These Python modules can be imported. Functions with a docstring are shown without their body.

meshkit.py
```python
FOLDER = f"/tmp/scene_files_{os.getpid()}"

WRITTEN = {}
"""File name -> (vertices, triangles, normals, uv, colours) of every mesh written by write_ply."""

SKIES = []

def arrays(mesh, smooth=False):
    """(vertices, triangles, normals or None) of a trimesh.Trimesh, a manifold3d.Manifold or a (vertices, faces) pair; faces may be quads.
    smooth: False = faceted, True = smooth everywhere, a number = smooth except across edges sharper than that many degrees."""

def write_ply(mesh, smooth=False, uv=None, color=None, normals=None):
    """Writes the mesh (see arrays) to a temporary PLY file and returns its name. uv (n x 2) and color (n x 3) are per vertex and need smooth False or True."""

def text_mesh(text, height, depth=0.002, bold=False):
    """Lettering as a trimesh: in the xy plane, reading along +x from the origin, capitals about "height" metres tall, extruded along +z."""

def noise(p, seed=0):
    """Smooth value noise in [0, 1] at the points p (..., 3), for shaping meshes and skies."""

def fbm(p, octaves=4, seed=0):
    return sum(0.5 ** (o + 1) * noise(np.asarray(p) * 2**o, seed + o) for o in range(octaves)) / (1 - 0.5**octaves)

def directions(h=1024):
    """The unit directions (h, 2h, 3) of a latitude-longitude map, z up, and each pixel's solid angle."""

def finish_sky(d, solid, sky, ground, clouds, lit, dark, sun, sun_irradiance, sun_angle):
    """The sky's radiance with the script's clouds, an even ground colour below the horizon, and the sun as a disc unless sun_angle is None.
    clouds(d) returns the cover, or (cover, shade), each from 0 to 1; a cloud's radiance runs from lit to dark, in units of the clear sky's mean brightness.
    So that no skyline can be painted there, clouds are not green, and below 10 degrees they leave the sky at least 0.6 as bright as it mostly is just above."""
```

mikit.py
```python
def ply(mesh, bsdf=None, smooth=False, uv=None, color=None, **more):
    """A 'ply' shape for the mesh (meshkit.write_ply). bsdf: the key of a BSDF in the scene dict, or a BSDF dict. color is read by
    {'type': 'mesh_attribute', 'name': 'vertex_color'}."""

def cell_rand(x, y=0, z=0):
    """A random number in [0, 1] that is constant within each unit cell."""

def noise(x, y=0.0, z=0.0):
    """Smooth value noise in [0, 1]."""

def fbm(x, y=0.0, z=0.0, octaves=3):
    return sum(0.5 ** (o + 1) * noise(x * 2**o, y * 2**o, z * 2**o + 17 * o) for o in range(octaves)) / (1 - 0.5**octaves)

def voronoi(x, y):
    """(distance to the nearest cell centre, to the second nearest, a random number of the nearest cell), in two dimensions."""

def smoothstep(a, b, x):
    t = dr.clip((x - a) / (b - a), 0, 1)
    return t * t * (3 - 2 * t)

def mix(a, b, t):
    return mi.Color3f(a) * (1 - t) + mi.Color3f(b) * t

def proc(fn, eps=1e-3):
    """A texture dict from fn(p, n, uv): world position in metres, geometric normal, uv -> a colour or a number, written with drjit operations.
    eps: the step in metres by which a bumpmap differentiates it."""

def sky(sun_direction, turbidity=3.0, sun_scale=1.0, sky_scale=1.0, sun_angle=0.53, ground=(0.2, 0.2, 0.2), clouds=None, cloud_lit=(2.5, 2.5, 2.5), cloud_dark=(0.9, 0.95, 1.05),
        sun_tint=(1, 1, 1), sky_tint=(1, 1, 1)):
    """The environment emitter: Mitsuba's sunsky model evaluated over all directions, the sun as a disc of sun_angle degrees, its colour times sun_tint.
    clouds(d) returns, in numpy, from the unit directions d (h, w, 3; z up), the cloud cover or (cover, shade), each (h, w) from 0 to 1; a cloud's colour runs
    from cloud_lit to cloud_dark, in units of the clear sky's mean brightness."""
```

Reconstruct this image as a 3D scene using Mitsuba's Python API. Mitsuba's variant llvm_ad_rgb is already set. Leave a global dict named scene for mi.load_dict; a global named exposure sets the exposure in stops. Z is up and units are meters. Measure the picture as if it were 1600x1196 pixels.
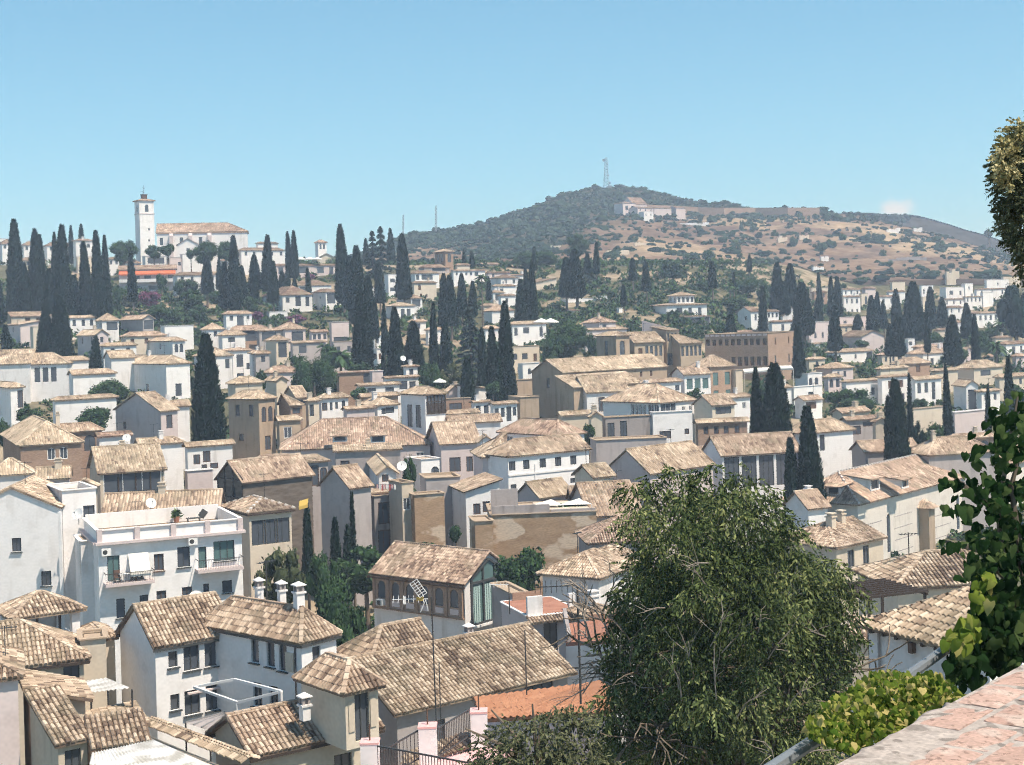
# A white hillside town of tiled roofs and cypresses, seen from a terrace across the valley.
import math, random, re
import numpy as np, trimesh
import mitsuba as mi, drjit as dr
import mikit, meshkit
from mikit import noise, fbm, mix, smoothstep, cell_rand

# ------------------------------------------------------------------ camera, sky, exposure
F, CX, CY, ROLL = 2200.0, 800.0, 500.0, math.radians(1.7)   # focal length in photo pixels, principal point, roll
CR, SR = math.cos(ROLL), math.sin(ROLL)
EYE = np.array([0.0, 0.0, 60.0])
T = mi.ScalarTransform4f
exposure = 2.2
SUN = np.array([0.80, -0.60, 1.80])
def cloud(d):
    c = np.array([0.2758, 1.0, 0.0692]); c /= np.linalg.norm(c)   # a single small cloud low over the ridge
    az = (np.arctan2(d[..., 0], d[..., 1]) - math.atan2(c[0], c[1])) * F
    el = (np.arcsin(np.clip(d[..., 2], -1, 1)) - math.asin(c[2])) * F
    n = meshkit.fbm(d * 150.0, 3, seed=4) - 0.5
    r = np.sqrt((az / 26.0) ** 2 + ((el - 2) / 14.0) ** 2) + n * 1.3
    return np.clip((1.25 - r) * 1.1, 0, 0.85) * (np.abs(az) < 90) * (np.abs(el) < 60)
def at(px, py, d):
    """The point seen at photo pixel (px, py), d metres away along the view axis."""
    u, v = (px - CX) / F, (CY - py) / F
    return EYE + np.array([(u * CR + v * SR) * d, d, (-u * SR + v * CR) * d])

scene, labels = {}, {}
scene['camera'] = {'type': 'perspective', 'fov': math.degrees(2 * math.atan(800 / F)), 'fov_axis': 'x', 'near_clip': 0.3, 'far_clip': 9000.0,
                   'principal_point_offset_x': 0.0, 'principal_point_offset_y': (598 - CY) / 1196.0,
                   'to_world': T().look_at(origin=EYE.tolist(), target=(EYE + [0, 1, 0]).tolist(), up=[SR, 0, CR])}
scene['sky'] = mikit.sky(SUN, turbidity=2.6, clouds=cloud, cloud_lit=(2.6, 2.45, 2.4), sun_tint=(0.94, 0.985, 1.08), sky_tint=(0.675, 0.99, 0.925), ground=(0.22, 0.2, 0.17))

# ------------------------------------------------------------------ materials
def mat(name, fn, rough=None, **kw):
    b = {'type': 'diffuse', 'reflectance': mikit.proc(fn)} if rough is None else {'type': 'principled', 'base_color': mikit.proc(fn), 'roughness': rough, **kw}
    scene[name] = {'type': 'twosided', 'bsdf': b}
def flat(name, rgb, rough=None, **kw):
    t = {'type': 'rgb', 'value': list(rgb)}
    b = {'type': 'diffuse', 'reflectance': t} if rough is None else {'type': 'principled', 'base_color': t, 'roughness': rough, **kw}
    scene[name] = {'type': 'twosided', 'bsdf': b}

def plaster(lo, hi, dirt, amount=0.35):
    # uv.x tells one wall from another: 0 dull and weathered, 1 freshly painted
    def fn(p, n, uv):
        a = fbm(p.x * 0.35 + uv.x * 91, p.y * 0.35, p.z * 0.5)
        streak = smoothstep(0.52, 0.80, fbm(p.x * 1.7 + uv.x * 37, p.y * 1.7, p.z * 0.22))
        fine = noise(p.x * 7, p.y * 7, p.z * 7)
        c = mix(lo, hi, dr.clip(0.75 * uv.x + 0.35 * a, 0, 1))
        damp = smoothstep(0.55, 0.72, fbm(p.x * 0.9 + uv.x * 17, p.y * 0.9, p.z * 0.9)) * 0.16
        return mix(c, dirt, dr.minimum(streak * amount * (1.35 - uv.x) + damp, 1)) * (0.93 + 0.10 * fine)
    return fn
mat('plaster_white', plaster((0.70, 0.665, 0.65), (0.85, 0.84, 0.835), (0.46, 0.42, 0.385), 0.5))
mat('plaster_stone', plaster((0.56, 0.51, 0.46), (0.72, 0.67, 0.61), (0.40, 0.35, 0.30), 0.5))
mat('plaster_cream', plaster((0.52, 0.44, 0.35), (0.68, 0.60, 0.49), (0.36, 0.30, 0.24)))
mat('plaster_pink', plaster((0.54, 0.46, 0.445), (0.70, 0.605, 0.59), (0.42, 0.34, 0.32)))
mat('plaster_grey', plaster((0.30, 0.27, 0.26), (0.46, 0.42, 0.41), (0.19, 0.165, 0.15), 0.6))
mat('stone_tan', plaster((0.36, 0.27, 0.20), (0.50, 0.40, 0.30), (0.26, 0.20, 0.15), 0.5))
mat('plaster_ochre', lambda p, n, uv: mix(mix((0.30, 0.20, 0.13), (0.46, 0.33, 0.22), fbm(p.x * 0.9, p.y * 0.9, p.z * 1.4, 4)), (0.62, 0.52, 0.41), smoothstep(0.50, 0.58, fbm(p.x * 0.33 + uv.x * 9, p.y * 0.33, p.z * 0.42, 4)) * 0.8) * (0.8 + 0.3 * noise(p.x * 5, p.y * 5, p.z * 9)))
def brick_fn(p, n, uv):
    h = p.x * n.y - p.y * n.x
    row = dr.floor(p.z / 0.085)
    tone = cell_rand(dr.floor(h / 0.3 + 0.5 * (row - 2 * dr.floor(row / 2))), row, 3)
    a = fbm(p.x * 0.4 + uv.x * 50, p.y * 0.4, p.z * 0.6)
    return mix((0.25, 0.165, 0.125), (0.48, 0.345, 0.255), dr.clip(0.35 * tone + 0.5 * a + 0.4 * (uv.x - 0.5), 0, 1))
mat('brick', brick_fn)
def roof_fn(p, n, uv):
    # uv.x: the tile's own tone; uv.y: 0 straw-coloured, 1 reddish brown roof
    a = noise(p.x * 0.55, p.y * 0.55, p.z * 0.8)
    b = noise(p.x * 2.1 + 9, p.y * 2.1, p.z * 2.1)
    t = dr.clip(0.80 * uv.x + 0.34 * b + 0.5 * (a - 0.5) - 0.06, 0, 1)
    straw = mix(mix((0.155, 0.115, 0.088), (0.385, 0.305, 0.225), smoothstep(0.05, 0.5, t)), (0.58, 0.49, 0.385), smoothstep(0.5, 0.95, t))
    red = mix(mix((0.135, 0.092, 0.075), (0.335, 0.235, 0.185), smoothstep(0.05, 0.5, t)), (0.56, 0.44, 0.355), smoothstep(0.5, 0.95, t))
    lichen = smoothstep(0.56, 0.76, noise(p.x * 0.9 + 31, p.y * 0.9, p.z * 0.9)) * 0.55
    return mix(mix(straw, red, uv.y), (0.22, 0.19, 0.14), lichen * (1 - 0.6 * t)) * (0.94 + 0.38 * noise(p.x * 0.05 + 7, p.y * 0.05, p.z * 0.05)) * mi.Color3f(1.0, 1.0, 0.985)
mat('roof_tile', roof_fn)
def leaf_mat(name, dark, mid, light):
    def fn(p, n, uv):
        c = mix(dark, mid, smoothstep(0.0, 0.6, uv.x))
        return mix(c, light, smoothstep(0.6, 1.0, uv.x)) * (0.75 + 0.5 * noise(p.x * 0.8, p.y * 0.8, p.z * 0.8))
    mat(name, fn)
leaf_mat('leaf_cypress', (0.009, 0.021, 0.015), (0.018, 0.037, 0.023), (0.035, 0.058, 0.033))
leaf_mat('leaf_green', (0.024, 0.048, 0.024), (0.055, 0.100, 0.044), (0.115, 0.168, 0.075))
leaf_mat('leaf_olive', (0.045, 0.056, 0.030), (0.105, 0.118, 0.062), (0.20, 0.20, 0.115))
leaf_mat('leaf_scrub', (0.008, 0.019, 0.013), (0.020, 0.040, 0.025), (0.042, 0.064, 0.038))
leaf_mat('leaf_grey', (0.030, 0.045, 0.042), (0.055, 0.078, 0.074), (0.10, 0.13, 0.12))
leaf_mat('leaf_tree', (0.028, 0.046, 0.019), (0.086, 0.116, 0.044), (0.25, 0.275, 0.115))
leaf_mat('leaf_blossom', (0.16, 0.15, 0.06), (0.34, 0.30, 0.14), (0.55, 0.48, 0.27))
leaf_mat('leaf_flower', (0.10, 0.04, 0.07), (0.26, 0.10, 0.18), (0.40, 0.20, 0.30))
def vine_leaf(name, lo, mid, hi):
    def fn(p, n, uv): return mix(mix(lo, mid, smoothstep(0.0, 0.55, uv.x)), hi, smoothstep(0.55, 1.0, uv.x)) * (0.85 + 0.3 * noise(p.x * 30, p.y * 30, p.z * 30))
    scene[name] = {'type': 'principledthin', 'base_color': mikit.proc(fn), 'roughness': 0.45, 'diff_trans': 0.7, 'spec_trans': 0.0, 'eta': 1.35}
vine_leaf('leaf_vine', (0.010, 0.026, 0.010), (0.020, 0.048, 0.016), (0.085, 0.125, 0.045))
vine_leaf('leaf_creeper', (0.060, 0.115, 0.018), (0.21, 0.26, 0.045), (0.50, 0.42, 0.17))
mat('bark', lambda p, n, uv: mix((0.10, 0.075, 0.055), (0.24, 0.20, 0.16), fbm(p.x * 5, p.y * 5, p.z * 1.5)))
mat('dead_branch', lambda p, n, uv: mix((0.22, 0.18, 0.15), (0.42, 0.37, 0.32), noise(p.x * 9, p.y * 9, p.z * 3)))
flat('glass', (0.075, 0.088, 0.108), 0.12, specular=0.6)
flat('glass_green', (0.10, 0.17, 0.17), 0.12, specular=0.6)
flat('dark_wood', (0.045, 0.032, 0.026), 0.6)
flat('shutter_brown', (0.11, 0.065, 0.045), 0.6)
flat('dark_frame', (0.055, 0.06, 0.062), 0.45)
flat('iron', (0.05, 0.05, 0.05), 0.5)
flat('galvanised', (0.36, 0.36, 0.36), 0.4, metallic=0.6)
flat('white_paint', (0.78, 0.77, 0.75), 0.5)
flat('white_fabric', (0.80, 0.78, 0.72))
flat('curtain', (0.42, 0.56, 0.54))
flat('orange_fabric', (0.62, 0.17, 0.08))
flat('yellow_fabric', (0.52, 0.36, 0.10))
flat('red_fabric', (0.48, 0.13, 0.13))
flat('pink_paint', (0.66, 0.40, 0.38), 0.6)
flat('mortar', (0.62, 0.58, 0.54))
flat('asphalt_grey', (0.10, 0.10, 0.10))
flat('rail_grey', (0.20, 0.22, 0.24), 0.4, metallic=0.3)
mat('terracotta_floor', lambda p, n, uv: mix((0.30, 0.14, 0.10), (0.42, 0.225, 0.165), fbm(p.x * 2, p.y * 2, p.z)))
mat('orange_roof', lambda p, n, uv: mix((0.30, 0.135, 0.08), (0.44, 0.235, 0.145), dr.clip(0.6 * uv.x + 0.5 * fbm(p.x * 1.5, p.y * 1.5, p.z) - 0.05, 0, 1)))
mat('corrugated_white', lambda p, n, uv: mix((0.55, 0.52, 0.46), (0.82, 0.80, 0.76), smoothstep(0.25, 0.6, fbm(p.x * 1.3, p.y * 1.3, p.z))))
mat('timber_wall', lambda p, n, uv: mix((0.10, 0.08, 0.065), (0.22, 0.19, 0.165), fbm(p.x * 1.2, p.y * 1.2, p.z * 3)))
def ground_fn(p, n, uv):
    a = fbm(p.x * 0.05, p.y * 0.05, 0, 4); b = fbm(p.x * 0.6, p.y * 0.6, 3)
    dry = mix((0.24, 0.19, 0.13), (0.40, 0.33, 0.24), b)
    return mix(dry, mix((0.045, 0.055, 0.03), (0.10, 0.105, 0.06), b), smoothstep(0.35, 0.5, a) * 0.85)
mat('town_ground', ground_fn)
def hill_fn(p, n, uv):
    a = fbm(p.x * 0.012, p.y * 0.012, p.z * 0.03, 4); b = fbm(p.x * 0.06, p.y * 0.06, p.z * 0.09, 4); c = noise(p.x * 0.5, p.y * 0.5, p.z * 0.5)
    soil = mix(mix((0.12, 0.085, 0.066), (0.225, 0.158, 0.112), smoothstep(0.32, 0.68, b)), (0.33, 0.25, 0.165), smoothstep(0.54, 0.70, a))
    soil = soil * (0.72 + 0.56 * fbm(p.x * 0.22, p.y * 0.22, p.z * 0.5, 3))
    ledge = smoothstep(0.62, 0.74, fbm(p.x * 0.03, p.y * 0.03, p.z * 0.35, 3))
    soil = mix(soil, (0.15, 0.105, 0.075), ledge * 0.55)
    green = mix((0.016, 0.026, 0.018), (0.045, 0.055, 0.036), c)
    return mix(soil, green, dr.clip(uv.x * 1.15 - 0.25 + (b - 0.5) * 1.2, 0, 1) * 0.9) * (0.85 + 0.3 * c)
mat('hill_ground', hill_fn)
mat('burnt_scrub', lambda p, n, uv: mix((0.022, 0.022, 0.020), (0.060, 0.050, 0.042), fbm(p.x * 0.05, p.y * 0.05, p.z * 0.12, 4)))
def fired(p, n, uv):
    a = fbm(p.x * 22, p.y * 22, p.z * 22); c = noise(p.x * 110, p.y * 110, p.z * 110)
    base = mix((0.40, 0.255, 0.205), (0.52, 0.375, 0.315), dr.clip(0.6 * uv.x + 0.5 * a - 0.05, 0, 1))
    worn = smoothstep(0.55, 0.75, fbm(p.x * 7 + 4, p.y * 7, p.z * 7)) * 0.5
    return mix(base, (0.60, 0.52, 0.45), worn) * (0.78 + 0.36 * c) * (1 - 0.35 * smoothstep(0.72, 0.84, noise(p.x * 60, p.y * 60, p.z * 60)))
scene['parapet_brick'] = {'type': 'twosided', 'bsdf': {'type': 'bumpmap', 'tex': mikit.proc(lambda p, n, uv: 0.006 * fbm(p.x * 60, p.y * 60, p.z * 60)), 'scale': 1.0, 'bsdf': {'type': 'diffuse', 'reflectance': mikit.proc(fired)}}}
mat('parapet_mortar', lambda p, n, uv: mix((0.36, 0.31, 0.275), (0.50, 0.445, 0.40), fbm(p.x * 30, p.y * 30, p.z * 30)) * (0.74 + 0.4 * noise(p.x * 90, p.y * 90, p.z * 90)) * (1 - 0.4 * smoothstep(0.6, 0.8, noise(p.x * 25, p.y * 25, p.z * 25))))

# ------------------------------------------------------------------ mesh helpers
class MB:
    """Collects polygons into one mesh, with a constant (u, v) for each polygon."""
    def __init__(self): self.v, self.f, self.t, self.n = [], [], [], 0
    def raw(self, v, f, uv=(0.5, 0.5)):
        v = np.asarray(v, float).reshape(-1, 3); f = np.asarray(f, int)
        if f.shape[1] == 4: f = np.vstack([f[:, [0, 1, 2]], f[:, [0, 2, 3]]])
        self.v.append(v); self.f.append(f + self.n); self.n += len(v)
        uv = np.asarray(uv, float); self.t.append(np.broadcast_to(uv, (len(v), 2)) if uv.ndim == 1 else uv)
    def poly(self, pts, uv=(0.5, 0.5)):
        k = len(pts); self.raw(pts, [[0, i, i + 1] for i in range(1, k - 1)], uv)
    def box(self, c, s, ax=None, uv=(0.5, 0.5)):
        ax = np.eye(3) if ax is None else np.asarray(ax); s = np.asarray(s, float) / 2
        q = np.array([[x, y, z] for x in (-1, 1) for y in (-1, 1) for z in (-1, 1)]) * s
        self.raw(np.asarray(c, float) + q @ ax, [[0, 1, 3, 2], [4, 6, 7, 5], [0, 4, 5, 1], [2, 3, 7, 6], [0, 2, 6, 4], [1, 5, 7, 3]], uv)
    def beam(self, a, b, w, h=None, up=(0, 0, 1), uv=(0.5, 0.5)):
        a, b = np.asarray(a, float), np.asarray(b, float); L = np.linalg.norm(b - a)
        if L < 1e-9: return
        z = (b - a) / L; x = np.cross(up, z)
        x = np.cross((1, 0.1, 0), z) if np.linalg.norm(x) < 1e-6 else x
        x /= np.linalg.norm(x); self.box((a + b) / 2, (w, h or w, L), [x, np.cross(z, x), z], uv)
    def tube(self, pts, r, sides=6, uv=(0.5, 0.5)):
        p = np.asarray(pts, float); r = np.broadcast_to(r, (len(p),)); t = np.gradient(p, axis=0)
        t /= np.linalg.norm(t, axis=1, keepdims=True) + 1e-12
        a = np.cross(t, np.where(np.abs(t[:, 2:]) < 0.9, [0, 0, 1.0], [1.0, 0, 0])); a /= np.linalg.norm(a, axis=1, keepdims=True) + 1e-12
        b = np.cross(t, a); g = np.arange(sides) * 2 * np.pi / sides
        v = p[:, None] + r[:, None, None] * (np.cos(g)[None, :, None] * a[:, None] + np.sin(g)[None, :, None] * b[:, None])
        i, j = np.meshgrid(np.arange(len(p) - 1), np.arange(sides), indexing='ij')
        q = np.stack([i * sides + j, i * sides + (j + 1) % sides, (i + 1) * sides + (j + 1) % sides, (i + 1) * sides + j], -1).reshape(-1, 4)
        self.raw(v.reshape(-1, 3), q, uv)
    def lathe(self, prof, c, sides=12, uv=(0.5, 0.5)):
        prof = np.asarray(prof, float); g = np.arange(sides) * 2 * np.pi / sides
        v = np.stack([prof[:, 0:1] * np.cos(g), prof[:, 0:1] * np.sin(g), np.repeat(prof[:, 1:2], sides, 1)], -1).reshape(-1, 3) + np.asarray(c, float)
        i, j = np.meshgrid(np.arange(len(prof) - 1), np.arange(sides), indexing='ij')
        self.raw(v, np.stack([i * sides + j, i * sides + (j + 1) % sides, (i + 1) * sides + (j + 1) % sides, (i + 1) * sides + j], -1).reshape(-1, 4), uv)
    def get(self): return np.vstack(self.v), np.vstack(self.f), np.vstack(self.t)
    def out(self, M=None, o=None, smooth=False):
        v, f, t = self.get()
        if M is not None: v = v @ M + o
        return (v, f), t

counts = {}
def fresh(key):
    k = counts.get(key, 0); counts[key] = k + 1
    return key if k == 0 else f'{key}_{k:03d}'
def thing(name, label, cat, group=None, kind=None):
    key = fresh(name); labels[key] = {'label': label, 'category': cat}
    if group: labels[key]['group'] = group
    if kind: labels[key]['kind'] = kind
    return key
def put(key, mb, bsdf, M=None, o=None, smooth=False):
    mesh, t = mb.out(M, o)
    scene[key] = mikit.ply(mesh, bsdf, smooth=smooth, uv=t)
    return key
def part(parent, name, mb, bsdf, M=None, o=None, label=None, kind=None, smooth=False):
    if not mb.v: return None
    key = fresh(parent + '__' + name); put(key, mb, bsdf, M, o, smooth)
    if label or kind: labels[key] = {k: v for k, v in (('label', label), ('kind', kind)) if v}
    return key

# ------------------------------------------------------------------ the lie of the land
ROWS = np.array([1500, 1400, 1180, 1100, 1050, 1000, 900, 830, 750, 700, 650, 600, 550, 500, 450, 400, 370.])
DIST = np.array([30, 40, 66, 72, 80, 90, 118, 140, 172, 200, 228, 260, 310, 375, 440, 510, 560.])
def far_side(px, row):
    s = np.clip((np.asarray(px, float) - 1080) / 260, 0, 1) * np.clip((620 - np.asarray(row, float)) / 110, 0, 1)
    return 1 + 0.30 * s
def depth(row, px=600.0):
    return np.interp(-np.asarray(row, float), -ROWS, DIST) * far_side(px, row)
_GR = np.linspace(1500, 392, 140)
def ground_row(px, d):
    D = depth(_GR, px)
    return float(np.interp(d, D, _GR))
def ground(x, y):
    y = max(y, 20.0); px = CX + F * x / y
    px = CX + F * (x / y) * CR
    row = ground_row(px, y)
    return at(px, row, min(y, 600))[2] - float(np.interp(y, [40, 60, 110, 215, 290, 400], [9, 10, 13, 12, 7.5, 5.2]))
def house_z(x, y): return ground(x, y)
# ------------------------------------------------------------------ roofs
rng = np.random.default_rng(7)
def tile_field(mb, poly, near, hue, pitch=None, sample=None):
    """Barrel tiles lying on one roof slope: poly is a convex 3-D polygon, its first edge the eave. near: 2 every tile, 1 runs of tiles."""
    P = np.asarray(poly, float); e = P[1] - P[0]; L = np.linalg.norm(e); e /= L
    n = np.zeros(3)
    for i in range(1, len(P) - 1): n += np.cross(P[i] - P[0], P[i + 1] - P[0])
    n /= np.linalg.norm(n); s = np.cross(n, e)
    a, b = (P - P[0]) @ e, (P - P[0]) @ s
    p = pitch or (0.25 if near == 2 else 0.34)
    cols = np.arange(a.min() + p / 2, a.max(), p); U, V0, V1 = [], [], []
    step = 0.40 if near == 2 else 0.62
    for u in cols:
        hits = []
        for i in range(len(P)):
            j = (i + 1) % len(P)
            if (a[i] - u) * (a[j] - u) < 0 or (a[i] == u):
                t = (u - a[i]) / (a[j] - a[i]) if a[j] != a[i] else 0; hits.append(b[i] + t * (b[j] - b[i]))
        if len(hits) < 2: continue
        lo, hi = min(hits), max(hits)
        if hi - lo < 0.15: continue
        lo -= 0.05 + rng.uniform(-0.02, 0.02)
        st = np.arange(lo, hi - 0.08, step)
        U.append(np.full(len(st), u)); V0.append(st); V1.append(np.minimum(st + step * (1.10 if near == 2 else 1.0), hi))
    if not U: return [] if sample else None
    U, V0, V1 = map(np.concatenate, (U, V0, V1)); k = len(U)
    m = 5 if near == 2 else 3
    ph = np.linspace(math.pi, 0, m); jit = rng.normal(0, 0.008 if near == 2 else 0.015, k)
    r0, r1 = (p * 0.42, p * 0.35) if near == 2 else (p * 0.44, p * 0.44)
    lift = (0.035 if near == 2 else 0.0) + rng.uniform(0, 0.012, k)
    hs = 1.15 if near == 2 else 0.6
    rings = []
    for (vv, r, up) in ((V0, r0, lift), (V1, r1, lift * 0.25)):
        aa = U[:, None] + jit[:, None] + r * np.cos(ph)[None]; hh = up[:, None] + hs * r * np.sin(ph)[None]
        rings.append(P[0] + aa[..., None] * e + np.broadcast_to(vv[:, None], aa.shape)[..., None] * s + hh[..., None] * n)
    v = np.stack(rings, 1)                                   # k, 2, m, 3
    tone = rng.beta(1.3, 1.3, k) if near == 2 else rng.beta(3.2, 3.2, k)
    i = np.arange(m - 1)
    f1 = np.stack([i, i + m, i + m + 1, i + 1], 1)[:, ::-1]
    f1 = np.vstack([f1[:, [0, 1, 2]], f1[:, [0, 2, 3]]])
    if near == 2: f1 = np.vstack([f1, [[0, j, j + 1] for j in range(1, m - 1)]])   # the closed lower mouth
    if sample is not None:
        return [(v[q].reshape(-1, 3), f1, (tone[q], hue)) for q in range(k)]
    fs = (f1[None] + (np.arange(k) * 2 * m)[:, None, None]).reshape(-1, 3)
    mb.raw(v.reshape(-1, 3), fs, np.stack([np.repeat(tone, 2 * m), np.full(k * 2 * m, hue)], 1))

def slab(mb, poly, thick, uv):
    P = np.asarray(poly, float); Q = P - [0, 0, thick]; k = len(P)
    mb.poly(P, uv); mb.poly(Q[::-1], uv)
    for i in range(k): mb.poly([P[i], Q[i], Q[(i + 1) % k], P[(i + 1) % k]], uv)
def ridge_cap(mb, a, b, near, hue, white=False):
    a, b = np.asarray(a, float), np.asarray(b, float); L = np.linalg.norm(b - a)
    k = max(1, int(L / (0.42 if near == 2 else 0.9))); w = 0.24 if near == 2 else 0.3
    for i in range(k):
        p, q = a + (b - a) * i / k, a + (b - a) * (i + 0.94) / k
        mb.beam(p + [0, 0, 0.06], q + [0, 0, 0.045], w, 0.15, uv=(rng.uniform(0.3, 0.95), hue))

def roof_slopes(kind, w, l, ze, o, pitch):
    """Slopes (eave edge first, seen from outside counter-clockwise), ridge lines, and the roof height over a point, for a w by l block."""
    X, Y = w / 2 + o, l / 2 + o; z0 = ze - o * pitch
    A, B, C, D = (-X, -Y, z0), (X, -Y, z0), (X, Y, z0), (-X, Y, z0)
    if kind == 'gx':
        h = z0 + Y * pitch; E, G = (-X, 0, h), (X, 0, h)
        return [[A, B, G, E], [C, D, E, G]], [(E, G)]
    if kind == 'gy':
        h = z0 + X * pitch; E, G = (0, -Y, h), (0, Y, h)
        return [[B, C, G, E], [D, A, E, G]], [(E, G)]
    if kind == 's':                                    # one slope, high at the back
        h = z0 + 2 * Y * pitch; return [[A, B, (X, Y, h), (-X, Y, h)]], []
    if kind == 'sl':                                   # one slope falling to the left
        h = z0 + 2 * X * pitch; return [[D, A, (X, -Y, h), (X, Y, h)]], []
    if kind == 'sr':
        h = z0 + 2 * X * pitch; return [[B, C, (-X, Y, h), (-X, -Y, h)]], []
    if kind == 'hl':                                   # gable at the right end, hip at the left
        h = z0 + Y * pitch; E, G = (-X + Y, 0, h), (X, 0, h)
        return [[A, B, G, E], [C, D, E, G], [D, A, E]], [(E, G), (A, E), (D, E)]
    if kind == 'hr':
        h = z0 + Y * pitch; E, G = (-X, 0, h), (X - Y, 0, h)
        return [[A, B, G, E], [C, D, E, G], [B, C, G]], [(E, G), (B, G), (C, G)]
    if X > Y + 0.05:
        h = z0 + Y * pitch; E, G = (-X + Y, 0, h), (X - Y, 0, h)
        return [[A, B, G, E], [C, D, E, G], [B, C, G], [D, A, E]], [(E, G), (A, E), (D, E), (B, G), (C, G)]
    h = z0 + X * pitch; E, G = (0, -Y + X, h), (0, Y - X, h)
    if Y - X < 0.05:
        E = (0, 0, h); return [[A, B, E], [B, C, E], [C, D, E], [D, A, E]], [(A, E), (B, E), (C, E), (D, E)]
    return [[A, B, E], [B, C, G, E], [C, D, G], [D, A, E, G]], [(E, G), (A, E), (B, E), (C, G), (D, G)]

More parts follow.
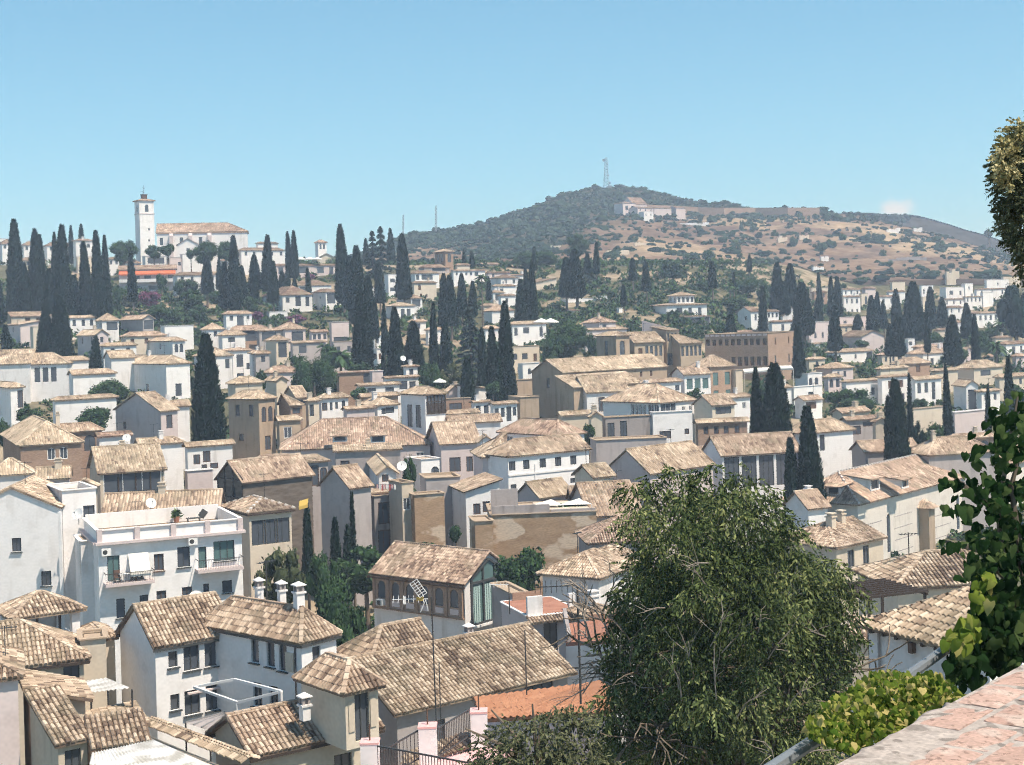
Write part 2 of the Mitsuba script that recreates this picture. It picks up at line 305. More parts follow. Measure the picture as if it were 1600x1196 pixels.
# ------------------------------------------------------------------ walls with real openings
def wall_face(mb, O, ex, n, width, zt, zb, holes, uv, deep=0.16):
    """A wall from O along ex; holes are (x0, x1, z0, z1, arch) with z measured upward in the same frame."""
    O, ex, n = np.asarray(O, float), np.asarray(ex, float), np.asarray(n, float)
    holes = [h for h in holes if 0.05 < h[0] and h[1] < width - 0.05 and h[2] > zb and h[3] < zt]
    pt = lambda x, z, q=0.0: O + ex * x - n * q + np.array([0, 0, z])
    xs = sorted({0.0, width, *(h[0] for h in holes), *(h[1] for h in holes)})
    for x0, x1 in zip(xs[:-1], xs[1:]):
        mid = (x0 + x1) / 2; cut = sorted((h[2], h[3]) for h in holes if h[0] < mid < h[1])
        z = zb
        for a, b in cut + [(zt, zt)]:
            if a > z + 1e-6: mb.poly([pt(x0, z), pt(x1, z), pt(x1, a), pt(x0, a)], uv)
            z = max(z, b)
    for x0, x1, z0, z1, arch in holes:
        for (p, q) in (((x0, z0), (x0, z1)), ((x1, z1), (x1, z0)), ((x0, z1), (x1, z1)), ((x1, z0), (x0, z0))):
            mb.poly([pt(*p), pt(*q), pt(*q, deep), pt(*p, deep)], uv)
        if arch:
            r = (x1 - x0) / 2; cx = (x0 + x1) / 2; g = np.linspace(0, math.pi / 2, 6)
            for sgn in (-1, 1):
                arc = [(cx + sgn * r * math.cos(q), z1 - r + r * math.sin(q)) for q in g]
                corner = (cx + sgn * r, z1)
                for p, q in zip(arc[:-1], arc[1:]):
                    mb.poly([pt(*corner, 0.002), pt(*p, 0.002), pt(*q, 0.002)], uv)
                    mb.poly([pt(*p, 0.002), pt(*q, 0.002), pt(*q, deep), pt(*p, deep)], uv)
    return holes

WALL = {'w': 'plaster_white', 'c': 'plaster_cream', 'p': 'plaster_pink', 'g': 'plaster_grey', 't': 'stone_tan', 'b': 'brick', 'o': 'plaster_ochre', 'd': 'timber_wall', 'k': 'plaster_stone'}
def parse_windows(text, w, l, hw):
    """'F3x2' = a grid on the front; 'F:u,top,w,h' = one opening centred at the fraction u; suffix a = arched, b = brown shutters, g = green glass, o = open and dark."""
    out = []
    for tok in (text or '').split():
        face, rest = tok[0], tok[1:]; W = w if face in 'FB' else l
        suf = ''
        while rest and rest[-1] in 'abgos': suf += rest[-1]; rest = rest[:-1]
        if rest[0] == ':':
            u, top, ww, hh = map(float, rest[1:].split(',')); out.append((face, u * W - ww / 2, u * W + ww / 2, top, top + hh, suf))
        else:
            mm = re.match(r'(\d+)x(\d+)(?:@([\d.]+),([\d.]+))?', rest); c, r = int(mm[1]), int(mm[2])
            ww, hh = (float(mm[3]), float(mm[4])) if mm[3] else (0.95, 1.35)
            ww = min(ww, 0.6 * W / c)
            for j in range(r):
                for i in range(c):
                    x = W * (i + 0.5) / c; dx = rng.uniform(-0.05, 0.05) * W / c; out.append((face, x - ww / 2 + dx, x + ww / 2 + dx, 0.75 + 2.85 * j, 0.75 + 2.85 * j + hh, suf))
    return out

BLOCKS = []
def block(key, C, th, w, l, zeave, zbase, roof='h', pitch=0.38, wall='w', tint=0.7, hue=0.35, near=1, win='', o=0.35, fascia=None, chimneys=0, parapet=0.9, frames=None, mortar=0, wallname='wall', tiles_as=None, cap=True, deep=None, sill=False):
    """Walls, openings and roof of one rectangular block; th turns the front (local -y) to the right."""
    c, s = math.cos(th), math.sin(th); bnd = max(w, l) / 2 + .3
    M = np.array([[c, s, 0], [-s, c, 0], [0, 0, 1.0]]); off = np.array([C[0], C[1], 0.0])
    BLOCKS.append((C[0], C[1], w, l, th, zeave))
    deep = deep or (0.20 if near == 2 else 0.14)
    mb = MB(); uv = (tint, 0.0)
    wins = parse_windows(win, w, l, zeave - zbase)
    faces = {'F': ((-w / 2, -l / 2, 0), (1, 0, 0), (0, -1, 0), w), 'R': ((w / 2, -l / 2, 0), (0, 1, 0), (1, 0, 0), l), 'B': ((w / 2, l / 2, 0), (-1, 0, 0), (0, 1, 0), w), 'L': ((-w / 2, l / 2, 0), (0, -1, 0), (-1, 0, 0), l)}
    zt = zeave + (parapet if roof == 'f' else 0)
    panes = []
    for k, (O, ex, n, W) in faces.items():
        hs = [(a, b, zeave - t1, zeave - t0, 'a' in suf, suf) for f, a, b, t0, t1, suf in wins if f == k]
        if k == 'L': hs = [(W - h[1], W - h[0], *h[2:]) for h in hs]; hs = [(W - h[1], W - h[0], *h[2:]) for h in hs]
        kept = wall_face(mb, O, ex, n, W, zt, zbase, [h[:5] for h in hs], uv, deep)
        panes += [(O, ex, n, h) for h in hs if h[:5] in kept]
    slopes, ridges = ([], []) if roof == 'f' else roof_slopes(roof, w, l, zeave, o, pitch)
    hw, hl = w / 2, l / 2
    tri = lambda pts: mb.poly(pts, uv)
    if roof in ('gx', 'hl', 'hr'):
        for sx, ok in ((-1, roof != 'hl'), (1, roof != 'hr')):
            if ok: tri([(sx * hw, -hl, zeave), (sx * hw, hl, zeave), (sx * hw, 0, zeave + hl * pitch - 0.05)][::sx])
    if roof == 'gy':
        for sy in (-1, 1): tri([(-hw, sy * hl, zeave), (hw, sy * hl, zeave), (0, sy * hl, zeave + hw * pitch - 0.05)][::-sy])
    if roof == 's':
        h = zeave + l * pitch - 0.05
        tri([(hw, hl, zeave), (-hw, hl, zeave), (-hw, hl, h), (hw, hl, h)])
        for sx in (-1, 1): tri([(sx * hw, -hl, zeave), (sx * hw, hl, zeave), (sx * hw, hl, h)][::sx])
    if roof in ('sl', 'sr'):
        sx = 1 if roof == 'sl' else -1; h = zeave + w * pitch - 0.05
        tri([(sx * hw, -hl, zeave), (sx * hw, hl, zeave), (sx * hw, hl, h), (sx * hw, -hl, h)][::sx])
        for sy in (-1, 1): tri([(-sx * hw, sy * hl, zeave), (sx * hw, sy * hl, zeave), (sx * hw, sy * hl, h)][::-sy * sx])
    part(key, wallname, mb, WALL.get(wall, wall), M, off)
    if roof == 'f':
        rb = MB(); rb.box((0, 0, zeave - 0.15), (w - 0.5, l - 0.5, 0.3), uv=(0.6, 0.8))
        part(key, 'roof_terrace', rb, 'terracotta_floor' if wall == 'p' else 'stone_tan', M, off)
        cb = MB()
        for (cx, cy, sx, sy) in ((0, -hl, w + 0.16, 0.34), (0, hl, w + 0.16, 0.34), (-hw, 0, 0.34, l - 0.34), (hw, 0, 0.34, l - 0.34)):
            cb.box((cx, cy, zt + 0.03), (sx, sy, 0.08), uv=(0.55, 0.6))
        for (cx, cy, sx, sy) in ((0, -hl + .2, w - .01, .02), (0, hl - .2, w - .01, .02), (-hw + .2, 0, .02, l - .42), (hw - .2, 0, .02, l - .42)):
            mb2 = cb; cb.box((cx, cy, zt - parapet / 2), (sx, sy, parapet - 0.05), uv=(0.9, 0.2))
        part(key, 'parapet_coping', cb, 'plaster_white' if wall in 'wp' else 'stone_tan', M, off)
    else:
        rb = MB(); thick = 0.14 if near == 2 else 0.16
        for sl in slopes: slab(rb, sl, thick, (0.04, hue))
        tb = rb if near < 2 else MB()
        if near:
            for sl in slopes: tile_field(tb, sl, near, hue)
            if cap:
                for a, b in ridges: ridge_cap(tb, a, b, near, hue)
        rk = part(key, 'roof', rb, 'roof_tile', M, off)
        if near == 2: part(rk, 'tile', tb, 'roof_tile', M, off, kind='stuff')
        if mortar:
            mm = MB()
            for a, b in ridges:
                a, b = np.array(a), np.array(b); n_ = max(2, int(np.linalg.norm(b - a) / .7))
                for i in range(n_): mm.beam(a + (b - a) * (i + .1) / n_ + [0, 0, .1], a + (b - a) * (i + .55) / n_ + [0, 0, .1], .26, .2)
            part(rk, 'ridge_mortar', mm, 'mortar', M, off, kind='stuff')
        if fascia:
            fb = MB(); X, Y, z = hw + o - 0.04, hl + o - 0.04, zeave - o * pitch - thick
            for (cx, cy, sx, sy) in ((0, -Y, 2 * X, 0.08), (0, Y, 2 * X, 0.08), (-X, 0, 0.08, 2 * Y - 0.08), (X, 0, 0.08, 2 * Y - 0.08)):
                if roof in ('gx',) and cx: continue
                if roof == 'gy' and cy: continue
                fb.box((cx, cy, z - 0.06), (sx, sy, 0.16))
            part(key, 'eave_board', fb, fascia, M, off)
        for q in range(chimneys):
            cb = MB(); x = hw * rng.uniform(-0.6, 0.6); y = hl * rng.uniform(-0.3, 0.3); z = zeave + pitch * min(hw, hl)
            g = rng.uniform(0.5, 0.8)
            cb.box((x, y, z - 0.2), (g, g, 1.6), uv=(0.6, 0)); cb.box((x, y, z + 0.66), (g + 0.2, g + 0.2, 0.12), uv=(0.4, 0)); cb.box((x, y, z + 0.84), (g - 0.15, g - 0.15, 0.24), uv=(0.1, 0)); cb.box((x, y, z + 1.0), (g + 0.12, g + 0.12, 0.08), uv=(0.5, 0))
            part(key, 'chimney', cb, WALL['w' if wall == 'w' else 'c'], M, off)
    if near and roof != 'f' and rng.random() < .34:        # a roof aerial
        ab = MB(); x, y, z = hw * rng.uniform(-.5, .5), hl * rng.uniform(-.3, .3), zeave + pitch * min(hw, hl) - .3; t = rng.uniform(1.6, 3.0)
        ab.box((x, y, z + t / 2), (.05, .05, t)); ab.box((x, y, z + t - .1), (1.2, .04, .04))
        for q in np.linspace(-.55, .55, 6): ab.box((x + q, y, z + t - .1), (.03, .6 - .3 * abs(q), .03))
        part(key, 'aerial', ab, 'iron', M, off)
    for (O, ex, n, (x0, x1, z0, z1, arch, suf)) in panes:
        O, ex, n = map(lambda q: np.asarray(q, float), (O, ex, n)); up = np.array([0, 0, 1.0]); ax = [ex, n, up]
        at_ = lambda x, z, q: O + ex * x - n * q + up * z
        cx, cz, ww, hh = (x0 + x1) / 2, (z0 + z1) / 2, x1 - x0, z1 - z0
        if near == 2 or frames:
            fm = MB(); t = 0.07 if near == 2 else 0.10; q = deep - 0.05
            for (a, b, c2, d2) in ((x0 + t / 2, cz, t, hh), (x1 - t / 2, cz, t, hh), (cx, z1 - t / 2, ww - 2 * t, t), (cx, z0 + t / 2, ww - 2 * t, t)): fm.box(at_(a, b, q), (c2, 0.06, d2), ax)
            nm = 1 if ww > 0.7 else 0
            if ww > 1.8: nm = 2
            for i in range(nm): fm.box(at_(x0 + ww * (i + 1) / (nm + 1), cz, q), (0.06, 0.055, hh - 2 * t), ax)
            if sill: fm.box(at_(cx, z0 - 0.05, -0.06), (ww + 0.2, 0.26, 0.07), ax)
            wk = part(key, 'window', fm, 'shutter_brown' if 'b' in suf else (frames or 'dark_frame'), M, off)
            pm = MB(); pm.box(at_(cx, cz, deep - 0.01), (ww - t, 0.03, hh - t), ax)
            part(wk, 'pane', pm, 'glass_green' if 'g' in suf else 'glass', M, off)
        else:
            pm = MB(); pm.box(at_(cx, cz, deep + 0.01), (ww + 0.02, 0.03, hh + 0.02), ax)
            if ww > 0.8 and 'o' not in suf:
                pm.box(at_(cx, cz, deep - 0.03), (0.07, 0.03, hh), ax)
            part(key, 'window', pm, 'shutter_brown' if 'b' in suf else 'glass_green' if 'g' in suf else 'glass', M, off)
    return M, off

def corner_block(key, xl, xc, xr, ye, d=None, yaw=35.0, lw=0.95, o=0.35, h=None, zup=0.0, l=None, w=None, rise=0, **kw):
    """A block from its picture: nearest corner of the eaves at (xc, ye), eaves reaching from xl (left side) to xr (front)."""
    th = math.radians(yaw); d = float(depth(ye, xc)) if d is None else d
    P = at(xc, ye, d); s, c = math.sin(th), math.cos(th)
    sx = lambda px: (at(px, ye, 1.0) - EYE)[0]
    w = w or (sx(xr) * d - P[0]) / max(c - sx(xr) * s, 0.15)
    if l is None:
        den = s + sx(xl) * c
        l = (P[0] - sx(xl) * d) / den if (xl < xc - 1 and den > 0.06) else lw * w
    oo = min(o, w * 0.12); w, l = max(w - 2 * oo, 1.2), min(max(l - 2 * oo, 1.2), max(26.0, 1.6 * w))
    ex, ey = np.array([c, s]), np.array([-s, c])
    C = P[:2] + ex * (w / 2 + oo) + ey * (l / 2 + oo)
    pitch = kw.get('pitch', 0.38); rf = kw.get('roof', 'h'); half = {'gx': l, 'hl': l, 'hr': l, 'gy': w}.get(rf, min(w, l)) / 2 + oo
    if rise: pitch = kw['pitch'] = float(np.clip(rise / half, pitch, max(pitch, min(pitch * 1.65, .74))))
    ze = P[2] + (oo * pitch if kw.get('roof', 'h') != 'f' else 0) + zup
    if h is None:
        zb = min(house_z(C[0] + ex[0] * a * w / 2 + ey[0] * b * l / 2, C[1] + ex[1] * a * w / 2 + ey[1] * b * l / 2) for a in (-1, 1) for b in (-1, 1)) - 0.8
    else: zb = ze - h
    zb = min(zb, ze - 2.2)
    M, off = block(key, C, th, w, l, ze, zb, o=oo, **kw)
    return dict(M=M, off=off, w=w, l=l, ze=ze, zb=zb, C=C, th=th, o=oo, pitch=pitch)

def extra(key, name, fr, items, bsdf, label=None):
    """Boxes given in a block's own frame: (x, y, z below the eave, sx, sy, sz)."""
    mb = MB()
    for x, y, z, sx, sy, sz in items: mb.box((x, y, fr['ze'] + z), (sx, sy, sz))
    return part(key, name, mb, bsdf, fr['M'], fr['off'], label=label)

FR = {}
def village(rows, default_cat='house', name='house', **base):
    for row in rows:
        label, xl, xc, xr, ye, *opts = row
        kw = dict(base); nm, cat = name, default_cat
        for tok in (opts[0].split(';') if opts else []):
            k, _, v = tok.strip().partition('=')
            if not k: continue
            if k in ('roof', 'wall', 'win', 'fascia', 'wallname', 'frames'): kw[k] = v
            elif k == 'name': nm = v
            elif k == 'cat': cat = v
            elif k in ('near', 'chimneys'): kw[k] = int(v)
            else: kw[k] = float(v)
        key = thing(nm, label, cat)
        if kw.get('near', 1) < 2: kw['rise'] = 2.9 if kw.get('roof', 'h') not in ('s', 'sl', 'sr', 'f') else 0
        kw.setdefault('tint', float(rng.uniform(0.45, 1.0))); kw.setdefault('hue', float(rng.uniform(0.0, 0.85)))
        d = kw.get('d') or float(depth(ye, xc)); kw.setdefault('near', 1 if d < 420 else 0)
        kw.setdefault('chimneys', 1 if (rng.random() < 0.35 and kw.get('roof', 'h') != 'f') else 0)
        if 'win' not in kw:
            wpx = xr - xc; lpx = xc - xl; m_ = d / F
            cf, cl = max(1, int(wpx * m_ / 3.3)), max(0, int(lpx * m_ / 4.5))
            kw['win'] = f'F{min(cf, 5)}x2' + (f' L{min(cl, 3)}x2' if cl else '')
        if d < 262 and kw['near'] == 1 and 'frames' not in kw: kw['frames'] = ('dark_frame', 'shutter_brown', 'dark_frame', 'white_paint')[int(rng.integers(0, 4))]
        FR[label] = (key, corner_block(key, xl, xc, xr, ye, **kw))
# ------------------------------------------------------------------ the town, row by row from the skyline down
village([
 ('white flat-roofed house at the far left end of the skyline', -14, -6, 12, 374, 'roof=f;parapet=.3;win=F2x1;d=545'),
 ('pale house with reddish roof behind the two leftmost skyline cypresses', -8, 2, 30, 381, 'hue=.8;d=535;win=F3x1'),
 ('pale pink-roofed house showing between the second and third skyline cypresses', 30, 36, 66, 383, 'hue=.8;d=535;tint=.5;win=F3x1'),
 ('tan house below the skyline between the second and third skyline cypresses', 28, 33, 74, 407, 'wall=c;hue=.7;d=510;win=F2x1'),
 ('white house with reddish roof left of the white skyline turret', 66, 72, 116, 384, 'hue=.8;d=535;win=F3x1'),
 ('small white turret house with round windows on the left skyline', 112, 117, 148, 376, 'near=1;d=515;pitch=.2;hue=.8;win=F:.3,1.2,1.3,1.5a F:.7,1.2,1.3,1.5a'),
 ('cream wall house under the white skyline turret', 116, 120, 150, 402, 'roof=f;parapet=.2;wall=c;win=;d=505'),
 ('low tile-roofed house left of the bell tower foot', 163, 168, 188, 405, 'hue=.5;d=500;pitch=.3;win=F2x1'),
 ('small house with brown roof directly under the bell tower', 190, 196, 222, 411, 'hue=.7;d=490;win=F2x1'),
 ('flat-roofed terrace house with a wide dark opening under the church', 220, 226, 262, 401, 'roof=f;parapet=.15;d=485;win=F:.5,.3,6,2.2o'),
 ('long pale terrace house with tiny windows right under the church nave', 258, 264, 318, 406, 'wall=p;tint=1;roof=f;parapet=.8;d=482;win=F:.3,.8,1,1.2 F:.7,.8,1,1.2'),
 ('long low white house with a brown roof below the pale terrace house', 268, 276, 342, 430, 'd=455;pitch=.3;hue=.5;win=F4x1'),
 ('white two-storey house on the skyline right of the church nave', 368, 376, 447, 391, 'd=500;hue=.75;pitch=.3;win=F5x1 L1x1'),
 ('small white upper storey behind the white skyline house right of the church', 398, 402, 436, 380, 'd=520;hue=.7;pitch=.3;win='),
 ('white house with a low roof behind cypresses right of the church', 340, 347, 372, 407, 'd=480;pitch=.3;hue=.6;win=F2x1'),
 ('tan house with three dark windows at the far left under the cypress row', 8, 16, 84, 495, 'wall=c;roof=gx;pitch=.3;hue=.5;win=F:.4,.6,1.4,1.7b F:.65,.6,1,1.7b'),
 ('cream tall-sided house left of the pair of lower-left cypresses', 8, 30, 64, 507, 'wall=p;tint=.9;roof=sl;pitch=.15;win=L1x1'),
 ('white-walled house with tan wing between the small and large lower-left cypresses', 44, 50, 68, 512, 'wall=c;tint=.9;roof=f;parapet=.2;win='),
 ('white house with three slim windows right of the lower-left cypress pair', 104, 108, 152, 497, 'roof=gx;pitch=.32;win=F3x1@.9,1.7'),
 ('white hip-roofed house with one wide dark window near the left', 148, 158, 188, 501, 'pitch=.45;win=F:.6,.7,3.0,2.2 L2x1'),
 ('grey gabled house with a dark shed opening below the round bushes', 186, 222, 243, 499, 'roof=gy;wall=g;tint=1;pitch=.4;win=F:.5,.5,2.6,2.4o'),
 ('brownish house with tall windows and white gable left of the small cypress', 118, 148, 172, 524, 'roof=gy;wall=p;tint=.6;pitch=.5;win=L2x1@.9,1.7b F1x1@.8,1.3'),
 ('wide house with shaded windows under a low hip roof below the grey gabled house', 186, 195, 262, 526, 'wall=c;pitch=.3;win=F3x1b'),
 ('blank white stair wall house with two tall chimneys', 248, 256, 305, 512, 'roof=f;parapet=.4;win=F:.85,3.0,2.6,1.9 ;tint=1'),
 ('low house with a shallow hip roof right of the single small cypress', 154, 160, 216, 541, 'pitch=.3;win=F2x1'),
 ('tiny-windowed house with a chimney on its long low roof', 160, 172, 214, 560, 'roof=gx;wall=w;win='),
 ('small white house with two blue arched windows above the pink-walled house', 230, 268, 292, 533, 'pitch=.28;win=F:.3,.9,.9,2.0a F:.7,.9,.9,2.0a L1x1'),
 ('large house with a pink upper wall and pale blue-grey side behind the lone big cypress', 183, 258, 300, 569, 'pitch=.34;yaw=40;win=L:.6,4.5,1.3,2.2 F:.5,4.4,1.4,2.6 F:.9,.3,1.6,1.3b;tint=1;hue=.1'),
 ('white house partly hidden right behind the lone big cypress', 300, 322, 366, 557, 'pitch=.34;win=F:.8,1,1,2;hue=.1'),
 ('plain white house with a long straw roof at the left edge', -46, -40, 48, 571, 'roof=gx;yaw=8;d=287;hue=.12;win=;tint=.5;chimneys=0'),
 ('long two-storey white house with four slim upper windows at the left edge', 40, 44, 108, 570, 'roof=hr;yaw=10;pitch=.36;hue=.12;win=F:.18,.9,1.1,3.0 F:.4,.9,1.1,3.0 F:.62,.9,1.1,3.0 F:.86,.7,2.4,2.9 F:.3,7.0,1.5,3.2 F:.58,7,1,2.2 F:.85,7,1.4,2.8'),
 ('low tile roof house behind the bush right of the long white house', 104, 112, 184, 586, 'roof=hr;pitch=.34;hue=.3;win='),
 ('small roof house above the low tile roof at left', 92, 98, 142, 564, 'roof=hr;win=;hue=.2'),
 ('white corner house with a tall dark door at the left edge', -30, 14, 40, 606, 'wall=w;win=F:.35,.6,1.5,4.2 F:.75,.8,1,3.2b;pitch=.35;hue=.15'),
 ('low pavilion roof over leafy vines at left', 78, 84, 186, 626, 'roof=h;pitch=.3;hue=.15;win=;wall=w'),
 ('white house with glazed upper doors on the left hillside', 346, 352, 396, 491, 'pitch=.36;win=F:.2,.7,1,1.4 F:.55,.7,2,3.0 F:.85,.8,.8,1;tint=1'),
 ('little stacked white house below the white house with glazed doors', 312, 324, 352, 515, 'win=F1x1 L1x1;pitch=.4'),
 ('little hip-roofed white house with a wide window, left of the brown loggia house', 338, 346, 386, 524, 'win=F:.4,.8,1.8,1.2;pitch=.4'),
 ('brown loggia house with a long roof over a dark open gallery', 350, 362, 428, 517, 'wall=b;win=F:.5,.3,9,2.6o;pitch=.3'),
 ('white two-storey house with tall dark windows below the brown loggia house', 342, 362, 398, 548, 'win=F:.35,1,1.6,2.8 F:.35,5.2,1.6,2.2 F:.75,3,.8,1.4 L:.4,1.4,1,1.6;pitch=.12;tint=1'),
 ('white house with a wide glazed dark balcony left of the palm', 388, 392, 424, 552, 'win=F:.5,.7,5,2.8;tint=1;pitch=.3'),
 ('tan-roofed house at the foot of the palm garden', 352, 366, 414, 600, 'win=;pitch=.35;wall=c'),
], yaw=35.0)
village([
 ('small white bell turret with a red roof on the skyline', 490, 496, 512, 379, 'name=bell_turret;cat=turret;d=560;hue=1;near=1;pitch=.4;h=9;win=F:.3,.9,.9,2.0a F:.7,.9,.9,2.0a;chimneys=0;o=.4'),
 ('pale gabled chapel wall below the skyline bell turret', 466, 494, 526, 404, 'cat=chapel;name=chapel;roof=gy;yaw=12;pitch=.3;wall=c;tint=1;d=545;win=;hue=.6'),
 ('long pink house with wide dark openings below the chapel', 420, 428, 526, 415, 'wall=p;tint=.4;d=490;pitch=.2;hue=.8;win=F:.1,.8,1.8,2.4 F:.26,.8,1.8,2.4 F:.45,.6,3.2,2.2 F:.75,.7,2.6,2.2 F:.93,.7,1.6,2.6;roof=gx'),
 ('low white house with a tan roof behind small cypresses above the white villa', 450, 464, 520, 446, 'd=450;pitch=.3;win=F:.15,.7,2,2.2;hue=.4'),
 ('white villa with four dark windows and a long hip roof', 390, 440, 490, 461, 'd=425;yaw=25;pitch=.36;tint=1;win=F:.17,1,1.2,1.6 F:.52,.7,1.7,3.0 F:.83,.9,1.2,2.9 F:.52,4.6,1.7,3.2 F:.83,5.2,1.4,1.6 L:.8,.5,3,3;chimneys=0'),
 ('white garden terrace house with a small arch under the white villa', 416, 420, 452, 490, 'roof=f;parapet=.5;d=410;win=F:.3,1.2,1.2,.7 F:.8,1,1.4,1.5;tint=1'),
 ('white house with a big corner window right of the white villa', 486, 508, 528, 456, 'd=428;pitch=.3;tint=1;win=F:.5,.6,2.8,3.2 L:.6,1.4,.7,.9 L:.7,4,.8,1.6'),
 ('white terrace house with a balcony wall left of the tall dark cypress pair', 526, 530, 552, 464, 'roof=f;parapet=.6;d=432;win=F:.3,1,1.6,1.2;tint=1'),
 ('white stepped house glimpsed between the tall central cypresses', 598, 606, 622, 432, 'roof=f;parapet=.7;d=455;win=F1x3@1.8,1.2;tint=1'),
 ('narrow white house front left of the stepped white house', 573, 577, 588, 449, 'd=440;win=;tint=1;hue=.8'),
 ('pinkish white house with a dark picture window near the centre', 617, 642, 662, 466, 'd=425;pitch=.32;yaw=38;win=F:.45,.6,3.0,2.2 L:.4,.9,.8,1.0;tint=.9'),
 ('white tower-like house with a tall blue door below the picture window house', 600, 616, 650, 478, 'd=412;pitch=.2;win=L:.85,.9,.8,1.5 F:.4,1.1,1.3,3.0 F:.7,1.1,1.3,2.4 L:.85,4.2,.7,1.2;tint=1'),
 ('cream house lit by sun right of the tallest central cypress', 640, 646, 684, 442, 'wall=c;tint=1;d=445;pitch=.3;win=F:.25,.7,1,1.8b F:.3,3.7,.8,.8b F:.55,3.9,.8,.8b'),
 ('white house with a wide dark veranda under the brick belfry', 636, 648, 688, 427, 'd=470;pitch=.25;win=F:.5,.6,4.4,1.8 F:.1,.6,1.2,1.8;tint=1'),
 ('brown hip-roofed house left of the brick belfry', 652, 662, 704, 418, 'd=500;pitch=.34;hue=.9;wall=g;win=F:.6,.2,6,1.4o'),
 ('long white house with small square windows right of the brick belfry', 704, 708, 760, 423, 'd=478;roof=gx;pitch=.25;hue=.7;win=F:.1,.8,.8,1 F:.24,.8,.8,1 F:.4,.8,.9,1 F:.55,.8,.9,1 F:.72,.7,1.4,1.3;tint=1'),
 ('round-topped small tan roof house below the brick belfry', 709, 714, 736, 414, 'd=492;hue=.8;wall=c;win='),
 ('low cream roofed house right of the small twin skyline cypresses', 742, 750, 786, 413, 'd=520;wall=c;tint=1;hue=.3;win=F2x1;pitch=.25'),
 ('pink-roofed house on the right of the long white windowed house', 757, 762, 800, 426, 'd=480;hue=.9;wall=p;win=F2x1;pitch=.25'),
 ('white house with a flat tan roof under the pink-roofed house', 764, 782, 812, 434, 'd=465;hue=.7;win=F2x1;pitch=.2'),
 ('stepped white house with a grey roof right of the fan palm', 764, 772, 808, 447, 'd=448;hue=.6;win=F:.3,1,1.8,1.4;pitch=.25'),
 ('white house with a dark pillared porch right of the fan palm', 762, 770, 790, 457, 'd=440;hue=.4;win=F:.5,.8,2.6,2o;pitch=.3'),
 ('white blank-walled house left of the dark cypress trio', 776, 782, 808, 462, 'd=432;hue=.5;win=F:.4,1,1,1.4;pitch=.3;tint=1'),
 ('low tan roof house above the blue spruce top', 750, 756, 782, 478, 'd=415;win=;hue=.4;wall=c'),
 ('grey-walled house with a brown roof left of the cypress trio', 754, 768, 806, 486, 'd=405;win=F:.5,.7,2,2;hue=.6'),
 ('narrow white and red gabled house between dark cypresses', 712, 717, 728, 471, 'd=425;roof=gy;wall=p;win=F:.5,.8,.9,1.1;tint=.7;hue=.9'),
 ('tan low house at the foot of the dark central cypresses', 636, 642, 668, 503, 'd=385;win=F:.4,.8,2,1.4;hue=.4'),
 ('brown-roofed house on the far left of the pink terrace row', 398, 404, 446, 517, 'wall=g;win=F:.4,.5,4,2.4o;pitch=.3;hue=.5'),
 ('mauve house with a hip roof and small window below the white villa', 424, 444, 480, 515, 'wall=p;tint=.7;win=L1x1 F:.6,.8,3.2,2.8;pitch=.34;hue=.6'),
 ('cream balcony house with one tall dark door', 412, 430, 454, 532, 'wall=c;tint=.9;win=F:.5,.7,2.2,3.6 F:.5,6.6,2,1.4;pitch=.34'),
 ('pinkish low house with small round windows', 480, 486, 514, 519, 'wall=p;tint=.8;win=F3x1;roof=gx;pitch=.3;hue=.8'),
 ('mauve roof-terrace house with brick upper room', 512, 517, 548, 509, 'wall=p;tint=.5;roof=f;parapet=.9;win=F:.5,3,4,2o'),
 ('long tan balcony roof house above the palm', 452, 456, 512, 536, 'wall=g;win=F:.3,.8,2,1.8;roof=gx;pitch=.2;hue=.4'),
 ('grey-blue house with square windows right of the palm crown', 516, 520, 556, 537, 'wall=g;tint=1;roof=f;parapet=.4;win=F2x1'),
 ('tan-roofed house at the left end of the palm garden', 394, 398, 424, 553, 'wall=g;win=F1x1;hue=.5'),
 ('white house with two windows between the central cypresses', 580, 584, 606, 524, 'win=F2x1@1.2,1.6;roof=gx;pitch=.35;tint=1;d=360'),
 ('white gate house below the white house between the central cypresses', 578, 582, 600, 548, 'roof=f;parapet=.3;win=F2x1b;d=330'),
 ('white house glimpsed through the cypresses left of the white balcony house', 750, 758, 782, 514, 'win=;d=370;tint=1'),
 ('tan low house seen under the blue spruce', 664, 668, 700, 516, 'd=370;win=;hue=.4'),
 ('white house with three dark windows right of the cypress trio', 786, 800, 856, 507, 'win=F:.1,1,1.1,2.1 F:.4,1,1.9,1.6 F:.85,1,1.1,2.6;pitch=.2;tint=.9;d=365'),
 ('stacked balcony house with red shutters left of the big green tree', 790, 796, 846, 548, 'win=F:.15,.8,1.6,1.4o F:.5,.8,1.6,1.4o F:.85,1,1,1.8b F:.3,4,1,1.8 F:.6,4,1,1.8;wall=c;tint=1;roof=f;d=325'),
 ('white house with a small arched opening beside the convent church gable', 806, 816, 846, 572, 'roof=f;parapet=.5;win=F:.4,.6,.8,1.3a;tint=1;d=300'),
 ('old stone ruin wall house left of the convent church', 796, 806, 842, 596, 'roof=f;parapet=.2;wall=t;win=;d=275'),
], yaw=35.0)
